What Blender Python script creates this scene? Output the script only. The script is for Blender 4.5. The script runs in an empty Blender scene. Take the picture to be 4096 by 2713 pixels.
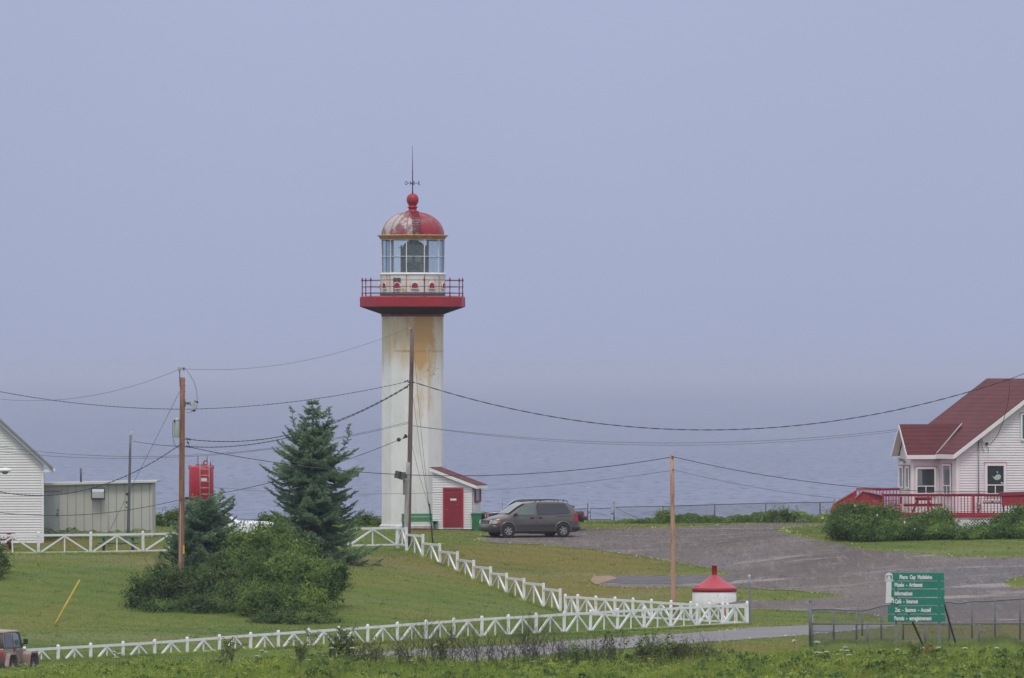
import bpy, bmesh, math, random
import numpy as np
from mathutils import Vector, Matrix
from mathutils.geometry import delaunay_2d_cdt

random.seed(7)
rng = np.random.default_rng(7)
R = math.radians
C = bpy.context.scene.collection
SC = bpy.context.scene

# ------------------------------------------------------------------ camera, sky, sun, exposure
FPX = 34860.0          # focal length in photograph pixels (4096 wide)
ZC = 8.4               # eye height above the level of the car park
HOR = 1480.0
cam_d = bpy.data.cameras.new('camera')
cam_d.sensor_width = 23.5
cam_d.lens = 23.5 * FPX / 4096
cam_d.shift_y = (HOR - 1356.5) / 4096
cam_d.clip_start = 1.0
cam_d.clip_end = 100000
cam = bpy.data.objects.new('camera', cam_d)
C.objects.link(cam)
cam.location = (0, 0, ZC)
cam.rotation_euler = (R(90), 0, 0)
SC.camera = cam

SUN_EL, SUN_AZ = 62, 186      # azimuth clockwise from +Y: behind the camera, a little to its left
world = bpy.data.worlds.new('World')
SC.world = world
world.use_nodes = True
wn, wl = world.node_tree.nodes, world.node_tree.links
bg = wn['Background']
sky = wn.new('ShaderNodeTexSky')
sky.sky_type = 'NISHITA'
sky.sun_disc = False
sky.sun_elevation = R(SUN_EL)
sky.sun_rotation = R(SUN_AZ)
geo = wn.new('ShaderNodeNewGeometry')
sep = wn.new('ShaderNodeSeparateXYZ')
tc = wn.new('ShaderNodeTexCoord')
wl.new(tc.outputs['Generated'], sep.inputs[0])
ramp = wn.new('ShaderNodeValToRGB')        # overcast: brighter and more neutral overhead
e = ramp.color_ramp.elements
e[0].position = 0.0; e[0].color = (0.365, 0.415, 0.610, 1)
e[1].position = 1.0; e[1].color = (1.0, 0.99, 1.02, 1)
m_ = ramp.color_ramp.elements.new(0.045); m_.color = (0.385, 0.435, 0.635, 1)
m_ = ramp.color_ramp.elements.new(0.35); m_.color = (0.80, 0.83, 0.92, 1)
wl.new(sep.outputs['Z'], ramp.inputs[0])
noi = wn.new('ShaderNodeTexNoise'); noi.inputs['Scale'].default_value = 6; noi.inputs['Detail'].default_value = 3
wl.new(tc.outputs['Generated'], noi.inputs['Vector'])
mr = wn.new('ShaderNodeMapRange'); mr.inputs[3].default_value = 8.6; mr.inputs[4].default_value = 11.2
wl.new(noi.outputs[0], mr.inputs[0])
mul = wn.new('ShaderNodeVectorMath'); mul.operation = 'SCALE'
wl.new(ramp.outputs[0], mul.inputs[0]); wl.new(mr.outputs[0], mul.inputs['Scale'])
mix = wn.new('ShaderNodeMix'); mix.data_type = 'RGBA'; mix.inputs[0].default_value = 0.93
wl.new(sky.outputs[0], mix.inputs[6]); wl.new(mul.outputs[0], mix.inputs[7])
wl.new(mix.outputs[2], bg.inputs['Color'])
bg.inputs['Strength'].default_value = 0.1

sun_d = bpy.data.lights.new('sun', 'SUN')
sun_d.energy = 1.5
sun_d.angle = R(16)
sun_d.color = (1.0, 0.95, 0.88)
sun = bpy.data.objects.new('sun', sun_d)
C.objects.link(sun)
sd = Vector((math.sin(R(SUN_AZ)) * math.cos(R(SUN_EL)), math.cos(R(SUN_AZ)) * math.cos(R(SUN_EL)), math.sin(R(SUN_EL))))
sun.rotation_euler = sd.to_track_quat('Z', 'Y').to_euler()
sun.location = (0, 300, 80)

SC.view_settings.view_transform = 'Standard'
SC.view_settings.look = 'None'
SC.view_settings.exposure = 0.0
SC.view_settings.gamma = 1
SC.cycles.volume_bounces = 0
SC.cycles.max_bounces = 8
SC.cycles.transparent_max_bounces = 12

# ------------------------------------------------------------------ helpers
def S(Y): return FPX / Y                       # photograph pixels per metre at depth Y
def at(px, py, Y): return Vector(((px - 2048) * Y / FPX, Y, ZC - (py - HOR) * Y / FPX))
def xat(px, Y): return (px - 2048) * Y / FPX
def zat(py, Y): return ZC - (py - HOR) * Y / FPX

def tag(o, label=None, cat=None, group=None, kind=None):
    if label: o['label'] = label
    if cat: o['category'] = cat
    if group: o['group'] = group
    if kind: o['kind'] = kind
    return o

def empty(name, loc, rz=0, label=None, cat=None, group=None):
    o = bpy.data.objects.new(name, None)
    o.empty_display_size = 0.3
    C.objects.link(o)
    o.location = loc
    o.rotation_euler = (0, 0, rz)
    return tag(o, label, cat, group)

def wmat(o):
    m = Matrix.Translation(o.location) @ o.rotation_euler.to_matrix().to_4x4()
    return wmat(o.parent) @ m if o.parent else m

def basis(d, up=Vector((0, 0, 1))):
    d = d.normalized()
    s = d.cross(up)
    if s.length < 1e-4: s = d.cross(Vector((0, 1, 0)))
    s.normalize()
    return d, s, s.cross(d).normalized()

class MB:
    """collects faces, then links them as ONE mesh object"""
    def __init__(s): s.v = []; s.f = []; s.sm = []; s.mi = []; s.cur = 0
    def add(s, vs, fs, smooth=False):
        b = len(s.v); s.v += [tuple(v) for v in vs]
        for f in fs:
            s.f.append([b + i for i in f]); s.sm.append(smooth); s.mi.append(s.cur)
        return s
    def box(s, c, size, rz=0, rot=None):
        hx, hy, hz = size[0] / 2, size[1] / 2, size[2] / 2
        m = rot if rot is not None else Matrix.Rotation(rz, 3, 'Z')
        vs = [Vector(c) + m @ Vector((x, y, z)) for x in (-hx, hx) for y in (-hy, hy) for z in (-hz, hz)]
        return s.add(vs, [(0, 1, 3, 2), (4, 6, 7, 5), (0, 4, 5, 1), (2, 3, 7, 6), (0, 2, 6, 4), (1, 5, 7, 3)])
    def bar(s, a, b, w, h, up=Vector((0, 0, 1))):
        a, b = Vector(a), Vector(b)
        d, sd_, u = basis(b - a, up)
        vs = [p + sd_ * (i * w / 2) + u * (j * h / 2) for p in (a, b) for i, j in ((-1, -1), (1, -1), (1, 1), (-1, 1))]
        return s.add(vs, [(0, 3, 2, 1), (4, 5, 6, 7), (0, 1, 5, 4), (1, 2, 6, 5), (2, 3, 7, 6), (3, 0, 4, 7)])
    def tube(s, pts, r, n=8, caps=True, smooth=True):
        pts = [Vector(p) for p in pts]
        rs = r if isinstance(r, (list, tuple)) else [r] * len(pts)
        vs = []; ref = None
        for i, p in enumerate(pts):
            d = (pts[min(i + 1, len(pts) - 1)] - pts[max(i - 1, 0)])
            d, a, b = basis(d)
            if ref is not None:
                a = (ref - d * ref.dot(d)).normalized(); b = a.cross(d)
            ref = a
            for k in range(n):
                t = 2 * math.pi * k / n
                vs.append(p + (a * math.cos(t) + b * math.sin(t)) * rs[i])
        fs = []
        for i in range(len(pts) - 1):
            for k in range(n):
                fs.append((i * n + k, (i + 1) * n + k, (i + 1) * n + (k + 1) % n, i * n + (k + 1) % n))
        s.add(vs, fs, smooth)
        if caps:
            b = len(s.v) - len(vs)
            s.f.append([b + k for k in range(n)]); s.sm.append(False); s.mi.append(s.cur)
            s.f.append([b + (len(pts) - 1) * n + k for k in range(n)][::-1]); s.sm.append(False); s.mi.append(s.cur)
        return s
    def lathe(s, c, prof, n=32, smooth=True, phase=0.0):
        c = Vector(c); vs = []; fs = []
        for r_, z in prof:
            for k in range(n):
                t = 2 * math.pi * k / n + phase
                vs.append(c + Vector((r_ * math.cos(t), r_ * math.sin(t), z)))
        for i in range(len(prof) - 1):
            for k in range(n):
                fs.append((i * n + k, i * n + (k + 1) % n, (i + 1) * n + (k + 1) % n, (i + 1) * n + k))
        return s.add(vs, fs, smooth)
    def prism(s, pts, d):
        pts = [Vector(p) for p in pts]; d = Vector(d); n = len(pts)
        vs = pts + [p + d for p in pts]
        fs = [tuple(range(n))[::-1], tuple(range(n, 2 * n))] + [(i, (i + 1) % n, n + (i + 1) % n, n + i) for i in range(n)]
        return s.add(vs, fs)
    def quad(s, a, b, c, d): return s.add([a, b, c, d], [(0, 1, 2, 3)])
    def build(s, name, mats, parent=None, origin=None, local=False, bevel=0):
        me = bpy.data.meshes.new(name)
        v = np.array(s.v, dtype=float).reshape(-1, 3)
        if parent is not None and not local:
            m = np.array(wmat(parent).inverted())
            v = v @ m[:3, :3].T + m[:3, 3]
        if origin is not None: v = v - np.array(origin)
        me.from_pydata(v.tolist(), [], s.f)
        if not isinstance(mats, (list, tuple)): mats = [mats]
        for mm in mats: me.materials.append(mm)
        me.polygons.foreach_set('use_smooth', s.sm)
        me.polygons.foreach_set('material_index', s.mi)
        bm = bmesh.new(); bm.from_mesh(me); bmesh.ops.recalc_face_normals(bm, faces=bm.faces)
        if bevel:
            es = [e_ for e_ in bm.edges if len(e_.link_faces) == 2 and e_.calc_face_angle(0) > 0.9]
            bmesh.ops.bevel(bm, geom=es, offset=bevel, segments=1, affect='EDGES')
        bm.to_mesh(me); bm.free()
        o = bpy.data.objects.new(name, me); C.objects.link(o)
        if parent is not None: o.parent = parent
        if origin is not None: o.location = origin
        return o

def fast_mesh(name, verts, k, mat, parent=None, origin=(0, 0, 0), smooth=False):
    """verts (n*k,3): n separate k-gons"""
    verts = np.asarray(verts, dtype=np.float32).reshape(-1, 3)
    if parent is not None:
        m = np.array(wmat(parent).inverted()); verts = verts @ m[:3, :3].T + m[:3, 3]
    else:
        verts = verts - np.array(origin)
    n = len(verts) // k
    me = bpy.data.meshes.new(name)
    me.vertices.add(n * k); me.vertices.foreach_set('co', verts.astype(np.float32).ravel())
    me.loops.add(n * k); me.loops.foreach_set('vertex_index', np.arange(n * k, dtype=np.int32))
    me.polygons.add(n); me.polygons.foreach_set('loop_start', np.arange(0, n * k, k, dtype=np.int32))
    me.polygons.foreach_set('loop_total', np.full(n, k, dtype=np.int32))
    me.materials.append(mat)
    me.update(calc_edges=True); me.validate()
    o = bpy.data.objects.new(name, me); C.objects.link(o)
    if parent is not None: o.parent = parent
    else: o.location = origin
    return o

# ------------------------------------------------------------------ materials
def new_mat(name):
    m = bpy.data.materials.new(name); m.use_nodes = True
    return m, m.node_tree.nodes, m.node_tree.links, m.node_tree.nodes['Principled BSDF']

def nz(nt, scale, detail=4, rough=0.6, stretch=(1, 1, 1), coord='Object'):
    n, l = nt.nodes, nt.links
    t = n.new('ShaderNodeTexCoord'); mp = n.new('ShaderNodeMapping'); mp.inputs['Scale'].default_value = stretch
    l.new(t.outputs[coord], mp.inputs[0])
    x = n.new('ShaderNodeTexNoise'); x.inputs['Scale'].default_value = scale; x.inputs['Detail'].default_value = detail
    x.inputs['Roughness'].default_value = rough
    l.new(mp.outputs[0], x.inputs['Vector'])
    return x.outputs[0]

def ramp_of(nt, fac, stops):
    r_ = nt.nodes.new('ShaderNodeValToRGB'); nt.links.new(fac, r_.inputs[0])
    el = r_.color_ramp.elements
    el[0].position, el[0].color = stops[0][0], (*stops[0][1], 1)
    el[1].position, el[1].color = stops[-1][0], (*stops[-1][1], 1)
    for p, c in stops[1:-1]:
        x = el.new(p); x.color = (*c, 1)
    return r_.outputs[0]

def mixc(nt, fac, a, b):
    m = nt.nodes.new('ShaderNodeMix'); m.data_type = 'RGBA'
    for sock, v in ((m.inputs[0], fac), (m.inputs[6], a), (m.inputs[7], b)):
        if isinstance(v, (int, float)): sock.default_value = v
        elif isinstance(v, tuple): sock.default_value = (*v, 1)
        else: nt.links.new(v, sock)
    return m.outputs[2]

def mth(nt, op, a, b=None, c=None):
    m = nt.nodes.new('ShaderNodeMath'); m.operation = op
    for i, v in enumerate((a, b, c)):
        if v is None: continue
        if isinstance(v, (int, float)): m.inputs[i].default_value = v
        else: nt.links.new(v, m.inputs[i])
    return m.outputs[0]

def step(nt, v, lo, hi):
    m = nt.nodes.new('ShaderNodeMapRange'); m.interpolation_type = 'SMOOTHSTEP'
    nt.links.new(v, m.inputs[0]); m.inputs[1].default_value = lo; m.inputs[2].default_value = hi
    return m.outputs[0]

def bump(nt, h, strength, dist=0.02):
    b = nt.nodes.new('ShaderNodeBump'); b.inputs['Strength'].default_value = strength; b.inputs['Distance'].default_value = dist
    nt.links.new(h, b.inputs['Height'])
    nt.links.new(b.outputs[0], nt.nodes['Principled BSDF'].inputs['Normal'])

def paint(name, col, var=0.18, scale=3, rough=0.6, metal=0, dirt=None, dirt_amt=0.0, stretch=(1, 1, 1), bmp=0.0):
    m, n, l, p = new_mat(name); nt = m.node_tree
    a = nz(nt, scale, 5, 0.65, stretch)
    c = ramp_of(nt, a, [(0.25, tuple(x * (1 - var) for x in col)), (0.75, tuple(min(1, x * (1 + var)) for x in col))])
    if dirt:
        d = nz(nt, scale * 2.3, 6, 0.7, stretch)
        c = mixc(nt, step(nt, d, 0.62 - dirt_amt * 0.3, 0.78 - dirt_amt * 0.3), c, dirt)
    l.new(c, p.inputs['Base Color'])
    p.inputs['Roughness'].default_value = rough; p.inputs['Metallic'].default_value = metal
    if bmp: bump(nt, nz(nt, scale * 6, 4), bmp, 0.02)
    return m

M = {}
M['white'] = paint('white_paint', (0.76, 0.77, 0.79), 0.07, 2.0, 0.55, dirt=(0.50, 0.50, 0.46), dirt_amt=0.28)
M['white_trim'] = paint('white_trim', (0.80, 0.80, 0.80), 0.04, 3.0, 0.5)
M['siding'] = paint('siding', (0.76, 0.75, 0.76), 0.05, 0.8, 0.6, dirt=(0.62, 0.61, 0.58), dirt_amt=0.1)
M['red'] = paint('red_paint', (0.37, 0.020, 0.036), 0.18, 2.0, 0.5, dirt=(0.27, 0.03, 0.035), dirt_amt=0.2)
M['red_cone'] = paint('red_roof_paint', (0.42, 0.045, 0.07), 0.14, 1.4, 0.42, dirt=(0.33, 0.08, 0.09), dirt_amt=0.25)
M['maroon'] = paint('maroon_paint', (0.22, 0.025, 0.05), 0.2, 2.0, 0.5)
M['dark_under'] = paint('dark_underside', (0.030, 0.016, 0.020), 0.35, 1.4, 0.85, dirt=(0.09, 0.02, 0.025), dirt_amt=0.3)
M['deckgrey'] = paint('grey_tar', (0.13, 0.13, 0.14), 0.2, 3, 0.8)
M['rail_red'] = paint('rail_red', (0.23, 0.03, 0.055), 0.25, 6, 0.55)
M['rust'] = paint('rusty_cornice', (0.50, 0.24, 0.08), 0.5, 6, 0.8, dirt=(0.68, 0.62, 0.52), dirt_amt=0.3)
M['black_metal'] = paint('black_metal', (0.035, 0.035, 0.04), 0.2, 5, 0.5, 0.3)
M['galv'] = paint('galvanised', (0.24, 0.25, 0.26), 0.15, 5, 0.5, 0.35)
M['galv_light'] = paint('galvanised_light', (0.42, 0.44, 0.45), 0.12, 5, 0.45, 0.3)
M['mast'] = paint('mast_grey', (0.13, 0.14, 0.155), 0.15, 5, 0.5, 0.2)
M['darkgrey'] = paint('dark_grey_metal', (0.10, 0.105, 0.11), 0.2, 5, 0.5, 0.2)
M['green'] = paint('green_paint', (0.035, 0.20, 0.075), 0.25, 3, 0.6, dirt=(0.02, 0.11, 0.05), dirt_amt=0.2)
M['dkgreen'] = paint('dark_green_paint', (0.025, 0.12, 0.075), 0.2, 3, 0.6)
M['signgreen'] = paint('sign_green', (0.006, 0.21, 0.14), 0.14, 2.5, 0.5)
M['yellow'] = paint('yellow_plastic', (0.62, 0.36, 0.02), 0.1, 3, 0.5)
M['yellow_old'] = paint('faded_yellow', (0.42, 0.30, 0.03), 0.25, 3, 0.6)
M['orange'] = paint('orange_plastic', (0.75, 0.10, 0.02), 0.1, 3, 0.5)
M['concrete'] = paint('concrete', (0.62, 0.63, 0.62), 0.14, 3, 0.85, dirt=(0.38, 0.38, 0.35), dirt_amt=0.2, stretch=(1, 1, 0.4), bmp=0.2)
M['tank'] = paint('tank_red', (0.40, 0.015, 0.03), 0.12, 1.5, 0.4)
M['shed'] = paint('shed_metal', (0.50, 0.50, 0.46), 0.05, 0.8, 0.6, dirt=(0.44, 0.44, 0.40), dirt_amt=0.2, stretch=(1, 1, 0.25))
M['shed_door'] = paint('shed_door', (0.38, 0.42, 0.41), 0.08, 1.5, 0.6)
M['shed_joint'] = paint('shed_joint', (0.33, 0.335, 0.31), 0.1, 3, 0.7)
M['roofgrey'] = paint('grey_roofing', (0.20, 0.22, 0.21), 0.12, 3, 0.8)
M['ceramic'] = paint('ceramic', (0.50, 0.50, 0.47), 0.1, 8, 0.3)
M['cable'] = paint('black_cable', (0.045, 0.045, 0.05), 0.1, 3, 0.6)
M['cable_grey'] = paint('grey_cable', (0.12, 0.12, 0.13), 0.1, 3, 0.6)
M['transformer'] = paint('transformer_grey', (0.36, 0.39, 0.37), 0.06, 3, 0.5)
M['rubber'] = paint('tyre_rubber', (0.022, 0.022, 0.024), 0.2, 6, 0.85)
M['rim'] = paint('alloy_rim', (0.42, 0.42, 0.43), 0.1, 6, 0.35, 0.6)
M['plastic'] = paint('black_plastic', (0.03, 0.03, 0.032), 0.1, 6, 0.5)
M['orange_lamp'] = paint('amber_lens', (0.75, 0.16, 0.03), 0.05, 6, 0.25)
M['red_lamp'] = paint('red_lens', (0.50, 0.02, 0.02), 0.05, 6, 0.2)
M['flower'] = paint('flower_white', (0.66, 0.68, 0.52), 0.15, 8, 0.8)
M['pink'] = paint('flower_pink', (0.7, 0.35, 0.42), 0.1, 8, 0.8)
M['bark'] = paint('bark', (0.06, 0.045, 0.038), 0.3, 8, 0.9, bmp=0.4)
M['twig'] = paint('dead_twig', (0.07, 0.052, 0.046), 0.3, 6, 0.9)
M['bleached'] = paint('bleached_wood', (0.65, 0.62, 0.56), 0.12, 6, 0.8)

def glassy(name, col, rough=0.08, spec=0.5):
    m, n, l, p = new_mat(name)
    a = nz(m.node_tree, 1.2, 2)
    l.new(ramp_of(m.node_tree, a, [(0.3, tuple(x * 0.85 for x in col)), (0.7, tuple(x * 1.15 for x in col))]), p.inputs['Base Color'])
    p.inputs['Roughness'].default_value = rough
    p.inputs['Specular IOR Level'].default_value = spec
    p.inputs['Coat Weight'].default_value = 0.3
    return m
M['glass_dark'] = glassy('window_glass', (0.035, 0.045, 0.055))
M['glass_pale'] = glassy('pale_glass', (0.20, 0.24, 0.25), 0.15)
M['glass_teal'] = glassy('window_glass_teal', (0.05, 0.16, 0.17))
M['car_glass'] = glassy('car_glass', (0.03, 0.035, 0.045), 0.05, 0.6)
M['car_glass_green'] = glassy('car_glass_green', (0.10, 0.15, 0.14), 0.05, 0.7)

def carpaint(name, col, rough=0.3, metal=0.4):
    m = paint(name, col, 0.05, 1.5, rough, metal)
    p = m.node_tree.nodes['Principled BSDF']; p.inputs['Coat Weight'].default_value = 0.5; p.inputs['Coat Roughness'].default_value = 0.1
    return m
M['van'] = carpaint('van_paint', (0.115, 0.103, 0.095))
M['van_low'] = carpaint('van_cladding', (0.05, 0.045, 0.046), 0.45, 0.2)
M['truck'] = carpaint('truck_paint', (0.035, 0.04, 0.045))
M['jeep'] = carpaint('jeep_paint', (0.165, 0.135, 0.11), 0.4, 0.3)
M['jeep_flare'] = carpaint('jeep_flare', (0.29, 0.20, 0.16), 0.5, 0.1)
M['carwhite'] = carpaint('white_car_paint', (0.75, 0.76, 0.79), 0.3, 0)

def wood_pole(name, c1, c2, dark):
    m, n, l, p = new_mat(name); nt = m.node_tree
    a = nz(nt, 5, 5, 0.7, (4, 4, 0.25))
    c = ramp_of(nt, a, [(0.3, c1), (0.7, c2)])
    b = nz(nt, 1.3, 4, 0.7, (3, 3, 0.5))
    c = mixc(nt, step(nt, b, 0.5, 0.7), c, dark)
    l.new(c, p.inputs['Base Color']); p.inputs['Roughness'].default_value = 0.85
    bump(nt, a, 0.4, 0.02)
    return m
M['pole_old'] = wood_pole('old_pole_wood', (0.20, 0.085, 0.05), (0.34, 0.17, 0.10), (0.13, 0.065, 0.045))
M['pole_grey'] = wood_pole('grey_pole_wood', (0.13, 0.085, 0.08), (0.21, 0.15, 0.135), (0.10, 0.05, 0.045))
M['pole_new'] = wood_pole('new_pole_wood', (0.40, 0.22, 0.14), (0.55, 0.34, 0.24), (0.27, 0.11, 0.06))
M['pole_stub'] = wood_pole('weathered_stub', (0.30, 0.28, 0.26), (0.42, 0.40, 0.38), (0.2, 0.19, 0.18))

def shingle(name, c1, c2):
    m, n, l, p = new_mat(name); nt = m.node_tree
    t = n.new('ShaderNodeTexCoord')
    a = nz(nt, 9, 3, 0.7, (0.7, 0.7, 3)); b = nz(nt, 0.7, 3)
    w = n.new('ShaderNodeTexWave'); w.bands_direction = 'Z'; w.inputs['Scale'].default_value = 1.55; w.inputs['Distortion'].default_value = 0.3
    l.new(t.outputs['Object'], w.inputs[0])
    f = mth(nt, 'ADD', mth(nt, 'MULTIPLY', a, 0.6), mth(nt, 'MULTIPLY', b, 0.4))
    c = ramp_of(nt, f, [(0.35, c1), (0.65, c2)])
    c = mixc(nt, mth(nt, 'MULTIPLY', step(nt, w.outputs[0], 0.75, 1.0), 0.35), c, tuple(x * 0.45 for x in c1))
    l.new(c, p.inputs['Base Color']); p.inputs['Roughness'].default_value = 0.9
    bump(nt, w.outputs[0], 0.5, 0.02)
    return m
M['roof_red'] = shingle('red_shingles', (0.090, 0.024, 0.028), (0.145, 0.036, 0.042))

def foliage_mat(name, stops, scale=1.5):
    m, n, l, p = new_mat(name); nt = m.node_tree
    g = n.new('ShaderNodeNewGeometry')
    a = nz(nt, scale, 3)
    a2 = nz(nt, scale * 0.35, 2)
    f = mth(nt, 'ADD', mth(nt, 'MULTIPLY', g.outputs['Random Per Island'], 0.28), mth(nt, 'SUBTRACT', mth(nt, 'ADD', mth(nt, 'MULTIPLY', a, 0.8), mth(nt, 'MULTIPLY', a2, 0.9)), 0.50))
    l.new(ramp_of(nt, f, stops), p.inputs['Base Color'])
    p.inputs['Roughness'].default_value = 0.65
    p.inputs['Specular IOR Level'].default_value = 0.25
    tr = n.new('ShaderNodeBsdfTranslucent'); l.new(p.inputs['Base Color'].links[0].from_socket, tr.inputs[0])
    ms = n.new('ShaderNodeMixShader'); ms.inputs[0].default_value = 0.25
    l.new(p.outputs[0], ms.inputs[1]); l.new(tr.outputs[0], ms.inputs[2])
    l.new(ms.outputs[0], n['Material Output'].inputs[0])
    return m
M['spruce'] = foliage_mat('spruce_needles', [(0.22, (0.085, 0.15, 0.10)), (0.48, (0.19, 0.31, 0.19)), (0.75, (0.38, 0.52, 0.29))], 1.8)
M['bush_dark'] = foliage_mat('bush_leaves_dark', [(0.25, (0.030, 0.060, 0.020)), (0.5, (0.078, 0.140, 0.036)), (0.78, (0.18, 0.25, 0.06))], 1.4)
M['bush_light'] = foliage_mat('bush_leaves_light', [(0.2, (0.038, 0.080, 0.020)), (0.48, (0.105, 0.185, 0.036)), (0.75, (0.27, 0.36, 0.06))], 1.1)
M['rose'] = foliage_mat('rose_leaves', [(0.25, (0.035, 0.075, 0.02)), (0.5, (0.10, 0.18, 0.04)), (0.78, (0.21, 0.32, 0.07))], 1.6)
M['weeds'] = foliage_mat('weed_leaves', [(0.22, (0.07, 0.125, 0.035)), (0.48, (0.19, 0.28, 0.07)), (0.75, (0.38, 0.44, 0.14))], 0.9)
M['weeds_bright'] = foliage_mat('meadow_leaves', [(0.22, (0.12, 0.19, 0.035)), (0.48, (0.26, 0.35, 0.055)), (0.75, (0.46, 0.52, 0.10))], 0.8)
M['rusty_leaf'] = foliage_mat('rusty_leaves', [(0.25, (0.13, 0.06, 0.03)), (0.5, (0.24, 0.14, 0.04)), (0.78, (0.33, 0.27, 0.07))])
M['fg_shrub'] = foliage_mat('shrub_leaves', [(0.22, (0.05, 0.072, 0.025)), (0.48, (0.12, 0.15, 0.045)), (0.75, (0.25, 0.27, 0.09))])

# ------------------------------------------------------------------ terrain
XC = [-25, -10, -4, 0, 3, 8, 14, 20, 26]
ROWS = [(-60, [7.2] * 9), (0, [6.6] * 9), (100, [2.4] * 9), (200, [-1.2] * 9), (240, [-1.95] * 9), (275, [-1.80] * 9), (280, [-1.70] * 9),
        (285, [-1.60] * 9), (291, [-1.95] * 9), (298, [-3.3] * 9), (305, [-4.3] * 9), (312, [-4.5] * 9), (330, [-4.2] * 9), (350, [-3.80] * 9),
        (366, [-3.36] * 9), (375, [-3.1] * 9), (385, [-2.86, -2.86, -2.86, -2.88, -2.86, -2.86, -2.80, -2.75, -2.75]),
        (392, [-2.2, -2.2, -2.5, -2.72, -2.75, -2.65, -2.4, -2.2, -2.1]),
        (398, [-1.6, -1.6, -2.1, -2.45, -2.5, -2.0, -1.95, -1.5, -1.3]),
        (405, [-0.95, -0.95, -1.5, -1.95, -2.0, -1.65, -1.25, -0.80, -0.6]),
        (412, [-0.42, -0.42, -1.15, -1.4, -1.5, -1.3, -0.55, -0.2, -0.05]),
        (418, [-0.35, -0.35, -0.75, -0.95, -1.05, -0.95, 0.05, 0.25, 0.3]),
        (425, [-0.15, -0.15, -0.35, -0.5, -0.55, -0.45, 0.36, 0.40, 0.35]),
        (435, [0.1, 0.1, 0.05, 0, 0, -0.05, 0.35, 0.38, 0.35]), (445, [0.3, 0.3, 0.35, 0.3, 0.25, 0.2, 0.25, 0.3, 0.3]),
        (455, [0.3] * 9), (468, [0.3] * 9), (472, [0.0] * 9), (480, [-9] * 9), (500, [-36] * 9), (520, [-40] * 9)]
GX = np.arange(-80, 81, 1.0); GY = np.arange(-60, 521, 1.0)
_ry = np.array([r_[0] for r_ in ROWS], float)
_rz = np.array([np.interp(GX, XC, r_[1]) for r_ in ROWS])
GZ = np.array([np.interp(GY, _ry, _rz[:, i]) for i in range(len(GX))]).T     # [y,x]
for _ in range(3):
    p_ = np.pad(GZ, 1, mode='edge')
    GZ = (p_[:-2, 1:-1] + 2 * p_[1:-1, 1:-1] + p_[2:, 1:-1]) / 4
    p_ = np.pad(GZ, 1, mode='edge')
    GZ = (p_[1:-1, :-2] + 2 * p_[1:-1, 1:-1] + p_[1:-1, 2:]) / 4
def zgv(x, y):
    x = np.clip(np.asarray(x, float), -79.99, 79.99); y = np.clip(np.asarray(y, float), -59.99, 519.99)
    i = np.floor(x + 80).astype(int); j = np.floor(y + 60).astype(int)
    fx, fy = x + 80 - i, y + 60 - j
    return (GZ[j, i] * (1 - fx) * (1 - fy) + GZ[j, i + 1] * fx * (1 - fy) + GZ[j + 1, i] * (1 - fx) * fy + GZ[j + 1, i + 1] * fx * fy)
def zg(x, y): return float(zgv(x, y))
_YM = np.arange(313, 469, 0.1)
def ground_at(px, py):
    zr = ZC - (py - HOR) * _YM / FPX
    d = zr - zgv((px - 2048) * _YM / FPX, _YM)
    k = np.nonzero(d <= 0)[0]
    Y = float(_YM[k[0]]) if len(k) else 466.0
    return Vector(((px - 2048) * Y / FPX, Y, zg((px - 2048) * Y / FPX, Y)))
def ray_y(px, py):
    return ground_at(px, py).y

def sheet_tint():
    pass

# ground material: mown grass with dry and clover patches, shared by the soil sheet and the blades standing on it
def lawn_colour(nt):
    n, l = nt.nodes, nt.links
    a = nz(nt, 0.085, 5, 0.6); b = nz(nt, 0.9, 6, 0.75); c_ = nz(nt, 0.045, 3, 0.5, (1, 0.5, 1)); d = nz(nt, 7, 3, 0.8); pal = nz(nt, 0.06, 4, 0.6, (0.6, 1.4, 1))
    f = mth(nt, 'ADD', mth(nt, 'MULTIPLY', a, 0.55), mth(nt, 'MULTIPLY', b, 0.45))
    col = ramp_of(nt, f, [(0.36, (0.070, 0.124, 0.020)), (0.5, (0.100, 0.143, 0.026)), (0.60, (0.145, 0.153, 0.036))])
    col = mixc(nt, mth(nt, 'MULTIPLY', step(nt, c_, 0.50, 0.62), 0.65), col, (0.185, 0.132, 0.038))
    col = mixc(nt, mth(nt, 'MULTIPLY', step(nt, a, 0.45, 0.33), 0.6), col, (0.060, 0.112, 0.028))
    col = mixc(nt, mth(nt, 'MULTIPLY', step(nt, pal, 0.52, 0.66), 0.5), col, (0.185, 0.200, 0.105))
    col = mixc(nt, mth(nt, 'MULTIPLY', step(nt, d, 0.68, 0.80), 0.2), col, (0.30, 0.32, 0.17))
    tcn = n.new('ShaderNodeTexCoord'); wv = n.new('ShaderNodeTexWave'); wv.inputs['Scale'].default_value = 0.20; wv.inputs['Distortion'].default_value = 1.6; wv.inputs['Detail'].default_value = 3
    wv.bands_direction = 'DIAGONAL'; l.new(tcn.outputs['Object'], wv.inputs[0])
    return mixc(nt, mth(nt, 'MULTIPLY', wv.outputs[0], 0.26), col, (0.175, 0.182, 0.070)), d
gm, n, l, p = new_mat('lawn'); nt = gm.node_tree
col, d = lawn_colour(nt)
l.new(col, p.inputs['Base Color']); p.inputs['Roughness'].default_value = 0.95; p.inputs['Specular IOR Level'].default_value = 0.1
bump(nt, d, 0.6, 0.04)
M['lawn'] = gm
bm_, n, l, p = new_mat('lawn_blades'); nt = bm_.node_tree
col, d = lawn_colour(nt); g = n.new('ShaderNodeNewGeometry'); hs_ = n.new('ShaderNodeHueSaturation'); l.new(col, hs_.inputs['Color'])
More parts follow.
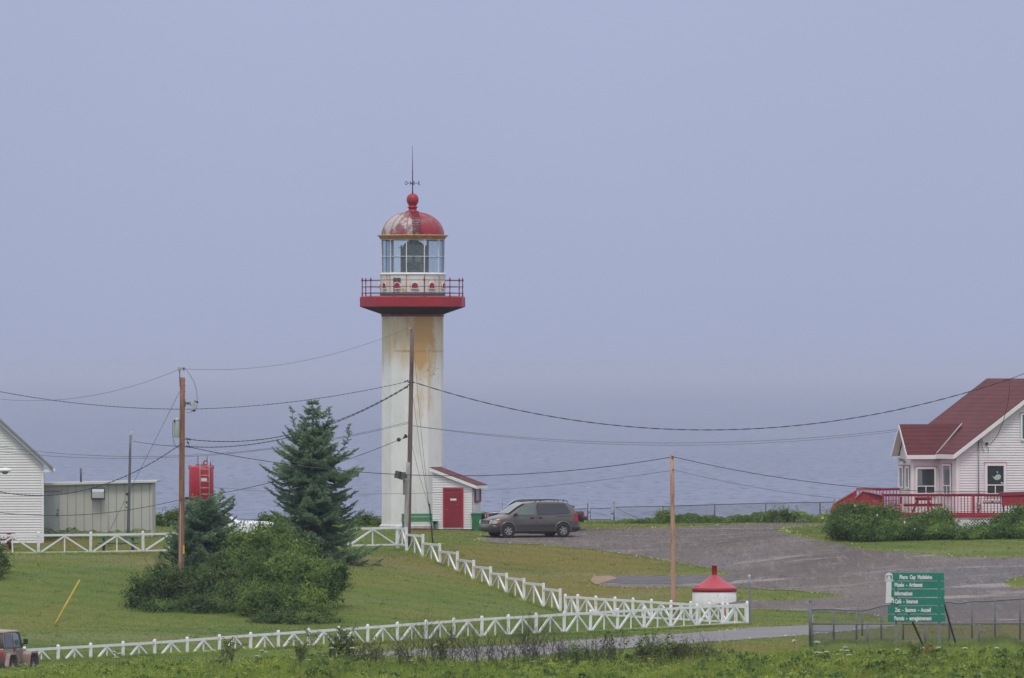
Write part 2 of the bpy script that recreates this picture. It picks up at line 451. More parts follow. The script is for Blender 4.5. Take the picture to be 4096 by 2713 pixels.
mrb = n.new('ShaderNodeMapRange'); l.new(g.outputs['Random Per Island'], mrb.inputs[0]); mrb.inputs[3].default_value = 0.95; mrb.inputs[4].default_value = 1.5
l.new(mrb.outputs[0], hs_.inputs['Value']); l.new(hs_.outputs[0], p.inputs['Base Color']); p.inputs['Roughness'].default_value = 0.8
M['lawn_blade'] = bm_

xs = np.concatenate([np.arange(-400, -80, 20.0), np.arange(-80, -34, 2.0), np.arange(-34, 34.1, 0.5), np.arange(36, 81, 2.0), np.arange(100, 401, 20.0)])
ys = np.concatenate([np.arange(-60, 270, 5.0), np.arange(270, 475, 0.5), np.arange(475, 521, 2.0)])
X, Y = np.meshgrid(xs, ys)
Z = zgv(X, Y)
vv = np.stack([X.ravel(), Y.ravel(), Z.ravel()], 1)
nx_, ny_ = len(xs), len(ys)
ii = (np.arange(ny_ - 1)[:, None] * nx_ + np.arange(nx_ - 1)[None, :]).ravel()
ff = np.stack([ii, ii + 1, ii + nx_ + 1, ii + nx_], 1)
me = bpy.data.meshes.new('ground'); me.from_pydata(vv.tolist(), [], ff.tolist()); me.materials.append(gm)
me.polygons.foreach_set('use_smooth', [True] * len(ff))
ground = bpy.data.objects.new('ground', me); C.objects.link(ground)
tag(ground, 'mown grass lawn of the headland sloping down from the lighthouse', kind='structure')

# draped sheets -----------------------------------------------------
def inside(px, py, poly):
    r_ = np.zeros(len(px), bool); n_ = len(poly)
    for i in range(n_):
        x1, y1 = poly[i]; x2, y2 = poly[(i + 1) % n_]
        if y1 == y2: continue
        c = ((y1 > py) != (y2 > py)) & (px < (x2 - x1) * (py - y1) / (y2 - y1) + x1)
        r_ ^= c
    return r_
def outline(pix, jit=0.12):
    pts = [ground_at(x, y) for x, y in pix]
    out = []
    for i in range(len(pts)):
        a, b = pts[i], pts[(i + 1) % len(pts)]
        k = max(1, int((b.xy - a.xy).length / 0.8))
        for j in range(k):
            t = j / k; q = a.lerp(b, t)
            out.append((q.x + random.uniform(-jit, jit), q.y + random.uniform(-jit, jit) * 2))
    return out
def drape(name, poly, mat, off, label, grid=0.7):
    bx = [q[0] for q in poly]; by = [q[1] for q in poly]
    gx, gy = np.meshgrid(np.arange(min(bx), max(bx), grid), np.arange(min(by), max(by), grid))
    gx = gx.ravel() + 0.11; gy = gy.ravel() + 0.07
    k = inside(gx, gy, poly)
    pts = [Vector(q) for q in poly] + [Vector((x, y)) for x, y in zip(gx[k], gy[k])]
    n_ = len(poly)
    res = delaunay_2d_cdt(pts, [(i, (i + 1) % n_) for i in range(n_)], [], 0, 1e-5)
    vs, fs = res[0], res[2]
    cx = np.array([sum(vs[i].x for i in f_) / len(f_) for f_ in fs]); cy = np.array([sum(vs[i].y for i in f_) / len(f_) for f_ in fs])
    ok = inside(cx, cy, poly)
    m = MB(); m.add([(q.x, q.y, zg(q.x, q.y) + off) for q in vs], [f_ for f_, o_ in zip(fs, ok) if o_], True)
    for (xa, ya), (xb, yb) in zip(poly, poly[1:] + poly[:1]):
        za, zb = zg(xa, ya), zg(xb, yb); m.quad((xa, ya, za + off), (xb, yb, zb + off), (xb, yb, zb - 0.03), (xa, ya, za - 0.03))
    o = m.build(name, mat)
    for pl in o.data.polygons:
        if pl.normal.z < -0.5: pl.flip()
    return tag(o, label, kind='structure')

gv, n, l, p = new_mat('gravel'); nt = gv.node_tree
a = nz(nt, 0.16, 4, 0.6, (1, 0.5, 1)); b = nz(nt, 4, 6, 0.8); w_ = nz(nt, 0.35, 5, 0.65, (0.35, 1.6, 1))
g2 = nz(nt, 0.07, 2, 0.5)
col = ramp_of(nt, mth(nt, 'ADD', mth(nt, 'MULTIPLY', a, 0.6), mth(nt, 'MULTIPLY', b, 0.4)),
              [(0.38, (0.086, 0.068, 0.064)), (0.5, (0.122, 0.099, 0.092)), (0.62, (0.160, 0.134, 0.124))])
col = mixc(nt, mth(nt, 'MULTIPLY', step(nt, g2, 0.52, 0.66), 0.55), col, (0.125, 0.125, 0.145))
col = mixc(nt, mth(nt, 'MULTIPLY', step(nt, w_, 0.55, 0.65), 0.65), col, (0.31, 0.29, 0.28))
col = mixc(nt, mth(nt, 'MULTIPLY', step(nt, w_, 0.44, 0.33), 0.5), col, (0.085, 0.078, 0.08))
gk = nz(nt, 1.1, 4, 0.8, (0.5, 1, 1)); col = mixc(nt, mth(nt, 'MULTIPLY', step(nt, gk, 0.56, 0.7), 0.45), col, (0.26, 0.225, 0.21)); col = mixc(nt, mth(nt, 'MULTIPLY', step(nt, gk, 0.42, 0.3), 0.5), col, (0.075, 0.068, 0.072))
l.new(col, p.inputs['Base Color']); p.inputs['Roughness'].default_value = 0.9; gr = nz(nt, 3.0, 3, 0.7, (1, 0.10, 1)); col = mixc(nt, mth(nt, 'MULTIPLY', step(nt, gr, 0.55, 0.68), 0.5), col, (0.23, 0.20, 0.185)); col = mixc(nt, mth(nt, 'MULTIPLY', step(nt, gr, 0.45, 0.33), 0.5), col, (0.055, 0.045, 0.044)); l.new(col, p.inputs['Base Color'])
bump(nt, b, 0.7, 0.03)
M['gravel'] = gv
rd, n, l, p = new_mat('asphalt'); nt = rd.node_tree
a = nz(nt, 0.3, 4, 0.6, (0.5, 1.5, 1)); b = nz(nt, 6, 5, 0.8)
col = ramp_of(nt, mth(nt, 'ADD', mth(nt, 'MULTIPLY', a, 0.6), mth(nt, 'MULTIPLY', b, 0.4)), [(0.38, (0.15, 0.145, 0.155)), (0.62, (0.225, 0.215, 0.225))])
l.new(col, p.inputs['Base Color']); p.inputs['Roughness'].default_value = 0.85; bump(nt, b, 0.4, 0.02)
M['asphalt'] = rd
M['dirt'] = paint('bare_dirt', (0.26, 0.18, 0.12), 0.2, 1.0, 0.95, bmp=0.4)
M['dark_gravel'] = paint('dark_gravel', (0.105, 0.100, 0.110), 0.35, 1.6, 0.95, bmp=0.5)

PARK = outline([(1905, 2154), (1960, 2142), (2200, 2126), (2330, 2119), (2500, 2117), (2679, 2114), (2913, 2103), (3028, 2098), (3299, 2098), (3480, 2098),
    (3470, 2104), (3299, 2104), (3150, 2110), (3110, 2122), (3189, 2147), (3308, 2171), (3503, 2207), (3692, 2216), (3805, 2230), (4000, 2235), (4096, 2229), (4400, 2225),
    (4400, 2300), (4096, 2308), (4050, 2320), (4025, 2336), (4060, 2354), (4400, 2362), (4400, 2500), (4096, 2500), (3700, 2505), (3560, 2482), (3490, 2462), (3380, 2452),
    (3240, 2448), (3000, 2440), (2900, 2422), (2810, 2408), (3000, 2403), (3200, 2402), (3391, 2391), (3300, 2374), (3100, 2361), (2950, 2352), (2500, 2352), (2400, 2345),
    (2360, 2328), (2400, 2308), (2500, 2302), (2840, 2303), (2922, 2301), (2890, 2290), (2798, 2267), (2684, 2244), (2500, 2221), (2376, 2202), (2165, 2182), (1960, 2172)])
drape('gravel_road', PARK, M['gravel'], 0.03, 'worn grey brown gravel of the car park and its driveway')
DK = outline([(2385, 2325), (2440, 2310), (2600, 2305), (2900, 2306), (2960, 2318), (2900, 2335), (2700, 2338), (2500, 2338), (2420, 2336)])
drape('dark_gravel_strip', DK, M['dark_gravel'], 0.045, 'dark blue grey gravel strip beside the well')
DT = outline([(2355, 2330), (2385, 2310), (2450, 2308), (2460, 2318), (2420, 2332), (2395, 2344)])
drape('dirt_patch', DT, M['dirt'], 0.06, 'bare brown dirt at the end of the gravel strip')
ROAD = outline([(-500, 2740), (0, 2705), (600, 2665), (1200, 2628), (1827, 2596), (2080, 2583), (2334, 2562), (2628, 2544), (2856, 2529), (3008, 2514), (3236, 2504), (3450, 2500),
    (3580, 2497), (3590, 2506), (3427, 2524), (3236, 2542), (2818, 2572), (2514, 2595), (2300, 2612), (1827, 2652), (1200, 2700), (600, 2745), (0, 2790), (-500, 2830)], 0.05)
drape('road', ROAD, M['asphalt'], 0.035, 'paved grey lane running past the white fence')
PATHG = outline([(1860, 2160), (1905, 2146), (1960, 2150), (1950, 2164), (1880, 2170)])

# ------------------------------------------------------------------ sea
sm, n, l, p = new_mat('sea'); nt = sm.node_tree
a = nz(nt, 0.10, 6, 0.65, (1, 0.42, 1)); b = nz(nt, 0.012, 4, 0.6, (1, 0.3, 1)); w1 = nz(nt, 0.22, 4, 0.6, (1.0, 0.16, 1))
sp = nz(nt, 0.13, 3, 0.6, (1.0, 0.16, 1))
col = mixc(nt, step(nt, b, 0.35, 0.65), (0.135, 0.165, 0.262), (0.155, 0.185, 0.285))
col = mixc(nt, mth(nt, 'MULTIPLY', step(nt, w1, 0.54, 0.62), 0.95), col, (0.05, 0.065, 0.125))  # light and dark of the wave faces painted into the water colour
col = mixc(nt, mth(nt, 'MULTIPLY', step(nt, w1, 0.46, 0.36), 0.3), col, (0.24, 0.27, 0.38))
foam = step(nt, sp, 0.755, 0.775)
col = mixc(nt, foam, col, (0.8, 0.8, 0.8))
l.new(col, p.inputs['Base Color']); p.inputs['Roughness'].default_value = 0.5; p.inputs['IOR'].default_value = 1.33; p.inputs['Specular IOR Level'].default_value = 0.3
bump(nt, a, 0.4, 1.2)
M['sea'] = sm
SEAZ = -32.0
m = MB()
ysea = [470, 600, 900, 1500, 3000, 6000, 12000, 28000, 72000]
xsea = [-9000, -3000, -1000, -300, 0, 300, 1000, 3000, 9000]
m.add([(x, y, SEAZ) for y in ysea for x in xsea], [(j * 9 + i, j * 9 + i + 1, j * 9 + i + 10, j * 9 + i + 9) for j in range(8) for i in range(8)])
sea = tag(m.build('sea', sm), 'grey lavender sea with faint whitecaps fading into fog', kind='structure')

# ------------------------------------------------------------------ air
hz = bpy.data.materials.new('haze'); hz.use_nodes = True
hn = hz.node_tree.nodes; hn.remove(hn['Principled BSDF'])
pv = hn.new('ShaderNodeVolumePrincipled')
pv.inputs['Color'].default_value = (0.74, 0.80, 1.0, 1)
pv.inputs['Density'].default_value = 0.95e-4
hz.node_tree.links.new(pv.outputs[0], hn['Material Output'].inputs['Volume'])
m = MB(); m.box((0, 36900, -10.25), (19000, 74200, 64.5))
hb = tag(m.build('haze', hz), 'pale lavender sea fog in the air', kind='stuff')

# ================================================================== lighthouse
YL = 446.0; SL = S(YL)
LX = xat(1650.5, YL)
def zl(py): return zat(py, YL)
base_z = zl(2106)
lh = empty('lighthouse', (LX, YL, base_z), 0, 'tall white concrete lighthouse with red gallery and red dome, streaked with rust', 'lighthouse')
C0 = Vector((LX, YL, 0))

# shaft material: white with rust bleeding down from the gallery
tm, n, l, p = new_mat('tower_paint'); nt = tm.node_tree
t = n.new('ShaderNodeTexCoord'); sx = n.new('ShaderNodeSeparateXYZ'); l.new(t.outputs['Object'], sx.inputs[0])
zz = sx.outputs['Z']; xx = sx.outputs['X']
H = zl(1263) - base_z
streak = nz(nt, 2.2, 5, 0.7, (1, 1, 0.16)); blot = nz(nt, 0.9, 5, 0.65, (1, 1, 0.6)); fine = nz(nt, 5, 5, 0.75)
white = ramp_of(nt, blot, [(0.35, (0.71, 0.705, 0.695)), (0.6, (0.81, 0.81, 0.81))])
top = step(nt, zz, H - 3.6, H - 1.6)
below = mth(nt, 'MULTIPLY', step(nt, zz, H - 11.5, H - 2.5), 0.42)
right = mth(nt, 'MULTIPLY', mth(nt, 'MULTIPLY', step(nt, xx, -0.2, 0.35), step(nt, xx, 1.35, 0.8)), below)
mask = mth(nt, 'ADD', mth(nt, 'MULTIPLY', top, 0.34), mth(nt, 'MULTIPLY', right, 0.55))
centre = mth(nt, 'MULTIPLY', mth(nt, 'MULTIPLY', step(nt, xx, -0.9, 0.0), step(nt, xx, 0.75, 0.35)), mth(nt, 'MULTIPLY', top, 0.10))
f = mth(nt, 'ADD', mth(nt, 'ADD', mask, centre), mth(nt, 'SUBTRACT', mth(nt, 'ADD', mth(nt, 'MULTIPLY', streak, 0.8), mth(nt, 'MULTIPLY', blot, 0.7)), 0.30))
col = mixc(nt, mth(nt, 'MULTIPLY', step(nt, f, 0.56, 0.84), 0.85), white, (0.64, 0.51, 0.33))
col = mixc(nt, mth(nt, 'MULTIPLY', step(nt, f, 0.84, 1.02), 0.9), col, (0.56, 0.33, 0.13))
joint = mth(nt, 'MULTIPLY', step(nt, mth(nt, 'ABSOLUTE', mth(nt, 'SUBTRACT', zz, H - 1.82)), 0.10, 0.0), mth(nt, 'MULTIPLY', step(nt, fine, 0.38, 0.62), step(nt, xx, -1.1, -0.6)))
col = mixc(nt, mth(nt, 'MULTIPLY', joint, 0.75), col, (0.40, 0.19, 0.07))
band = mth(nt, 'MULTIPLY', step(nt, mth(nt, 'ABSOLUTE', mth(nt, 'SUBTRACT', zz, H - 2.9)), 0.75, 0.2), step(nt, xx, 0.15, 0.5))
pits = mth(nt, 'MULTIPLY', band, step(nt, nz(nt, 7, 4, 0.8), 0.57, 0.62))
col = mixc(nt, mth(nt, 'MULTIPLY', pits, 0.8), col, (0.20, 0.15, 0.10))
low = mth(nt, 'MULTIPLY', step(nt, zz, 1.6, 0.1), step(nt, fine, 0.55, 0.7))
col = mixc(nt, mth(nt, 'MULTIPLY', low, 0.5), col, (0.45, 0.38, 0.28))
l.new(col, p.inputs['Base Color']); p.inputs['Roughness'].default_value = 0.75; bump(nt, fine, 0.25, 0.02)
rt = 125.5 / SL
m = MB(); m.lathe(C0, [(rt + 0.02, base_z - 0.5), (rt, base_z + 1), (rt - 0.0, zl(1264)), (0.5, zl(1264))], 10, False, R(-90 + 30))
shaft = m.build('shaft', tm, lh)
m = MB(); m.lathe(C0, [(rt + 0.12, base_z - 0.4), (rt + 0.12, base_z + 0.06), (rt + 0.03, base_z + 0.12)], 10, False, R(-60)); m.build('plinth', M['concrete'], lh)
rg = 215 / SL
m = MB(); m.lathe(C0, [(rt + 0.01, zl(1258)), (rg - 0.02, zl(1228.5)), (rg - 0.02, zl(1222))], 10, False, R(-60)); m.build('gallery_underside', M['dark_under'], lh)
m = MB(); m.lathe(C0, [(rt + 0.005, zl(1267)), (rt + 0.035, zl(1267)), (rt + 0.035, zl(1257)), (rt - 0.1, zl(1257))], 10, False, R(-60)); m.build('collar_band', M['maroon'], lh)
m = MB(); m.lathe(C0, [(rg - 0.05, zl(1227.5)), (rg, zl(1227.5)), (rg, zl(1190)), (rg - 0.06, zl(1187))], 10, False, R(-60)); m.build('gallery_rim', M['red'], lh)
m = MB(); m.lathe(C0, [(rg - 0.06, zl(1187.5)), (rg - 0.35, zl(1184.5)), (1.2, zl(1184)), (0.2, zl(1184))], 10, False, R(-60)); m.build('gallery_deck', M['deckgrey'], lh)
# railing
rl = 202 / SL
rail = empty('gallery_railing', (0, 0, zl(1186) - base_z)); rail.parent = lh
tops = [1122, 1148, 1173]
for a in (-84, -55, -21, 14, 48, 82, 113, 148, 180, -146, -111):
    x, y = rl * math.sin(R(a)), -rl * math.cos(R(a))
    q = C0 + Vector((x, y, 0))
    m = MB()
    m.lathe(q, [(0.045, zl(1188)), (0.03, zl(1178)), (0.026, zl(1176)), (0.05, zl(1174.5)), (0.05, zl(1171.5)), (0.026, zl(1170)), (0.026, zl(1150)), (0.05, zl(1148.5)), (0.05, zl(1146)),
               (0.024, zl(1145)), (0.022, zl(1127)), (0.062, zl(1123.5)), (0.062, zl(1120.5)), (0.025, zl(1117)), (0.04, zl(1115)), (0.0, zl(1111))], 8)
    m.build('rail_post', M['rail_red'], rail)
for tz in tops:
    m = MB(); pts = [C0 + Vector((rl * math.cos(k * math.pi / 32), rl * math.sin(k * math.pi / 32), zl(tz))) for k in range(65)]
    m.tube(pts, 0.017, 6, False); m.build('rail', M['rail_red'], rail)
# lower lantern wall
wm, n, l, p = new_mat('lantern_wall_paint'); nt = wm.node_tree
a = nz(nt, 1.3, 5, 0.7); b = nz(nt, 4.5, 5, 0.7, (1, 1, 0.4))
f = mth(nt, 'ADD', mth(nt, 'MULTIPLY', a, 0.55), mth(nt, 'MULTIPLY', b, 0.45))
col = mixc(nt, step(nt, f, 0.50, 0.62), (0.70, 0.69, 0.68), (0.62, 0.48, 0.31)); col = mixc(nt, mth(nt, 'MULTIPLY', step(nt, f, 0.57, 0.66), 0.9), col, (0.50, 0.22, 0.06))
l.new(col, p.inputs['Base Color']); p.inputs['Roughness'].default_value = 0.75
NL = 11; PH = R(-90 - 10.5)
rw = 130 / SL
wall = MB(); wall.lathe(C0, [(rw, zl(1185)), (rw, zl(1099))], NL * 4, True); wo = wall.build('lantern_wall', wm, lh)
m = MB(); m.lathe(C0, [(rw + 0.004, zl(1186)), (rw + 0.012, zl(1186)), (rw + 0.012, zl(1171)), (rw, zl(1170))], 44); m.build('tar_skirt', M['deckgrey'], lh)
for k in range(NL):
    t_ = PH + 2 * math.pi * k / NL
    q = C0 + Vector((math.cos(t_) * rw, math.sin(t_) * rw, 0))
    m = MB(); m.box((q.x, q.y, (zl(1170) + zl(1100)) / 2), (0.02, 0.05, zl(1100) - zl(1170)), t_); m.build('seam', M['rust'], wo)
m = MB(); m.lathe(C0, [(rw - 0.02, zl(1101)), (rw + 0.035, zl(1100)), (rw + 0.035, zl(1095)), (rw - 0.12, zl(1094))], 44); m.build('sill_ring', M['white_trim'], lh)
for a in (-58, -27, 4.5, 36, 69, 101, 133, 165, -90, -122, -153):
    t_ = R(a - 90)
    d_ = Vector((math.cos(t_), math.sin(t_), 0)); s_ = Vector((-math.sin(t_), math.cos(t_), 0))
    c = C0 + d_ * (rw + 0.005); zb, hh, hw = zl(1154.5), 0.265, 0.135
    m = MB()
    arc = [(-hw, 0)] + [(hw * -math.cos(R(k)), hh - hw + hw * math.sin(R(k))) for k in range(0, 181, 20)] + [(hw, 0)]
    m.prism([c + s_ * u + Vector((0, 0, zb + v)) for u, v in arc], d_ * 0.05)
    vo = m.build('vent', M['red'], wo)
    m = MB(); arc2 = [(u * 1.28, v * 1.14) for u, v in arc]
    m.tube([c + d_ * 0.035 + s_ * u + Vector((0, 0, zb + v)) for u, v in arc2], 0.022, 5)
    m.bar(c + d_ * 0.04 + s_ * -0.2 + Vector((0, 0, zb - 0.01)), c + d_ * 0.04 + s_ * 0.2 + Vector((0, 0, zb - 0.01)), 0.07, 0.03)
    m.build('vent_hood', M['white_trim'], vo)
m = MB(); t_ = R(-90 - 26.5)
q = C0 + Vector((math.cos(t_), math.sin(t_), 0)) * (rw + 0.02)
m.box((q.x, q.y, (zl(1113) + zl(1131)) / 2), (0.05, 0.33, 0.23), t_); m.build('louvre', M['darkgrey'], lh)
# glazing
rgz = 127 / SL
gm_, n, l, p = new_mat('lantern_glass')
n.remove(p); tr = n.new('ShaderNodeBsdfTransparent'); tr.inputs[0].default_value = (0.95, 1.0, 1.0, 1); gl = n.new('ShaderNodeBsdfGlossy'); gl.inputs['Roughness'].default_value = 0.05
gl.inputs[0].default_value = (0.8, 0.85, 0.9, 1)
df = n.new('ShaderNodeBsdfDiffuse'); df.inputs[0].default_value = (0.62, 0.72, 0.76, 1); fr = n.new('ShaderNodeFresnel')
x1 = n.new('ShaderNodeMixShader'); x1.inputs[0].default_value = 0.15; l.new(tr.outputs[0], x1.inputs[1]); l.new(df.outputs[0], x1.inputs[2])
x2 = n.new('ShaderNodeMixShader'); l.new(fr.outputs[0], x2.inputs[0]); l.new(x1.outputs[0], x2.inputs[1]); l.new(gl.outputs[0], x2.inputs[2])
l.new(x2.outputs[0], n['Material Output'].inputs[0])
m = MB(); m.lathe(C0, [(rgz - 0.03, zl(1095)), (rgz - 0.03, zl(957))], NL, False, PH); m.build('glazing', gm_, lh)
for k in range(NL):
    t_ = PH + 2 * math.pi * k / NL
    q = C0 + Vector((math.cos(t_), math.sin(t_), 0)) * rgz
    m = MB(); m.box((q.x, q.y, (zl(1095) + zl(957)) / 2), (0.04, 0.042, zl(957) - zl(1095)), t_); m.build('glazing_bar', M['white'], lh)
for pyy, w_ in ((1027, 0.026), (1093, 0.045), (959, 0.045)):
    m = MB()
    for k in range(NL):
        t0, t1 = PH + 2 * math.pi * k / NL, PH + 2 * math.pi * (k + 1) / NL
        m.bar(C0 + Vector((math.cos(t0) * rgz, math.sin(t0) * rgz, zl(pyy))), C0 + Vector((math.cos(t1) * rgz, math.sin(t1) * rgz, zl(pyy))), 0.045, w_)
    m.build('glazing_ring', M['white'], lh)
# lens
lx = xat(1655, YL) - LX; CL = C0 + Vector((lx, 0, 0)); rls = 48 / SL
lens = empty('fresnel_lens', (lx, 0, zl(1094) - base_z)); lens.parent = lh
lm, n, l, p = new_mat('lens_glass')
a = nz(lm.node_tree, 3, 4, 0.7); l.new(ramp_of(lm.node_tree, a, [(0.4, (0.012, 0.020, 0.017)), (0.62, (0.05, 0.08, 0.065)), (0.74, (0.35, 0.40, 0.38))]), p.inputs['Base Color'])
p.inputs['Roughness'].default_value = 0.12; p.inputs['Coat Weight'].default_value = 1.0
prof = []
for k in range(27):
    z_ = k / 26; py_ = 1092 - z_ * 130
    env = 1.0 if z_ < 0.62 else math.sqrt(max(0.02, 1 - ((z_ - 0.62) / 0.39) ** 2)) * 1.0
    prof.append((rls * env * (0.93 if k % 2 else 1.0), zl(py_)))
m = MB(); m.lathe(CL, prof, 10, False, R(12)); m.build('lens_panels', lm, lens)
m = MB()
for k in range(10):
    t_ = R(12) + 2 * math.pi * k / 10
    m.tube([CL + Vector((math.cos(t_) * r_ * 1.02, math.sin(t_) * r_ * 1.02, z_)) for r_, z_ in prof[::2]], 0.028, 5)
for zz_ in (1090, 1050, 1012):
    m.lathe(CL, [(rls * 1.03, zl(zz_)), (rls * 1.06, zl(zz_ - 2)), (rls * 1.03, zl(zz_ - 4))], 20)
for sgn in (-1, 1):
    m.box((CL.x + sgn * rls * 1.03, CL.y, zl(1040)), (0.08, 0.3, 1.5))
    m.bar(CL + Vector((sgn * rls * 0.95, 0, zl(990))), CL + Vector((sgn * (rls + 0.14), 0, zl(992))), 0.04, 0.04)
m.build('lens_frame', M['black_metal'], lens)
m = MB()
for k in (-1, 1):
    m.lathe(CL + Vector((k * 0.22, -rls * 0.86, 0)), [(0.0, zl(1036) - 0.2), (0.16, zl(1036) - 0.15), (0.2, zl(1036)), (0.16, zl(1036) + 0.15), (0.0, zl(1036) + 0.2)], 14)
m.build('bulls_eye', glassy('bulls_eye_glass', (0.22, 0.30, 0.27), 0.08), lens)
m = MB(); m.lathe(C0, [(0.3, zl(1094)), (0.3, zl(1100)), (rw - 0.05, zl(1100))], 24); m.build('lens_floor', M['darkgrey'], lh)
# cornice and dome
rc = 142 / SL
m = MB(); m.lathe(C0, [(rgz - 0.1, zl(958)), (rgz + 0.05, zl(957)), (rgz + 0.07, zl(951)), (rc - 0.05, zl(947)), (rc, zl(944)), (rc, zl(941.5)), (rgz + 0.02, zl(940)), (rgz - 0.3, zl(940))], 44)
m.build('cornice', M['rust'], lh)
dm, n, l, p = new_mat('dome_paint'); nt = dm.node_tree
a = nz(nt, 1.2, 6, 0.72, (1, 1, 0.7)); t = n.new('ShaderNodeTexCoord'); sx = n.new('ShaderNodeSeparateXYZ'); l.new(t.outputs['Object'], sx.inputs[0])
leftw = mth(nt, 'MULTIPLY', step(nt, sx.outputs['X'], 0.7, -1.0), 0.15)
f = mth(nt, 'ADD', a, leftw)
col = mixc(nt, mth(nt, 'MULTIPLY', step(nt, f, 0.455, 0.56), 0.85), (0.30, 0.020, 0.036), (0.20, 0.135, 0.14)); col = mixc(nt, mth(nt, 'MULTIPLY', step(nt, f, 0.555, 0.625), 0.85), col, (0.46, 0.43, 0.42))
l.new(col, p.inputs['Base Color']); p.inputs['Roughness'].default_value = 0.5
rd_ = 125 / SL
prof = [(rd_ * math.cos(R(a)) ** 0.92, zl(941) + (zl(848) - zl(941)) * math.sin(R(a))) for a in np.linspace(0, 80, 16)]
m = MB(); m.lathe(C0, prof, 44); dome = m.build('dome', dm, lh)
m = MB()
for k in range(NL):
    t_ = PH + 2 * math.pi * k / NL
    m.tube([C0 + Vector((math.cos(t_) * r_, math.sin(t_) * r_, z_)) for r_, z_ in prof], 0.018, 5)
m.build('dome_rib', M['red'], dome)
m = MB(); la = R(-90 + 9)
for sgn in (-1, 1):
    m.tube([C0 + Vector((math.cos(la) * (r_ + 0.05) - math.sin(la) * sgn * 0.2, math.sin(la) * (r_ + 0.05) + math.cos(la) * sgn * 0.2, z_ + 0.02)) for r_, z_ in prof], 0.022, 5)
for r_, z_ in prof[1:]:
    m.bar(C0 + Vector((math.cos(la) * (r_ + 0.06) + math.sin(la) * 0.2, math.sin(la) * (r_ + 0.06) - math.cos(la) * 0.2, z_ + 0.03)),
          C0 + Vector((math.cos(la) * (r_ + 0.06) - math.sin(la) * 0.2, math.sin(la) * (r_ + 0.06) + math.cos(la) * 0.2, z_ + 0.03)), 0.03, 0.03)
m.build('roof_ladder', M['maroon'], dome)
m = MB(); m.lathe(C0, [(0.34, zl(850)), (0.34, zl(845)), (0.21, zl(843)), (0.21, zl(832)), (0.26, zl(831)), (0.26, zl(827)), (0.2, zl(826)), (0.2, zl(821)), (0.24, zl(817)), (0.295, zl(809)), (0.31, zl(800)),
                      (0.295, zl(791)), (0.25, zl(783)), (0.17, zl(777.5)), (0.08, zl(775)), (0.0, zl(774.5))], 24)
m.build('ventilator_ball', M['red'], dome)
m = MB(); m.tube([C0 + Vector((0, 0, zl(780))), C0 + Vector((0, 0, zl(765))), C0 + Vector((0, 0, zl(690))), C0 + Vector((-0.02, 0, zl(583)))], [0.05, 0.03, 0.022, 0.008], 6)
m.lathe(C0, [(0, zl(694)), (0.045, zl(691)), (0, zl(688))], 8)
mast = m.build('lightning_rod', M['black_metal'], dome)
vz = zl(733)
for ang in (12, 102):
    v = Vector((math.cos(R(ang)), math.sin(R(ang)), 0))
    m = MB(); m.tube([C0 + v * -0.27 + Vector((0, 0, vz)), C0 + v * 0.27 + Vector((0, 0, vz))], 0.016, 6)
    m.build('vane_arm', M['black_metal'], dome)

def text_mesh(name, s, size, mat, parent, loc, rot, sx=1.0, extr=0.01, off=0.0, align='LEFT', origin=None):
    cu = bpy.data.curves.new(name, 'FONT'); cu.body = s; cu.size = size; cu.extrude = extr; cu.offset = off; cu.align_x = align; cu.resolution_u = 3
    o = bpy.data.objects.new(name, cu); C.objects.link(o)
    bpy.context.view_layer.update()
    me = bpy.data.meshes.new_from_object(o.evaluated_get(bpy.context.evaluated_depsgraph_get()))
    bpy.data.objects.remove(o); bpy.data.curves.remove(cu)
    me.name = name; me.materials.clear(); me.materials.append(mat)
    me.transform(Matrix.Diagonal((sx, 1, 1, 1)))
    me.transform(Matrix.Translation(loc) @ rot.to_4x4())
    if parent is not None: me.transform(wmat(parent).inverted())
    o = bpy.data.objects.new(name, me); C.objects.link(o); o.parent = parent
    return o
FRONT = Matrix.Rotation(R(90), 3, 'X')
for ch, ang, sgn in (('O', 12, -1), ('E', 12, 1), ('N', 102, 1), ('S', 102, -1)):
    v = Vector((math.cos(R(ang)), math.sin(R(ang)), 0)) * 0.33 * sgn
    text_mesh('vane_letter', ch, 0.26, M['black_metal'], dome, C0 + v + Vector((0, 0, vz - 0.09)), FRONT, 0.8, 0.012, 0.004, 'CENTER')

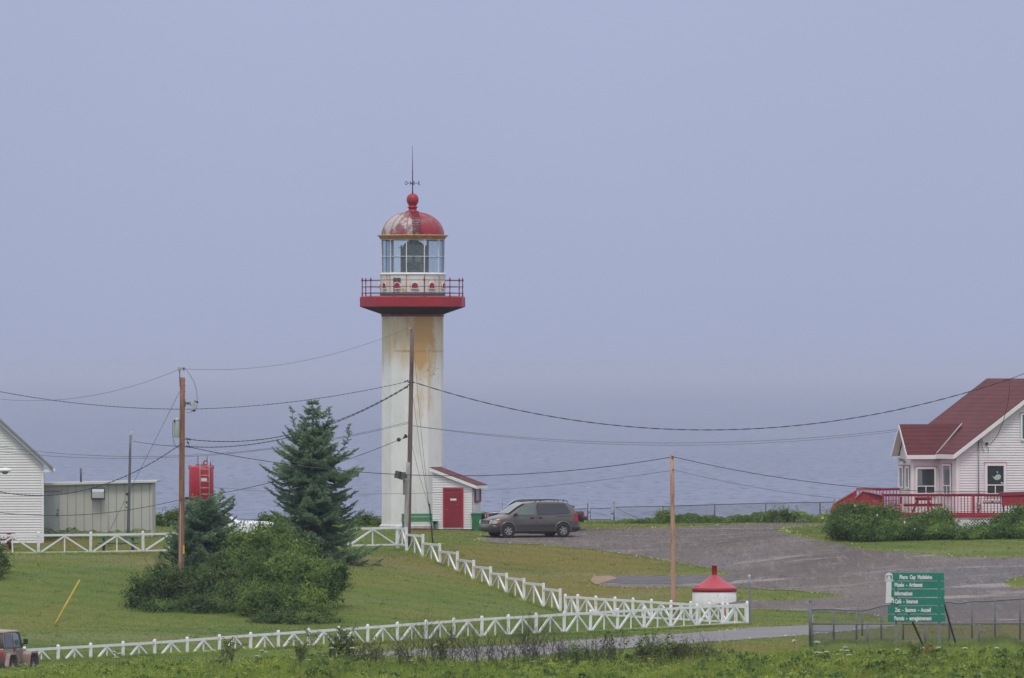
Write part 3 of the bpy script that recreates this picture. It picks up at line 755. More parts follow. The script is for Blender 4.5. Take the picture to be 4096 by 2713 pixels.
# ------------------------------------------------------------------ clapboard helper
def siding(m, O, u, nrm, spans, z0, z1, pitch=0.115, proud=0.018):
    """spans(z) -> (x0,x1) along u; boards lap downward"""
    k = int(math.ceil((z1 - z0) / pitch))
    for i in range(k):
        a, b = z0 + i * pitch + 0.015, min(z1, z0 + (i + 1) * pitch)
        xa, xb = spans(a), spans(b)
        if xa is None or xb is None: continue
        pb = [O + u * xa[0] + nrm * proud + Vector((0, 0, a)), O + u * xa[1] + nrm * proud + Vector((0, 0, a)), O + u * xb[1] + Vector((0, 0, b)), O + u * xb[0] + Vector((0, 0, b))]
        m.quad(*pb)
        m.quad(O + u * xa[0] + Vector((0, 0, a + 0.004)) - nrm * 0.02, O + u * xa[1] + Vector((0, 0, a + 0.004)) - nrm * 0.02, pb[1], pb[0])
def window(parent, name, O, u, nrm, x0, x1, z0, z1, glass, frame_mat, fw=0.07, bars=(), vbars=(), proud=0.058, label=None):
    """frame as the part, pane as its sub-part; bars = heights, vbars = (x, z_lo, z_hi)"""
    m = MB(); n0 = nrm * proud
    P = lambda x, z, d=0.0: O + u * x + nrm * (proud + d) + Vector((0, 0, z))
    for a, b, c, d in ((x0 - fw, x1 + fw, z0 - fw, z0), (x0 - fw, x1 + fw, z1, z1 + fw), (x0 - fw, x0, z0, z1), (x1, x1 + fw, z0, z1)):
        m.prism([P(a, c), P(b, c), P(b, d), P(a, d)], nrm * 0.04)
    for z in bars: m.prism([P(x0, z - 0.025), P(x1, z - 0.025), P(x1, z + 0.025), P(x0, z + 0.025)], nrm * 0.03)
    for x, a, b in vbars: m.prism([P(x - 0.02, a), P(x + 0.02, a), P(x + 0.02, b), P(x - 0.02, b)], nrm * 0.028)
    fo = m.build(name, frame_mat, parent)
    m = MB(); m.prism([P(x0, z0, -0.025), P(x1, z0, -0.025), P(x1, z1, -0.025), P(x0, z1, -0.025)], nrm * 0.02)
    m.build('pane', glass, fo)
    return fo

# ------------------------------------------------------------------ porch hut at the foot of the lighthouse
th = R(16); u = Vector((math.cos(th), -math.sin(th), 0)); v = Vector((math.sin(th), math.cos(th), 0))
YA = 442.6; SA = S(YA)
RF = Vector((xat(1889, YA), YA, 0))            # near right corner
LF = RF - u * 2.10
zg0 = zat(2110, YA) - 0.1
hut = empty('porch_hut', (RF.x - u.x, RF.y - u.y, zg0), 0, 'small white clapboard lean-to with a red door at the foot of the lighthouse', 'hut')
zr, zlft = zat(1941, YA), zat(1876, YA + 0.6)
def hut_top(x): return zlft + (zr - zlft) * (x / 2.10) - 0.04
def span_front(z):
    if z <= hut_top(2.1): return (0, 2.1)
    x = (z + 0.04 - zlft) / (zr - zlft) * 2.10
    return (0, max(0.02, x))
m = MB(); siding(m, LF, u, -v, span_front, zg0, zlft - 0.05, 0.125, 0.03)
siding(m, RF, v, u, lambda z: (0, 1.65), zg0, zr - 0.04, 0.125, 0.03)
m.prism([LF + v * 0.02 + Vector((0, 0, zg0)), RF + v * 0.02 - u * 0.02 + Vector((0, 0, zg0)), RF + v * 0.02 - u * 0.02 + Vector((0, 0, zr - 0.05)), LF + v * 0.02 + Vector((0, 0, zlft - 0.05))], v * 1.62)
m.build('wall', M['siding'], hut)
rise = Vector((0, 0, 1))
m = MB()
e0 = LF - u * 0.12 - v * 0.14; e1 = RF + u * 0.28 - v * 0.14
za = zlft + 0.03; zb_ = zr - 0.06
m.prism([e0 + rise * za, e1 + rise * zb_, e1 + rise * (zb_ + 0.06), e0 + rise * (za + 0.06)], v * 2.0); m.build('roof', M['roof_red'], hut)
m = MB(); m.prism([e0 - v * 0.03 + rise * (za - 0.13), e1 - v * 0.03 + rise * (zb_ - 0.13), e1 - v * 0.03 + rise * (zb_ + 0.03), e0 - v * 0.03 + rise * (za + 0.03)], v * 0.028)
m.prism([e1 + u * 0.005 - v * 0.03 + rise * (zb_ - 0.12), e1 + u * 0.005 + v * 1.9 + rise * (zb_ - 0.12), e1 + u * 0.005 + v * 1.9 + rise * (zb_ + 0.03), e1 + u * 0.005 - v * 0.03 + rise * (zb_ + 0.03)], u * 0.03)
m.build('fascia', M['white_trim'], hut)
def hx(px): return (px - 1889) / SA / math.cos(th) + 2.10
dz0, dz1 = zg0 + 0.1, zat(1960, YA)
m = MB(); x0, x1 = hx(1781), hx(1847)
P = lambda x, z, d=0: LF + u * x - v * (0.035 + d) + Vector((0, 0, z))
m.prism([P(x0, dz0), P(x1, dz0), P(x1, dz1), P(x0, dz1)], -v * 0.03)
m2 = paint('red_door', (0.25, 0.016, 0.032), 0.15, 2, 0.5, dirt=(0.45, 0.30, 0.30), dirt_amt=0.0)
dr = m.build('door', m2, hut)
for za_, zb2 in ((0.15, 0.85), (1.0, 1.75)):
    for xq in (0.12, 0.48):
        m = MB(); m.prism([P(x0 + xq, dz0 + za_, 0.028), P(x0 + xq + 0.26, dz0 + za_, 0.028), P(x0 + xq + 0.26, dz0 + zb2, 0.028), P(x0 + xq, dz0 + zb2, 0.028)], -v * 0.014); m.build('door_panel', m2, dr, bevel=0.006)
m = MB()
for a, b, c, d in ((x0 - 0.1, x0, dz0, dz1 + 0.1), (x1, x1 + 0.1, dz0, dz1 + 0.1), (x0, x1, dz1, dz1 + 0.1)):
    m.prism([P(a, c, 0.001), P(b, c, 0.001), P(b, d, 0.001), P(a, d, 0.001)], -v * 0.06)
m.build('door_frame', paint('bright_red', (0.40, 0.015, 0.03), 0.1, 3, 0.5), dr)
m = MB(); m.prism([P(hx(1803), zat(2003, YA), 0.032), P(hx(1827), zat(2003, YA), 0.032), P(hx(1827), zat(1995, YA), 0.032), P(hx(1803), zat(1995, YA), 0.032)], -v * 0.012)
dpl = m.build('door_plate', M['white_trim'], dr)
m = MB(); m.lathe(P(x0 + 0.1, zg0 + 1.0, 0.06), [(0, -0.03), (0.03, 0), (0, 0.03)], 8); m.build('handle', M['galv_light'], dr)
def hy(px): return (px - 1889) / SA / math.sin(th)
fo = window(hut, 'window', RF, v, u, 0.42, 1.22, zat(2003, YA), zat(1958, YA), M['glass_pale'], M['red'], 0.10)

# ------------------------------------------------------------------ bench, bin, hand tools by the lighthouse
def bench():
    yb = 443.2; s = S(yb); x0, x1 = xat(1606, yb), xat(1747, yb); z0 = zg((x0 + x1) / 2, yb)
    b = empty('garden_bench', ((x0 + x1) / 2, yb, z0), 0, 'long green wooden bench against the lighthouse wall', 'bench')
    for i, (pa, pb) in enumerate(((2055, 2067), (2069, 2083))):
        m = MB(); m.prism([(x0, yb + 0.1, zat(pb, yb)), (x1, yb + 0.1, zat(pb, yb)), (x1, yb + 0.13, zat(pa, yb)), (x0, yb + 0.13, zat(pa, yb))], (0, 0.04, 0)); m.build('back_slat', M['green'], b, bevel=0.006)
    m = MB(); m.box(((x0 + x1) / 2 + 0.03, yb - 0.18, zat(2085, yb)), (x1 - x0 + 0.08, 0.5, 0.05)); m.build('seat', M['green'], b, bevel=0.006)
    for x in (x0 + 0.1, x1 - 0.1):
        m = MB(); m.box((x, yb - 0.3, (z0 + zat(2086, yb)) / 2), (0.12, 0.1, zat(2086, yb) - z0)); m.box((x, yb + 0.17, (z0 + zat(2058, yb)) / 2), (0.1, 0.08, zat(2058, yb) - z0))
        m.box((x, yb - 0.1, zat(2088, yb) - 0.04), (0.09, 0.5, 0.08)); m.build('leg', M['dkgreen'], b)
bench()
m = MB(); yb = 442.5; xb = xat(1662, yb); m.box((xb, yb, zg(xb, yb) + 0.03), (1.9, 0.35, 0.1)); o = m.build('timber_sill', M['maroon'], origin=(xb, yb, zg(xb, yb)))
tag(o, 'low dark red timber lying on the grass under the green bench', 'timber')
# bin
yb = 442.4; xb = xat(1906, yb); z0 = zg(xb, yb)
b = empty('waste_bin', (xb, yb, z0), 0, 'green slope-sided waste bin between the red-doored hut and the van', 'bin')
m = MB(); t0, t1 = zat(2057, yb), z0
m.add([(xb - 0.15, yb - 0.15, t1), (xb + 0.15, yb - 0.15, t1), (xb + 0.15, yb + 0.15, t1), (xb - 0.15, yb + 0.15, t1), (xb - 0.27, yb - 0.25, t0), (xb + 0.27, yb - 0.25, t0), (xb + 0.27, yb + 0.25, t0), (xb - 0.27, yb + 0.25, t0)],
      [(0, 1, 5, 4), (1, 2, 6, 5), (2, 3, 7, 6), (3, 0, 4, 7), (0, 3, 2, 1)]); m.build('bin_body', M['green'], b)
m = MB(); m.box((xb, yb, t0 + 0.02), (0.58, 0.54, 0.05)); m.build('lid', M['dkgreen'], b, bevel=0.01)

# ================================================================== poles
def pole(name, label, mat, x0, y0, zb, top, r0, r1, group=None, cat='utility pole'):
    o = empty(name, (x0, y0, zb), 0, label, cat, group)
    m = MB(); b = Vector((x0, y0, zb - 0.3)); t_ = Vector(top)
    m.tube([b.lerp(t_, k / 6) for k in range(7)], [r0 + (r1 - r0) * k / 6 for k in range(7)], 12)
    m.build('shaft', mat, o)
    return o
Y1, Y2, Y3 = 398.0, 427.0, 391.0
p1b = Vector((xat(724, Y1), Y1, zg(xat(724, Y1), Y1))); p1t = at(730, 1510, Y1)
P1 = pole('utility_pole', 'tall reddish brown utility pole with a grey transformer, rising from the bushes', M['pole_old'], p1b.x, Y1, p1b.z, p1t, 0.145, 0.115)
s1 = S(Y1)
m = MB(); q = at(718.5, 1500, Y1); m.tube([at(720.5, 1546, Y1), at(718.5, 1486, Y1)], 0.028, 6); m.build('insulator_pin', M['darkgrey'], P1)
m = MB(); q = at(718, 1475, Y1); m.lathe(q, [(0.03, -0.12), (0.08, -0.1), (0.05, -0.07), (0.11, -0.03), (0.06, 0.0), (0.11, 0.04), (0.06, 0.07), (0.08, 0.1), (0, 0.11)], 12)
m.bar(q + Vector((-0.05, 0, 0.02)), q + Vector((0.14, 0, 0.02)), 0.05, 0.05); m.build('insulator', M['ceramic'], P1)
m = MB(); q = at(735, 1475, Y1); m.box(q, (0.1, 0.05, 0.1)); m.bar(q + Vector((-.02, 0, -.02)), q + Vector((0.02, 0, -0.12)), 0.03, 0.03); m.build('clamp', M['darkgrey'], P1)
m = MB()
for py_ in (1521, 1544, 1565, 1600, 1626): m.tube([at(719, py_, Y1 - 0.1), at(744, py_, Y1 - 0.1)], 0.012, 5)
m.build('bolt', M['darkgrey'], P1)
m = MB(); m.box(at(741.5, 1615, Y1), (0.04, 0.08, 0.24)); m.bar(at(742, 1615, Y1), at(762, 1615, Y1), 0.06, 0.05); m.box(at(752, 1614, Y1), (0.13, 0.1, 0.12)); m.box(at(761.5, 1615, Y1), (0.025, 0.05, 0.22))
m.bar(at(763, 1621, Y1), at(778, 1621, Y1), 0.03, 0.03); m.build('bracket', M['darkgrey'], P1)
m = MB(); a_, b_ = at(778, 1607, Y1), at(771, 1640, Y1)
m.tube([a_.lerp(b_, k / 10) for k in range(11)], [0.05 + 0.025 * (k % 2) for k in range(11)], 10); m.build('fuse_cutout', M['ceramic'], P1)
m = MB(); m.bar(at(776, 1604, Y1), at(793, 1611, Y1), 0.05, 0.05); m.box(at(788, 1608, Y1), (0.09, 0.06, 0.08)); m.lathe(at(777, 1643, Y1), [(0.02, -0.05), (0.07, -0.02), (0.07, 0.03), (0.02, 0.06)], 8)
m.bar(at(763, 1644, Y1), at(775, 1643, Y1), 0.03, 0.03); m.tube([at(790, 1612, Y1), at(784, 1636, Y1)], 0.012, 5); m.build('fuse_hardware', M['plastic'], P1)
tx = at(707, 1750, Y1 - 0.02)
m = MB(); hh = (1750 - 1678) / s1; m.lathe(tx, [(0.0, 0), (0.145, 0), (0.15, 0.03), (0.15, hh - 0.02), (0.14, hh)], 20); tr_ = m.build('transformer', M['transformer'], P1)
m = MB(); m.lathe(tx, [(0.165, hh - 0.03), (0.17, hh), (0.12, hh + 0.04), (0, hh + 0.05)], 20); m.build('lid', M['galv_light'], tr_)
m = MB(); m.bar(at(716, 1690, Y1 - 0.05), at(724, 1690, Y1), 0.08, 0.2); m.bar(at(716, 1738, Y1 - 0.05), at(724, 1738, Y1), 0.08, 0.2); m.box(at(698, 1685, Y1 - 0.18), (0.05, 0.05, 0.12)); m.build('mounting', M['plastic'], tr_)
m = MB()
for q in ((748, 1756), (758, 1758), (748, 1786), (757, 1788), (752, 1772)):
    m.box(at(q[0], q[1], Y1 - 0.1), (0.09, 0.07, 0.08), rot=Matrix.Rotation(R(q[0] * 7), 3, 'Y'))
m.bar(at(738, 1757, Y1 - 0.1), at(752, 1757, Y1 - 0.1), 0.03, 0.03); m.bar(at(738, 1787, Y1 - 0.1), at(760, 1787, Y1 - 0.1), 0.03, 0.03); m.bar(at(748, 1760, Y1 - .1), at(757, 1784, Y1 - .1), 0.02, 0.02)
m.box(at(748, 1994, Y1 - .1), (0.16, 0.1, 0.12)); m.build('cable_clamp', M['plastic'], P1)
m = MB(); m.box(at(734.5, 2199, Y1 - 0.145), (0.085, 0.02, 0.40)); m.build('marker_plate', M['yellow'], P1)
m = MB(); m.bar(at(722, 2010, Y1 - 0.125), at(720, 2300, Y1 - 0.16), 0.05, 0.03); m.build('conduit', M['pole_stub'], P1)

p2x = xat(1630, Y2)
P2 = pole('utility_pole', 'slightly leaning weathered utility pole standing in front of the lighthouse', M['pole_grey'], p2x + 0.02, Y2, zg(p2x, Y2), at(1649.5, 1296, Y2), 0.125, 0.095)
m = MB(); m.bar(at(1646, 1313, Y2 - 0.1), at(1634, 1316, Y2 - 0.1), 0.08, 0.08); m.bar(at(1640, 1312, Y2 - .1), at(1633, 1317, Y2 - .1), 0.05, 0.06); m.build('bracket', M['galv_light'], P2)
m = MB()
for q in ((1622, 1526), (1630, 1524), (1636, 1529), (1633, 1541), (1629, 1549), (1655, 1530)):
    m.box(at(q[0], q[1], Y2 - 0.12), (0.1, 0.08, 0.06), rot=Matrix.Rotation(R(q[0] * 11), 3, 'Y'))
m.bar(at(1618, 1527, Y2 - .12), at(1640, 1523, Y2 - .12), 0.02, 0.02)
for q in ((1618, 1750), (1626, 1747), (1622, 1742)): m.box(at(q[0], q[1], Y2 - 0.12), (0.12, 0.08, 0.1), rot=Matrix.Rotation(R(q[0] * 11), 3, 'Y'))
m.build('cable_clamp', M['plastic'], P2)
m = MB(); q = at(1595, 1759, Y2 - 0.12); m.lathe(q, [(0, -0.11), (0.08, -0.07), (0.11, 0), (0.08, 0.07), (0, 0.11)], 10); m.build('splice_ball', M['plastic'], P2)
xs_ = xat(1622, 425.9)
STB = pole('stub_pole', 'short pale weathered pole stub with floodlights beside the leaning pole', M['pole_stub'], xs_ - 0.02, 425.9, zg(xs_, 425.9), at(1633, 1850, 426.1), 0.125, 0.10, cat='pole')
m = MB(); q = at(1600, 1901, 425.6)
for dx, dz_, a in ((-0.10, 0.02, 12), (0.12, -0.03, 5)):
    m.box(q + Vector((dx, 0, dz_)), (0.32, 0.22, 0.36), rot=Matrix.Rotation(R(a), 3, 'Y'))
m.bar(q + Vector((0.1, 0, -0.1)), at(1628, 1905, 425.8), 0.07, 0.18); m.lathe(at(1607, 1917, 425.6), [(0, -.06), (.06, 0), (0, .06)], 8)
m.build('floodlight', M['darkgrey'], STB, bevel=0.01)
m = MB(); m.box(at(1617, 1950, 425.7), (0.13, 0.12, 0.74)); m.build('control_box', M['galv'], STB, bevel=0.01)

p3x = xat(2694, Y3)
P3 = pole('utility_pole', 'new pale orange wooden pole standing behind the white fence near the well', M['pole_new'], p3x, Y3, zg(p3x, Y3), at(2688, 1818, Y3), 0.12, 0.085)
m = MB(); m.box(at(2690, 1828, Y3 - 0.1), (0.1, 0.06, 0.07)); m.box(at(2692, 1879, Y3 - 0.1), (0.06, 0.06, 0.05)); m.build('cable_clamp', M['darkgrey'], P3)
# grey pole behind the shed fence
Yg = 432.0; xg = xat(512, Yg)
P4 = pole('service_mast', 'slim dark grey metal pole in front of the grey shed', M['mast'], xg, Yg, zg(xg, Yg), at(522, 1741, Yg), 0.085, 0.055, cat='pole')
m = MB(); m.tube([at(524, 1760, Yg), at(529, 1722, Yg)], 0.035, 8); m.build('pole_cap', M['galv_light'], P4)
m = MB(); m.bar(at(527, 1722, Yg), at(534, 1721, Yg), 0.04, 0.03); m.box(at(507, 1977, Yg - .1), (0.1, 0.08, 0.13)); m.box(at(506, 2010, Yg - .1), (0.07, 0.06, 0.12)); m.box(at(505, 2030, Yg - .1), (0.07, 0.06, 0.06))
m.build('bracket', M['plastic'], P4)
m = MB(); m.lathe(Vector((xg, Yg, zg(xg, Yg))), [(0.25, -0.2), (0.16, 0.12), (0.1, 0.3)], 10); m.build('footing', M['darkgrey'], P4)
# metal post at fence end
Ym = 384.6; xm = xat(3003, Ym)
o = pole('metal_post', 'grey metal post at the right end of the white fences', M['galv'], xm, Ym, zg(xm, Ym), at(2997, 2304, Ym), 0.055, 0.05, cat='post')
m = MB(); m.lathe(at(2997, 2304, Ym), [(0.06, -0.08), (0.07, 0), (0.04, 0.05), (0, 0.06)], 10); m.build('post_cap', M['galv_light'], o)
# green guy rod
qa = ground_at(1732, 2172); qb = at(1718, 2016, 428.5)
m = MB(); m.tube([qa - Vector((0, 0, .2)), qb], 0.035, 8); o = m.build('guy_guard', M['dkgreen'], origin=tuple(qa)); tag(o, 'thin dark green guard tube of the guy wires, leaning before the bench', 'guy guard')
# yellow guard on the lawn
qa = ground_at(222, 2493); qb = at(318, 2322, qa.y + 3.0)
m = MB(); m.tube([qa - (qb - qa) * 0.05, qb], [0.04, 0.045], 10); o = m.build('guy_guard', M['yellow_old'], origin=tuple(qa)); tag(o, 'slanting yellow plastic guy guard on the left lawn', 'guy guard')
# red and orange post behind the fence
qa = ground_at(2906, 2488); qa = Vector((xat(2906, 386.5), 386.5, zg(xat(2906, 386.5), 386.5)))
o = empty('marker_post', tuple(qa), 0, 'short dark red post with an orange top behind the white fences', 'post')
m = MB(); m.lathe(qa, [(0.075, -0.1), (0.075, 0.45), (0, 0.45)], 12); m.build('post_body', M['maroon'], o)
m = MB(); m.lathe(qa, [(0.07, 0.45), (0.065, 0.68), (0.04, 0.73), (0, 0.74)], 12); m.build('post_top', M['orange'], o)
# street lamp, pole beyond the left edge
Yt = 400.0
tp = Vector((xat(-70, Yt), Yt, zg(xat(-70, Yt), Yt)))
o = empty('street_lamp', tuple(tp), 0, 'white cobra-head street lamp reaching in from the left over the white house', 'street lamp')
m = MB(); m.tube([tp, Vector((tp.x, Yt, zat(1800, Yt)))], [0.14, 0.11], 12); m.build('lamp_post', M['pole_grey'], o)
m = MB(); m.tube([at(-70, 1900, Yt), at(-40, 1885, Yt), at(-5, 1881, Yt)], 0.03, 8); m.build('bracket_arm', M['galv_light'], o)
m = MB()
ring = []
for i, (t_, w_, h_) in enumerate(((0, .05, .05), (.12, .11, .09), (.35, .15, .12), (.55, .17, .12), (.72, .14, .09), (.8, .04, .04))):
    for k in range(12):
        a = 2 * math.pi * k / 12; ring.append(at(-16, 1882, Yt) + Vector((t_ * 0.95 - 0.05, math.cos(a) * w_, math.sin(a) * h_ * (1.0 if math.sin(a) > 0 else 0.7))))
m.add(ring, [(i * 12 + k, i * 12 + (k + 1) % 12, (i + 1) * 12 + (k + 1) % 12, (i + 1) * 12 + k) for i in range(5) for k in range(12)], True); m.build('lamp_head', M['white_trim'], o)
m = MB(); m.lathe(at(20, 1889, Yt), [(0.16, 0.02), (0.14, -0.05), (0.08, -0.09), (0, -0.1)], 14); m.build('lens', M['glass_pale'], o)
m = MB(); m.lathe(at(8, 1871, Yt), [(0.04, -.02), (0.04, 0.04), (0, 0.05)], 8); m.build('photocell', M['galv'], o)

# ================================================================== wires
def wire(label, pts, y0, y1, r=0.016, mat='cable', name='overhead_wire', twist=0, group=None):
    r = r * 0.72
    """a parabola through three picture points, spanning from depth y0 to depth y1"""
    (x0, z0), (xm_, zm), (x1, z1) = pts
    co = np.polyfit([x0, xm_, x1], [z0, zm, z1], 2)
    n_ = 60 if not twist else 160
    P_ = []
    for k in range(n_ + 1):
        t_ = k / n_; px = x0 + (x1 - x0) * t_; Yk = y0 + (y1 - y0) * t_
        P_.append(at(px, float(np.polyval(co, px)), Yk))
    m = MB()
    if twist:
        for ph in (0, math.pi):
            Q = [q + Vector((0, math.cos(k * twist + ph), math.sin(k * twist + ph))) * r * 0.9 for k, q in enumerate(P_)]
            m.tube(Q, r * 0.8, 5)
    else: m.tube(P_, r, 5)
    o = m.build(name, M[mat], origin=tuple(P_[0]))
    return tag(o, label, 'wire', group)
TW = 0.9
wire('thin wire sagging from the transformer pole top to the left edge', [(720, 1476), (383, 1580), (0, 1597)], Y1, 412, 0.012, 'cable_grey')
wire('uppermost thin wire from the transformer pole to the leaning pole top', [(738, 1476), (1200, 1446), (1636, 1312)], Y1, Y2, 0.012, 'cable_grey')
wire('twisted cable from the left edge past the transformer pole', [(0, 1567), (459, 1627), (760, 1637)], 405, 398.4, 0.015, 'cable', twist=TW)
wire('twisted cable running on from the transformer pole to the leaning pole', [(760, 1637), (1200, 1604), (1624, 1528)], 398.4, Y2, 0.015, 'cable', twist=TW)
wire('upper of two heavy twisted cables crossing the tall spruce', [(751, 1757), (1159, 1739), (1628, 1545)], Y1, Y2, 0.020, 'cable', twist=TW)
wire('lower of two heavy twisted cables crossing the tall spruce', [(761, 1787), (1159, 1749), (1628, 1549)], Y1, Y2, 0.020, 'cable', twist=TW)
wire('upper thin line from the left edge to the middle of the leaning pole', [(0, 1789), (904, 1812), (1633, 1688)], 412, Y2, 0.014, 'cable_grey')
wire('lower thin line from the left edge to the middle of the leaning pole', [(0, 1807), (536, 1834), (1633, 1694)], 412, Y2, 0.014, 'cable_grey')
wire('long black cable from the transformer pole behind the spruce to the new pole', [(760, 1789), (1700, 1902), (2684, 1829)], Y1, Y3, 0.024, 'cable')
wire('cable from the slim grey pole to the transformer pole', [(533, 1765), (627, 1779), (724, 1786)], Yg, Y1, 0.022, 'cable')
wire('heavy twisted cable falling from the transformer pole across the grey shed', [(735, 1768), (402, 1943), (0, 1968)], Y1, 385, 0.022, 'cable', twist=TW)
wire('low cable crossing the grey shed and the white house', [(740, 1994), (387, 2055), (0, 2051)], Y1, 390, 0.02, 'cable')
wire('low cable rising from the transformer pole past the spruce to the leaning pole', [(745, 1996), (1123, 1920), (1620, 1750)], Y1, Y2, 0.022, 'cable')
wire('heavy black cable from the leaning pole to the red roof ridge', [(1661, 1531), (2700, 1718), (4040, 1516)], Y2, 428.1, 0.024, 'cable', twist=TW)
wire('heavy black cable running off from the red roof ridge to the right', [(4040, 1516), (4100, 1494), (4250, 1440)], 428.1, 430, 0.024, 'cable')
wire('upper of the paired thin lines between the leaning pole and the red-roofed house', [(1652, 1703), (2596, 1772), (3600, 1717)], Y2, 433, 0.014, 'cable_grey')
wire('lower of the paired thin lines between the leaning pole and the red-roofed house', [(1652, 1704), (2596, 1781), (3600, 1724)], Y2, 433, 0.012, 'cable_grey')
wire('black cable from the top of the new pole to the red-roofed house', [(2695, 1828), (3300, 1935), (3946, 1968)], Y3, 427.0, 0.022, 'cable')
wire('thin line from below the top of the new pole to the red deck', [(2697, 1880), (3051, 1955), (3425, 2000)], Y3, 421, 0.013, 'cable_grey')
wire('thin low line across the lighthouse to the new pole', [(853, 1950), (1700, 1973), (2680, 1883)], 436, Y3, 0.012, 'cable_grey')
ge = at(1716, 2030, 428.4)
for px_, py_, lb in ((1657, 1405, 'topmost'), (1653, 1590, 'middle'), (1647, 1777, 'lowest')):
    m = MB(); a_ = at(px_, py_, Y2); m.tube([a_, a_.lerp(ge, .5) + Vector((-.03, 0, -.05)), ge], 0.009, 5)
    tag(m.build('guy_wire', M['cable_grey'], origin=tuple(a_)), lb + ' guy wire from the leaning pole to the dark green guard', 'guy wire')
m = MB(); a_ = at(718, 1568, Y1); b_ = ground_at(420, 2160); m.tube([a_, b_], 0.010, 5)
tag(m.build('guy_wire', M['cable_grey'], origin=tuple(a_)), 'long guy wire from the transformer pole down past the grey shed', 'guy wire')
m = MB()
m.tube([at(*q, Y1) for q in ((741, 1475), (760, 1499), (777, 1530), (787, 1565), (789, 1603))], 0.010, 5)
m.tube([at(*q, Y1) for q in ((773, 1645), (760, 1652), (745, 1648))], 0.010, 5)
m.tube([at(*q, Y1 - .1) for q in ((691, 1688), (690, 1740), (696, 1775), (708, 1790), (722, 1794))], 0.012, 5)
m.build('jumper_wire', M['cable'], P1)
m = MB(); m.tube([at(*q, 428.1) for q in ((4040, 1518), (4038, 1560), (4030, 1620), (4012, 1690), (3988, 1745), (3962, 1778), (3945, 1774))], 0.018, 5)
tag(m.build('service_cable', M['cable'], origin=tuple(at(4040, 1518, 428.1))), 'cable drooping from the ridge down the white gable wall of the red-roofed house', 'cable')

# ================================================================== white fences
def wfence(name, label, pts, stair=False):
    """pts: list of (px, py_top, py_base, Y) for the posts, left to right"""
    P_ = [at(a, t_, Y_) for a, t_, b_, Y_ in pts]; B_ = [Vector((q.x, q.y, zat(b_, q.y))) for q, (a, t_, b_, Y_) in zip(P_, pts)]
    mid = len(pts) // 2
    o = empty(name, tuple(B_[mid]), 0, label, 'fence')
    for q, b_ in zip(P_, B_):
        m = MB(); g = min(b_.z, zg(q.x, q.y)) - 0.15
        m.box((q.x, q.y, (q.z + g) / 2), (0.13, 0.13, q.z - g), rot=Matrix.Rotation(R(random.uniform(-1.6, 1.6)), 3, 'Y') @ Matrix.Rotation(R(random.uniform(-8, 8)), 3, 'Z'))
        if not stair: m.lathe((q.x, q.y, q.z), [(0.085, -0.03), (0.085, 0), (0.05, 0.035), (0, 0.04)], 4, False, R(45))
        m.build('post', M['white'], o, bevel=0.008)
    f = Vector((0, -0.075, 0))
    tr, br = MB(), MB()
    for i in range(len(P_) - 1):
        a, b_ = P_[i], P_[i + 1]; ga, gb = B_[i], B_[i + 1]
        if stair == 'step':
            zt = min(a.z, b_.z) - 0.10; zb = min(ga.z, gb.z) + 0.16
            ta, tb = Vector((a.x, a.y, zt + 0.02)), Vector((b_.x, b_.y, zt)); ba, bb = Vector((ga.x, ga.y, zb + 0.02)), Vector((gb.x, gb.y, zb))
        else:
            ta, tb = a - Vector((0, 0, 0.115)), b_ - Vector((0, 0, 0.115)); ba, bb = ga + Vector((0, 0, 0.09)), gb + Vector((0, 0, 0.09))
        tr.bar(ta + f * 0.6, tb + f * 0.6, 0.05, 0.105); br.bar(ba + f * 0.6, bb + f * 0.6, 0.05, 0.085)
        tm_, bm_ = (ta + tb) / 2, (ba + bb) / 2
        m = MB()
        top_ = tm_ - Vector((0, 0, 0.05))
        m.bar(top_ + f * 0.35, ba.lerp(bb, 0.05) + f * 0.35 + Vector((0, 0, 0.04)), 0.075, 0.075)
        m.bar(top_ + f * 0.35, bb.lerp(ba, 0.05) + f * 0.35 + Vector((0, 0, 0.04)), 0.075, 0.075)
        m.bar(tm_, bm_, 0.065, 0.065)
        m.build('brace', M['white'], o)
    tr.build('top_rail', M['white'], o); br.build('bottom_rail', M['white'], o)
    return o
def lerpY(x, xs_, ys_): return float(np.interp(x, xs_, ys_))
front = [(2989, 2408), (2890, 2413), (2788, 2419), (2683, 2425), (2577, 2430), (2470, 2436), (2362, 2442), (2257, 2448), (2144, 2455), (2034, 2461), (1927, 2467), (1816, 2475), (1704, 2483), (1590, 2491),
         (1471, 2500), (1355, 2508), (1234, 2516), (1114, 2524), (1003, 2532), (878, 2541), (749, 2551), (619, 2560), (492, 2568), (363, 2575), (232, 2582), (98, 2590)]
fp = []
for a, t_ in front[::-1]:
    Y_ = lerpY(a, [98, 2989], [357, 384.5]); fp.append((a, t_, t_ + lerpY(a, [98, 2989], [99, 92]), Y_))
wfence('rail_fence', 'long white rail fence with inverted V braces running across the front of the lawn', fp)
stair = [(1592, 2102, 2186, 424), (1626, 2109, 2195, 422.6), (1691, 2137, 2237, 420), (1760, 2173, 2275, 416.5), (1829, 2206, 2306, 413), (1894, 2240, 2336, 409.5), (1962, 2266, 2361, 406.5), (2026, 2292, 2386, 404),
         (2096, 2312, 2413, 401), (2174, 2332, 2440, 398), (2241, 2355, 2460, 395.5)]
wfence('stepped_fence', 'white fence stepping down the slope from the lighthouse corner', stair, 'step')
back = [(2241, 2378, 2460, 395.2), (2311, 2380, 2462, 394), (2383, 2386, 2466, 393), (2460, 2390, 2470, 392), (2532, 2394, 2474, 391), (2606, 2399, 2479, 390), (2685, 2404, 2484, 389), (2763, 2408, 2488, 388),
        (2837, 2412, 2492, 387), (2910, 2416, 2496, 386), (2984, 2418, 2500, 385)]
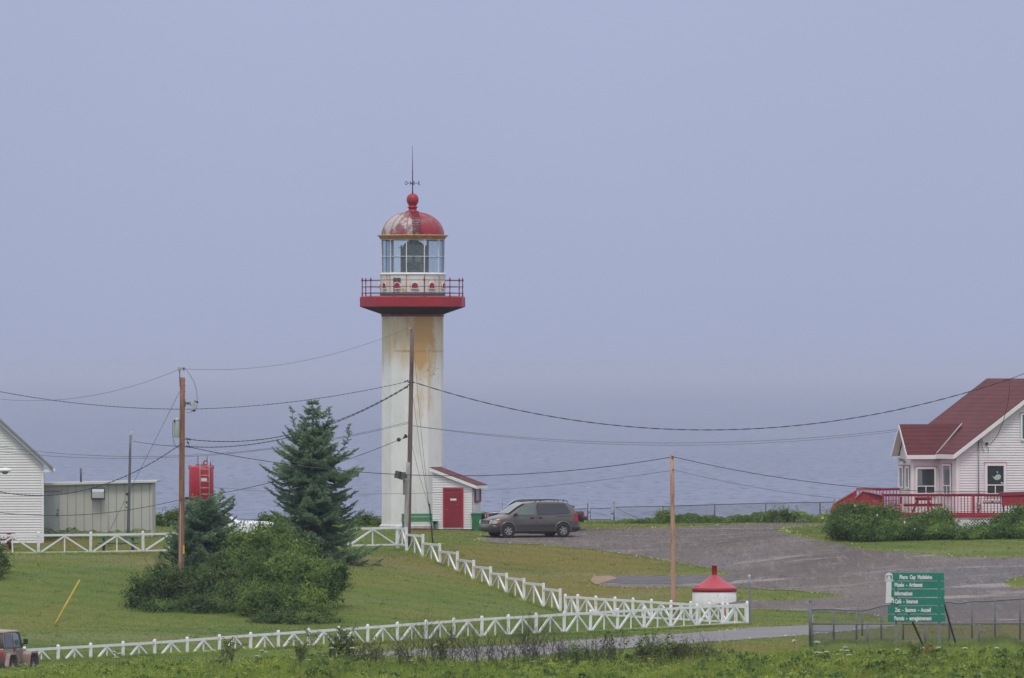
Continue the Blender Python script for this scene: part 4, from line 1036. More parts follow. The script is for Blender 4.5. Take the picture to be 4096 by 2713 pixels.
wfence('rail_fence', 'level white fence continuing from the stepped fence to the grey metal post', back[1:] if False else [(2262, 2379, 2461, 394.9)] + back[1:])
# far left fence with wide bays
lf = [(-262, 2136, 2224, 414.5), (-54, 2134, 2222, 415), (154, 2132, 2219, 415.5), (363, 2130, 2216, 416), (572, 2128, 2212, 416.5), (781, 2123, 2206, 417.5), (990, 2118, 2201, 418.5), (1190, 2113, 2196, 420), (1392, 2107, 2190, 422), (1588, 2102, 2186, 424)]
wfence('rail_fence', 'white fence with wide braced bays behind the spruces and the green picnic table', lf)

# ================================================================== chain link fences
def link_mesh(m, a0, b0, a1, b1, pitch=0.10, w=0.006):
    """a0-b0 bottom edge, a1-b1 top edge"""
    L_ = (b0 - a0).length; hh = (a1 - a0).length
    n_ = int(L_ / pitch)
    def pt(s, t_): return a0.lerp(b0, s).lerp(a1.lerp(b1, s), t_)
    k = hh / L_
    for i in range(-int(hh / pitch), n_):
        s = i * pitch / L_
        for sg in (1, -1):
            s0, s1 = (s, s + k) if sg > 0 else (s + k, s)
            t0, t1 = 0.0, 1.0
            if s0 < 0: t0 = -s0 / (s1 - s0) if s1 != s0 else 0; s0c = 0
            if s0 > 1: t0 = (1 - s0) / (s1 - s0)
            if s1 > 1: t1 = (1 - s0) / (s1 - s0)
            if s1 < 0: t1 = -s0 / (s1 - s0)
            if t1 - t0 < 0.03: continue
            q0 = pt(s0 + (s1 - s0) * t0, t0); q1 = pt(s0 + (s1 - s0) * t1, t1)
            m.bar(q0, q1, w, w)
def cfence(name, label, posts, rail, mat='galv', mesh=True, pr=0.035, rr=0.022):
    """posts: (px, py_top, Y) ; rail: list of (px,py,Y) of the top rail"""
    q0 = at(*posts[len(posts) // 2]); g0 = zg(q0.x, q0.y)
    o = empty(name, (q0.x, q0.y, g0), 0, label, 'fence')
    for px_, py_, Y_ in posts:
        q = at(px_, py_, Y_); m = MB(); m.tube([Vector((q.x, q.y, zg(q.x, q.y) - 0.2)), q], pr, 8); m.build('post', M[mat], o)
    m = MB(); m.tube([at(*r_) for r_ in rail], rr, 6); m.build('top_rail', M[mat], o)
    if mesh:
        m = MB()
        for a, b_ in zip(rail[:-1], rail[1:]):
            A, B = at(*a), at(*b_)
            link_mesh(m, Vector((A.x, A.y, zg(A.x, A.y))), Vector((B.x, B.y, zg(B.x, B.y))), A, B, 0.08, 0.006)
        m.build('wire_netting', M[mat], o)
    return o
Yc = 461.0
cf = cfence('chain_link_fence', 'low chain link fence along the cliff edge in front of the sea', [(2652, 2027, Yc), (2859, 2021, 463), (3063, 2015, 464), (3280, 2012, 465), (3490, 2008, 465)],
       [(2462, 2029, Yc), (2652, 2025.5, Yc), (2859, 2019, 463), (3063, 2013, 464), (3300, 2009, 465), (3600, 2003, 465)], 'darkgrey')
m = MB(); m.tube([at(2462, 2031, Yc), at(2596, 2097, Yc)], 0.022, 6); m.build('brace', M['galv'], cf)
cfence('chain_link_fence', 'short chain link fence behind the dark pickup, left of the gate', [(2351, 2014, Yc), (2050, 2042, Yc)], [(2050, 2043, Yc), (2289, 2037, Yc), (2348, 2035, Yc)], 'darkgrey')
cfence('chain_link_fence', 'far chain link fence seen between the grey shed, the spruces and the lighthouse', [(620, 2085, 460), (900, 2080, 460), (1200, 2073, 460), (1440, 2067, 460)],
       [(600, 2088, 460), (900, 2082, 460), (1200, 2073, 460), (1420, 2067.5, 460), (1560, 2067, 460)], 'darkgrey', False)
q = at(2402, 2080, Yc); g0 = zg(q.x, q.y)
o = empty('wire_gate', (q.x, q.y, g0), 0, 'small chain link gate between two tall grey posts at the cliff fence', 'gate')
for px_, pt_ in ((2351.5, 2013), (2456, 2009)):
    if px_ > 2400:
        m = MB(); A = at(px_, pt_, Yc); m.tube([Vector((A.x, A.y, g0 - 0.2)), A], 0.045, 8); m.lathe(A, [(0.055, -0.05), (0.055, 0.01), (0, 0.04)], 8); m.build('gate_post', M['galv'], o)
m = MB(); z1_, z0_ = zat(2033.5, Yc), g0 + 0.06; xa, xb = xat(2361, Yc), xat(2444, Yc)
m.tube([Vector((xa, Yc, z0_)), Vector((xa, Yc, z1_)), Vector((xb, Yc, z1_)), Vector((xb, Yc, z0_)), Vector((xa, Yc, z0_))], 0.022, 6); m.tube([Vector((xa, Yc, zat(2078, Yc))), Vector((xb, Yc, zat(2078, Yc)))], 0.016, 6)
m.build('gate_frame', M['darkgrey'], o)
m = MB(); m.box((xat(2450, Yc), Yc - 0.05, zat(2055, Yc)), (0.12, 0.06, 0.06)); m.box((xat(2356, Yc), Yc - 0.05, zat(2049, Yc)), (0.10, 0.05, 0.05)); m.build('latch', M['darkgrey'], o)
m = MB(); link_mesh(m, Vector((xa, Yc, z0_)), Vector((xb, Yc, z0_)), Vector((xa, Yc, z1_)), Vector((xb, Yc, z1_)), 0.10, 0.005); m.build('wire_netting', M['galv'], o)

Yb, Yf = 373.0, 367.0
bf = cfence('chain_link_fence', 'chain link fence with a bent wavy top rail behind the green sign',
       [(3335, 2439, Yb), (3426, 2443, Yb), (3449, 2437, Yb + 3), (3525, 2430, Yb), (3613, 2420, Yb), (3797, 2410, Yb), (3888, 2406, Yb), (3980, 2402, Yb), (4080, 2384, Yb), (4190, 2395, Yb)],
       [(3248, 2439, Yb), (3335, 2437.5, Yb), (3380, 2442, Yb), (3450, 2442.5, Yb), (3480, 2437, Yb), (3530, 2423, Yb), (3600, 2418, Yb), (3700, 2412, Yb), (3797, 2408.5, Yb), (3835, 2415, Yb), (3888, 2405, Yb), (3935, 2406, Yb), (4078, 2396, Yb), (4200, 2393, Yb)], 'mast', pr=0.04, rr=0.036)
m = MB(); m.tube([at(3985, 2483, Yb), at(4078, 2478, Yb)], 0.022, 6); m.build('brace', M['galv_light'], bf)
ff_ = cfence('chain_link_fence', 'lower chain link fence with a straight top rail around the green sign', [(3470, 2502, Yf), (3700, 2500, Yf + 1), (3917, 2500, Yf + .5), (4140, 2500, Yf)],
       [(3246, 2495.5, Yf), (3470, 2496, Yf), (3700, 2495.5, Yf), (3917, 2494.5, Yf), (4140, 2494, Yf), (4300, 2494, Yf)], 'mast', pr=0.045, rr=0.032)
q = at(3241, 2403, Yf); m = MB(); m.tube([Vector((q.x, q.y, zg(q.x, q.y) - .2)), q], 0.065, 10); m.lathe(q, [(0.07, -0.07), (0.075, 0.0), (0.04, 0.04), (0, 0.05)], 10); m.build('post', M['mast'], ff_)
m = MB(); m.tube([at(3251, 2458, Yf + .2), at(3252, 2590, Yf + .2)], 0.025, 6); m.tube([at(3246, 2524, Yf), at(3337, 2524, Yf)], 0.02, 6); m.build('brace', M['galv'], ff_)

# ================================================================== green sign
Ys = 364.0
sgx = xat(3670, Ys)
sg = empty('information_sign', (sgx, Ys, zg(sgx, Ys)), 0, 'green sign board of six planks with white French lettering and a lighthouse cut-out', 'sign')
rows = [(2291.5, 2322.5, 3562, 3776.5, 'Phare  Cap  Madeleine', 3598, 3728.5), (2325.5, 2353.5, 3562, 3777, 'Musée  -  Artisanat', 3578.5, 3690), (2358, 2388, 3562, 3778, 'Informations', 3578, 3649.5),
        (2392, 2420, 3562, 3778.5, 'Café  -  Internet', 3579, 3672), (2424.5, 2454, 3551, 3779, 'Zec  -  Saumon  -  Accueil', 3579, 3723.5), (2458.5, 2487.5, 3551, 3780.5, 'Permis  -  enregistrement', 3577.5, 3726)]
rows = rows[:1] + rows[1:]
white_l = paint('sign_white', (0.72, 0.73, 0.72), 0.05, 3, 0.6)
for pt_, pb_, xa, xb, txt, ta, tb in rows:
    m = MB(); A, B = at(xa, pt_, Ys), at(xb, pb_, Ys); m.box(((A.x + B.x) / 2, Ys, (A.z + B.z) / 2), (B.x - A.x, 0.05, A.z - B.z)); pl_ = m.build('plank', M['signgreen'], sg, bevel=0.004)
    to = text_mesh('lettering', txt, 0.235, white_l, pl_, Vector((0, 0, 0)), FRONT, 1.0, 0.006, 0.011)
    co = np.array([v_.co[:] for v_ in to.data.vertices]); x0, x1 = co[:, 0].min(), co[:, 0].max(); zb = 0
    W = xat(tb, Ys) - xat(ta, Ys); k = W / (x1 - x0)
    inv = wmat(pl_).inverted()
    # re-place: local x scaled, baseline a little above the plank's lower edge
    raw = wmat(pl_)
    for v_ in to.data.vertices:
        w_ = raw @ v_.co
        w_ = Vector((xat(ta, Ys) + (w_.x - (raw @ Vector((x0, 0, 0))).x) * k, Ys - 0.031 - (0.006 if w_.y < 0 else 0), zat(pb_ - 6.5, Ys) + w_.z))
        v_.co = inv @ w_
m = MB()
for sgx_ in (3585, 3757):
    m = MB(); g = zg(xat(sgx_, Ys + 0.1), Ys + .1); m.box((xat(sgx_, Ys), Ys + 0.08, (zat(2293, Ys) + g) / 2 - 0.1), (0.085, 0.09, zat(2293, Ys) - g + 0.2)); m.build('post', M['galv'], sg)
for a, b_ in (((3625, 2430, Ys + 0.1), (3700, 2582, Ys + 2.2)), ((3768, 2385, Ys + 0.1), (3830, 2592, Ys + 2.2))):
    m = MB(); A, B = at(*a), at(*b_); B.z = min(B.z, zg(B.x, B.y)) - 0.0; m.bar(A, B, 0.07, 0.06); m.build('brace', M['darkgrey'], sg)
# lighthouse cut-out
m = MB(); Yk = Ys - 0.05; Q = lambda x, y: at(3500 + x / 4.48, 2250 + y / 4.48, Yk)
d_ = Vector((0, 0.03, 0))
m.prism([Q(192, 725), Q(203, 350), Q(297, 350), Q(290, 625), Q(312, 632), Q(338, 660), Q(340, 725), Q(318, 725), Q(318, 680), Q(300, 680), Q(298, 725)], d_)
m.prism([Q(252 + 78 * math.cos(R(a)) * (1.0), 324 + 26 * math.sin(R(a))) for a in range(0, 360, 20)], d_)
m.prism([Q(190, 232), Q(192, 215), Q(212, 198), Q(240, 185), Q(262, 185), Q(292, 198), Q(314, 215), Q(316, 232)], d_)
m.prism([Q(190, 300), Q(190, 232), Q(203, 232), Q(203, 300)], d_); m.prism([Q(301, 300), Q(301, 232), Q(315, 232), Q(315, 300)], d_)
m.prism([Q(225, 300), Q(228, 268), Q(246, 245), Q(262, 245), Q(276, 268), Q(280, 300)], d_)
m.build('lighthouse_cutout', white_l, sg)
m = MB()
for k in range(5): m.lathe(Q(206 + k * 24, 325) + Vector((0, -0.004, -0.0)), [(0, -0.02), (0.018, 0), (0, 0.02)], 6)
m.build('gallery_dot', M['darkgrey'], sg)

# ================================================================== well with the red conical roof
Yw = 396.5; wx = xat(2857.5, Yw); sw = S(Yw); wz = zat(2398, Yw)
w = empty('well_house', (wx, Yw, wz), 0, 'round white concrete well with a red conical roof and chimney', 'well')
Cw = Vector((wx, Yw, 0)); rr_ = 88.5 / sw
m = MB(); m.lathe(Cw, [(rr_, wz - 0.4), (rr_ - 0.01, zat(2364, Yw)), (rr_ - 0.05, zat(2364, Yw))], 48); m.build('base_ring', M['concrete'], w)
m = MB(); m.lathe(Cw, [(rr_ - 0.02, zat(2366.5, Yw)), (rr_ + 0.01, zat(2366.5, Yw)), (rr_ + 0.015, zat(2353, Yw)), (rr_ - 0.02, zat(2350.5, Yw))], 48); m.build('roof_rim', M['red'], w)
m = MB(); m.lathe(Cw, [(rr_ + 0.005, zat(2351.5, Yw)), (rr_ * 0.5, zat(2325, Yw)), (11 / sw, zat(2301, Yw))], 48); m.build('cone_roof', M['red_cone'], w)
m = MB(); m.lathe(Cw, [(11 / sw, zat(2304, Yw)), (10.5 / sw, zat(2266, Yw)), (13 / sw, zat(2265, Yw)), (13 / sw, zat(2262.5, Yw)), (7 / sw, zat(2259.5, Yw)), (0, zat(2259, Yw))], 20); m.build('chimney', M['red'], w)
m = MB(); q = at(2789, 2350, Yw - 0.6)
m.tube([q + Vector((0.09 * math.cos(R(a)), 0.02, 0.07 * math.sin(R(a)))) for a in range(-20, 201, 20)], 0.014, 5); m.build('handle', M['maroon'], w)

# ================================================================== red tank
Yk = 444.0; kx = xat(805, Yk); ks = S(Yk); kz = zg(kx, Yk)
tk = empty('fuel_tank', (kx, Yk, kz), 0, 'upright red cylindrical tank with a pale ladder behind the small spruce', 'tank')
Ck = Vector((kx, Yk, 0)); rk = 49.5 / ks; zt = zat(1872, Yk)
m = MB(); m.lathe(Ck, [(rk * 0.7, kz + 0.55), (rk, kz + 0.7), (rk, zt), (rk * 0.93, zt + 0.07), (rk * 0.6, zt + 0.12), (0, zt + 0.14)], 40); tb_ = m.build('tank_shell', M['tank'], tk)
for a in (45, 135, 225, 315):
    m = MB(); q = Ck + Vector((math.cos(R(a)) * rk * 0.75, math.sin(R(a)) * rk * 0.75, kz)); m.tube([q, q + Vector((0, 0, 0.75))], 0.05, 8); m.build('leg', M['tank'], tk)
m = MB()
for sx_ in (-1, 1):
    q = Ck + Vector((sx_ * rk * 0.9, -0.1, zt)); m.tube([q + Vector((-0.06, 0, -0.05)), q + Vector((-0.06, 0, 0.1)), q + Vector((0, 0, 0.14)), q + Vector((0.06, 0, 0.1)), q + Vector((0.06, 0, -0.05))], 0.022, 6)
m.build('lifting_lug', M['tank'], tk)
m = MB(); m.lathe(Ck + Vector((0, 0, zt)), [(0.28, 0.08), (0.28, 0.19), (0, 0.2)], 16); m.build('manhole', M['darkgrey'], tk)
m = MB(); q = Ck + Vector((0.13, -0.1, zt + 0.1)); m.tube([q, q + Vector((0, 0, 0.2)), q + Vector((0.04, 0, 0.27)), q + Vector((0.13, 0, 0.27)), q + Vector((0.18, 0, 0.2))], 0.035, 8); m.build('vent_pipe', M['tank'], tk)
m = MB(); q = Ck + Vector((0.47, -0.1, zt + 0.05)); m.tube([q, q + Vector((0, 0, 0.25))], 0.025, 6); m.build('gauge_pipe', M['plastic'], tk)
ld = empty('tank_ladder', (0.06, -rk - 0.1, 0.5)); ld.parent = tk
for px_ in (801, 837.5):
    m = MB(); m.tube([at(px_, 2040, Yk - rk - 0.1), at(px_ - 1, 1873, Yk - rk - 0.1), at(px_ - 2, 1826, Yk - rk + 0.05), at(px_ - 9, 1826, Yk - rk + 0.6), at(px_ - 9, 1872, Yk - rk + 0.6)], 0.022, 6); m.build('ladder_rail', M['galv_light'], ld)
for k in range(7):
    m = MB(); m.tube([at(801, 1877 + 25 * k, Yk - rk - 0.1), at(837.5, 1877 + 25 * k, Yk - rk - 0.1)], 0.02, 6); m.build('rung', M['galv_light'], ld)
m = MB(); m.box(at(816, 1918, Yk - rk - 0.012), (0.30, 0.02, 0.14)); m.build('label_plate', M['white_trim'], tk)

# ================================================================== grey shed
Yh = 434.0
shx0, shx1 = xat(120, Yh), xat(609, Yh); sz0 = zg((shx0 + shx1) / 2, Yh) - 0.1
sh = empty('metal_shed', ((shx0 + shx1) / 2, Yh, sz0), 0, 'long flat-roofed grey metal shed behind the left fence', 'shed')
ztl, ztr = zat(1942, Yh), zat(1934, Yh)
m = MB(); m.prism([(shx0, Yh, sz0), (shx1, Yh, sz0), (shx1, Yh, ztr), (shx0, Yh, ztl + 0.0)], (0, 4.0, 0)); wo = m.build('wall', M['shed'], sh)
m = MB()
for x in (270, 303, 336, 370, 403, 433, 465, 499, 532, 566, 598):
    xx_ = xat(x, Yh); m.box((xx_, Yh - 0.004, (sz0 + ztr) / 2), (0.028, 0.012, ztr - sz0 - 0.03)); m.box((xx_ + 0.02, Yh - 0.010, (sz0 + ztr) / 2), (0.008, 0.014, ztr - sz0 - 0.03))
m.build('panel_joint', M['shed_joint'], wo)
m = MB(); a, b_ = xat(110, Yh), xat(628, Yh)
m.prism([(a, Yh - 0.25, zat(1944, Yh)), (b_, Yh - 0.25, zat(1931, Yh)), (b_, Yh - 0.25, zat(1923.5, Yh)), (a, Yh - 0.25, zat(1934, Yh))], (0, 4.6, 0)); m.build('roof', M['galv_light'], sh)
m = MB(); m.prism([(a, Yh - 0.27, zat(1943, Yh)), (b_, Yh - 0.27, zat(1930, Yh)), (b_, Yh - 0.27, zat(1923, Yh)), (a, Yh - 0.27, zat(1933.5, Yh))], (0, 0.018, 0)); m.build('fascia', paint('shed_fascia', (0.60, 0.61, 0.58), 0.05, 2, 0.6), sh)
m = MB(); m.prism([(xat(176, Yh), Yh - 0.02, sz0), (xat(235, Yh), Yh - 0.02, sz0), (xat(235, Yh), Yh - 0.02, zat(1968, Yh)), (xat(176, Yh), Yh - 0.02, zat(1968, Yh))], (0, 0.016, 0)); dr = m.build('door', M['shed_door'], sh)
m = MB(); x_ = xat(236.5, Yh); m.box((x_, Yh - 0.02, (sz0 + zat(1967, Yh)) / 2), (0.035, 0.04, zat(1967, Yh) - sz0)); m.box((xat(206, Yh), Yh - 0.02, zat(1966, Yh)), (0.8, 0.05, 0.03)); m.box((xat(212, Yh), Yh - 0.05, zat(1964, Yh)), (0.95, 0.08, 0.015)); m.build('door_frame', M['shed_joint'], dr)
m = MB(); m.box((xat(232, Yh), Yh - 0.05, zat(2040, Yh)), (0.06, 0.05, 0.08)); m.box((xat(229, Yh), Yh - 0.05, zat(2055, Yh)), (0.08, 0.05, 0.05)); m.box((xat(229, Yh), Yh - 0.05, zat(2063, Yh)), (0.08, 0.05, 0.06)); m.build('handle', M['darkgrey'], dr)
m = MB(); x0, x1 = xat(370, Yh), xat(417, Yh); zt_, zb_ = zat(1955, Yh), zat(1994, Yh)
prof_ = [(0, zt_), (-0.28, zt_ - 0.02), (-0.42, zt_ - 0.15), (-0.45, zb_ + 0.03), (-0.40, zb_), (0, zb_)]
m.prism([(x0, Yh + y_, z_) for y_, z_ in prof_], (x1 - x0, 0, 0)); vh = m.build('vent_hood', M['galv_light'], sh)
m = MB(); m.prism([(x0 - 0.07, Yh - 0.004, zt_ + 0.04), (x1 + 0.03, Yh - 0.004, zt_ + 0.04), (x1 + 0.03, Yh - 0.004, zb_ - 0.05), (x0 - 0.07, Yh - 0.004, zb_ - 0.05)], (0, -0.03, 0)); m.build('vent_frame', M['darkgrey'], vh)
m = MB(); m.tube([at(324, 1932, Yh + 1), at(323, 1874, Yh + 1)], 0.05, 8); m.build('flue_pipe', M['darkgrey'], sh)

# ================================================================== white house at the left edge
Ye = 427.5; ex1 = xat(175, Ye); ez0 = zat(2173, Ye) ; ezt = zat(1886, Ye)
W_ = 6.4; pk = ex1 - W_ / 2; slope = 0.92
hl = empty('clapboard_house', (pk, Ye, ez0), 0, 'white clapboard house with a grey gable roof at the left edge', 'house')
u1, n1 = Vector((1, 0, 0)), Vector((0, -1, 0)); O_ = Vector((ex1 - W_, Ye, 0))
def sp(z):
    if z <= ezt + 0.35: return (0, W_)
    d = (z - ezt - 0.35) / slope
    return (d, W_ - d) if d < W_ / 2 - 0.05 else None
m = MB(); siding(m, O_, u1, n1, sp, ez0, ezt + 0.3 + slope * W_ / 2 - 0.1, 0.128, 0.03)
siding(m, Vector((ex1, Ye, 0)), Vector((0, 1, 0)), Vector((1, 0, 0)), lambda z: (0, 8), ez0, ezt + 0.1, 0.128, 0.03)
m.prism([(O_.x + 0.02, Ye + 0.02, ez0), (ex1 - 0.02, Ye + 0.02, ez0), (ex1 - 0.02, Ye + 0.02, ezt + 0.25), (pk, Ye + 0.02, ezt + 0.25 + slope * W_ / 2), (O_.x + 0.02, Ye + 0.02, ezt + 0.25)], (0, 7.96, 0)); m.build('wall', M['siding'], hl)
m = MB(); m.box((ex1 - W_ / 2, Ye + 4, ez0 - 0.2), (W_ - 0.05, 7.9, 0.42)); m.build('foundation', M['concrete'], hl)
for sgn in (-1, 1):
    ea = Vector((pk + sgn * (W_ / 2 + 0.46), Ye - 0.28, zat(1883, Ye))); ri = Vector((pk, Ye - 0.28, ea.z + slope * (W_ / 2 + 0.46)))
    m = MB(); th_ = Vector((0, 0, 0.13)); m.prism([ea, ri, ri + th_, ea + th_], (0, 8.6, 0)) if sgn > 0 else m.prism([ea, ri, ri + th_, ea + th_], (0, 8.6, 0)); m.build('roof', M['roofgrey'], hl)
    m = MB(); m.prism([ea + Vector((0, -0.03, -0.06)), ri + Vector((0, -0.03, -0.06)), ri + Vector((0, -0.03, 0.04)), ea + Vector((0, -0.03, 0.04))], (0, 0.026, 0)); m.build('fascia', M['roofgrey'], hl)
m = MB(); m.box((ex1 + 0.22, Ye - 0.1, zat(1882, Ye) - 0.02), (0.46, 0.3, 0.13)); m.box((ex1 + 0.5, Ye - 0.2, zat(1880, Ye)), (0.12, 0.2, 0.12)); m.build('soffit', M['siding'], hl)
m = MB(); m.box((ex1 - 0.045, Ye - 0.03, (ez0 + ezt) / 2), (0.09, 0.03, ezt - ez0)); m.build('corner_board', M['white_trim'], hl)
hl.rotation_euler = (0, 0, 0.057)

# ================================================================== picnic tables
def picnic(label, x, y, z, rz, L_, H_, matn, width=1.45, group=None):
    o = empty('picnic_table', (x, y, z), rz, label, 'picnic table')
    m = MB()
    for k in range(4): m.box((0, -0.285 + k * 0.19, H_), (L_, 0.175, 0.045))
    m.build('table_top', M[matn], o, local=True)
    for s in (-1, 1):
        m = MB(); m.box((0, s * (width / 2 - 0.13), H_ * 0.6), (L_, 0.25, 0.045)); m.build('seat', M[matn], o, local=True)
    for sx_ in (-1, 1):
        xx_ = sx_ * (L_ / 2 - 0.28)
        m = MB()
        for s in (-1, 1): m.bar((xx_, s * 0.22, H_ - 0.03), (xx_, s * 0.55, 0.0), 0.05, 0.12, Vector((1, 0, 0)))
        m.bar((xx_ + 0.05, -width / 2, H_ * 0.55), (xx_ + 0.05, width / 2, H_ * 0.55), 0.05, 0.12); m.bar((xx_ + 0.05, -0.38, H_ - 0.06), (xx_ + 0.05, 0.38, H_ - 0.06), 0.05, 0.1)
        m.build('leg', M[matn], o, local=True)
    return o
q = Vector((xat(473, 417.6), 417.6, 0)); picnic('dark green picnic table on the grass behind the left white fence', q.x, q.y, zg(q.x, q.y), R(2), 1.95, 0.72, 'dkgreen')
q = Vector((xat(-12, 421), 421, 0)); picnic('red picnic table at the left edge before the white house', q.x, q.y, zg(q.x, q.y), R(-3), 1.7, 0.78, 'maroon')

# ================================================================== red roofed house
YH = 428.0; th = R(17); u = Vector((math.cos(th), math.sin(th), 0)); v = Vector((-math.sin(th), math.cos(th), 0)); n_ = -v
K = Vector((xat(3827, YH), YH, 0)); sH = S(YH); rise = Vector((0, 0, 1))
hz0 = 0.2; eave = zat(1826, YH); WID = 9.6; half = WID / 2; ridge = zat(1516, YH + 4) - 0.13; D_ = 8.6
hh_ = empty('red_roofed_house', tuple(K + u * half + v * D_ / 2 + rise * hz0), 0, 'white clapboard house with red shingle roof and bay behind the red deck', 'house')
sl = (ridge - eave) / (half + 0.25)
wt = eave - 0.0 + sl * 0.22
def sp(z):
    if z <= wt: return (0, WID)
    d = (z - wt) / sl
    return (d, WID - d) if d < half - 0.05 else None
m = MB(); siding(m, K, u, n_, sp, hz0, ridge - 0.15, 0.125, 0.03)
m.prism([K + v * 0.02 + rise * hz0, K + v * .02 + u * WID + rise * hz0, K + v * .02 + u * WID + rise * (wt - 0.05), K + v * .02 + u * half + rise * (ridge - 0.1), K + v * .02 + rise * (wt - 0.05)], v * (D_ - 0.04))
siding(m, K + v * D_, -v, -u, lambda z: (0, D_), hz0, wt - 0.05, 0.125, 0.03)
m.build('wall', M['siding'], hh_)
m = MB(); m.prism([K - u * 0.035 + n_ * 0.04 + rise * hz0, K + u * 0.10 + n_ * 0.04 + rise * hz0, K + u * 0.10 + n_ * 0.04 + rise * (wt - 0.02), K - u * 0.035 + n_ * 0.04 + rise * (wt - 0.02)], v * 0.14); m.build('corner_board', M['white_trim'], hh_)
E0 = K - u * 0.27 - v * 0.28 + rise * eave; R0 = K + u * half - v * 0.28 + rise * (ridge + 0.03)
E1 = K + u * (WID + 0.27) - v * 0.28 + rise * eave; dv = v * (D_ + 0.5)
for ea in (E0, E1):
    m = MB(); m.prism([ea, R0, R0 + rise * 0.12, ea + rise * 0.12], dv); rf = m.build('roof', M['roof_red'], hh_)
m = MB()
for ea in (E0, E1): m.prism([ea + n_ * 0.035 - rise * 0.14, R0 + n_ * 0.035 - rise * 0.14, R0 + n_ * 0.035 + rise * 0.09, ea + n_ * 0.035 + rise * 0.09], v * 0.03)
m.prism([E0 - u * 0.03 - rise * 0.13, E0 - u * 0.03 + dv - rise * 0.13, E0 - u * 0.03 + dv + rise * 0.09, E0 - u * 0.03 + rise * 0.09], u * 0.028)
m.build('fascia', M['white_trim'], hh_)
# cross-gabled bay on the left wall
def HP(a, b_, z): return K + u * a + v * b_ + rise * z       # house coordinates
bx0 = -1.44; by0, by1 = 2.55, 4.30
bay = empty('bay_wing', tuple(wmat(hh_).inverted() @ HP(bx0 / 2, 3.6, hz0))); bay.parent = hh_
ez, rz_ = eave - 0.02, zat(1704, YH + 4)
m = MB(); bw = ez + 0.02
siding(m, HP(bx0, by0, 0), u, n_, lambda z: (0, -bx0), hz0, bw, 0.125, 0.012)
bm_ = (by0 + by1) / 2; bs = (rz_ - ez) / ((by1 - by0) / 2 + 0.25)
def sp2(z):
    if z <= bw + 0.1: return (0, by1 - by0)
    d = (z - bw - 0.1) / bs
    return (d, by1 - by0 - d) if d < (by1 - by0) / 2 - 0.03 else None
siding(m, HP(bx0, by1, 0), -v, -u, sp2, hz0, rz_ - 0.25, 0.125, 0.012)
m.prism([HP(bx0 + .02, by0 + .02, hz0), HP(bx0 + .02, by0 + .02, bw), HP(bx0 + .02, bm_, rz_ - 0.22), HP(bx0 + .02, by1 - .02, bw), HP(bx0 + .02, by1 - .02, hz0)], u * (-bx0 + 0.5)); m.build('wall', M['siding'], bay)
rx0 = bx0 - 0.34; rx1 = (rz_ - eave) / sl - 0.52
for sgn, yy in ((1, by0 - 0.28), (-1, by1 + 0.28)):
    m = MB(); A = HP(rx0, yy, ez); B = HP(rx0, bm_, rz_); Cc = HP(rx1, bm_, rz_); Dd = HP(-0.24, yy, ez + 0.01); t_ = rise * 0.09
    m.add([A, B, Cc, Dd, A + t_, B + t_, Cc + t_, Dd + t_], [(0, 1, 2, 3), (4, 7, 6, 5), (0, 4, 5, 1), (1, 5, 6, 2), (2, 6, 7, 3), (3, 7, 4, 0)]); m.build('roof', M['roof_red'], bay)
    m = MB(); dn = -rise * 0.012; m.add([A + dn, B + dn, HP(bx0 + 0.01, bm_, rz_ - 0.012), HP(bx0 + 0.01, yy, ez - 0.012), A + dn * 2, B + dn * 2, HP(bx0 + 0.01, bm_, rz_ - 0.024), HP(bx0 + 0.01, yy, ez - 0.024)], [(0, 1, 2, 3), (4, 7, 6, 5), (0, 4, 5, 1), (1, 5, 6, 2), (2, 6, 7, 3), (3, 7, 4, 0)]); m.build('soffit', M['white_trim'], bay)
    if sgn > 0:
        m = MB(); m.bar(Cc + t_ * 1.3 + n_ * 0.05, Dd + t_ * 1.5 + n_ * 0.05, 0.06, 0.06); m.build('valley_flashing', M['galv_light'], bay)
m = MB()
for yy in (by0 - 0.28, by1 + 0.28):
    A = HP(rx0 - 0.03, yy, ez - 0.13); B = HP(rx0 - 0.03, bm_, rz_ - 0.13); m.prism([A, B, B + rise * 0.21, A + rise * 0.21], u * 0.028)
m.prism([HP(rx0, by0 - 0.31, ez - 0.13), HP(-0.2, by0 - 0.31, ez - 0.13), HP(-0.2, by0 - 0.31, ez + 0.07), HP(rx0, by0 - 0.31, ez + 0.07)], v * 0.028)
m.prism([HP(rx0, by0 - 0.28, ez - 0.14), HP(-0.27, by0 - 0.28, ez - 0.14), HP(-0.27, by0 + 0.02, ez - 0.14), HP(rx0, by0 + 0.02, ez - 0.14)], rise * 0.02)
m.build('fascia', M['white_trim'], bay)
cs = sH * math.cos(th)
def ux(px): return (px - 3827) / cs
zp = lambda py: zat(py, YH)
zp2 = lambda py: zat(py, YH + 3)
m = MB()
for a, b_ in ((bx0, bx0 + 0.1), (-0.12, 0)): m.prism([HP(a, by0 - .03, hz0), HP(b_, by0 - .03, hz0), HP(b_, by0 - .03, bw), HP(a, by0 - .03, bw)], v * 0.028)
m.prism([HP(bx0 - .03, by0, hz0), HP(bx0 - .03, by0 + .1, hz0), HP(bx0 - .03, by0 + .1, bw), HP(bx0 - .03, by0, bw)], u * 0.028); m.build('corner_board', M['white_trim'], bay)
redtrim = paint('faded_red_trim', (0.45, 0.22, 0.22), 0.1, 4, 0.6)
def header(parent, O, U, N, x0, x1, z, w_=0.05):
    m = MB(); m.prism([O + U * x0 + N * 0.05 + rise * z, O + U * x1 + N * 0.05 + rise * z, O + U * x1 + N * 0.05 + rise * (z + w_), O + U * x0 + N * 0.05 + rise * (z + w_)], N * 0.05); m.build('red_drip_cap', redtrim, parent)
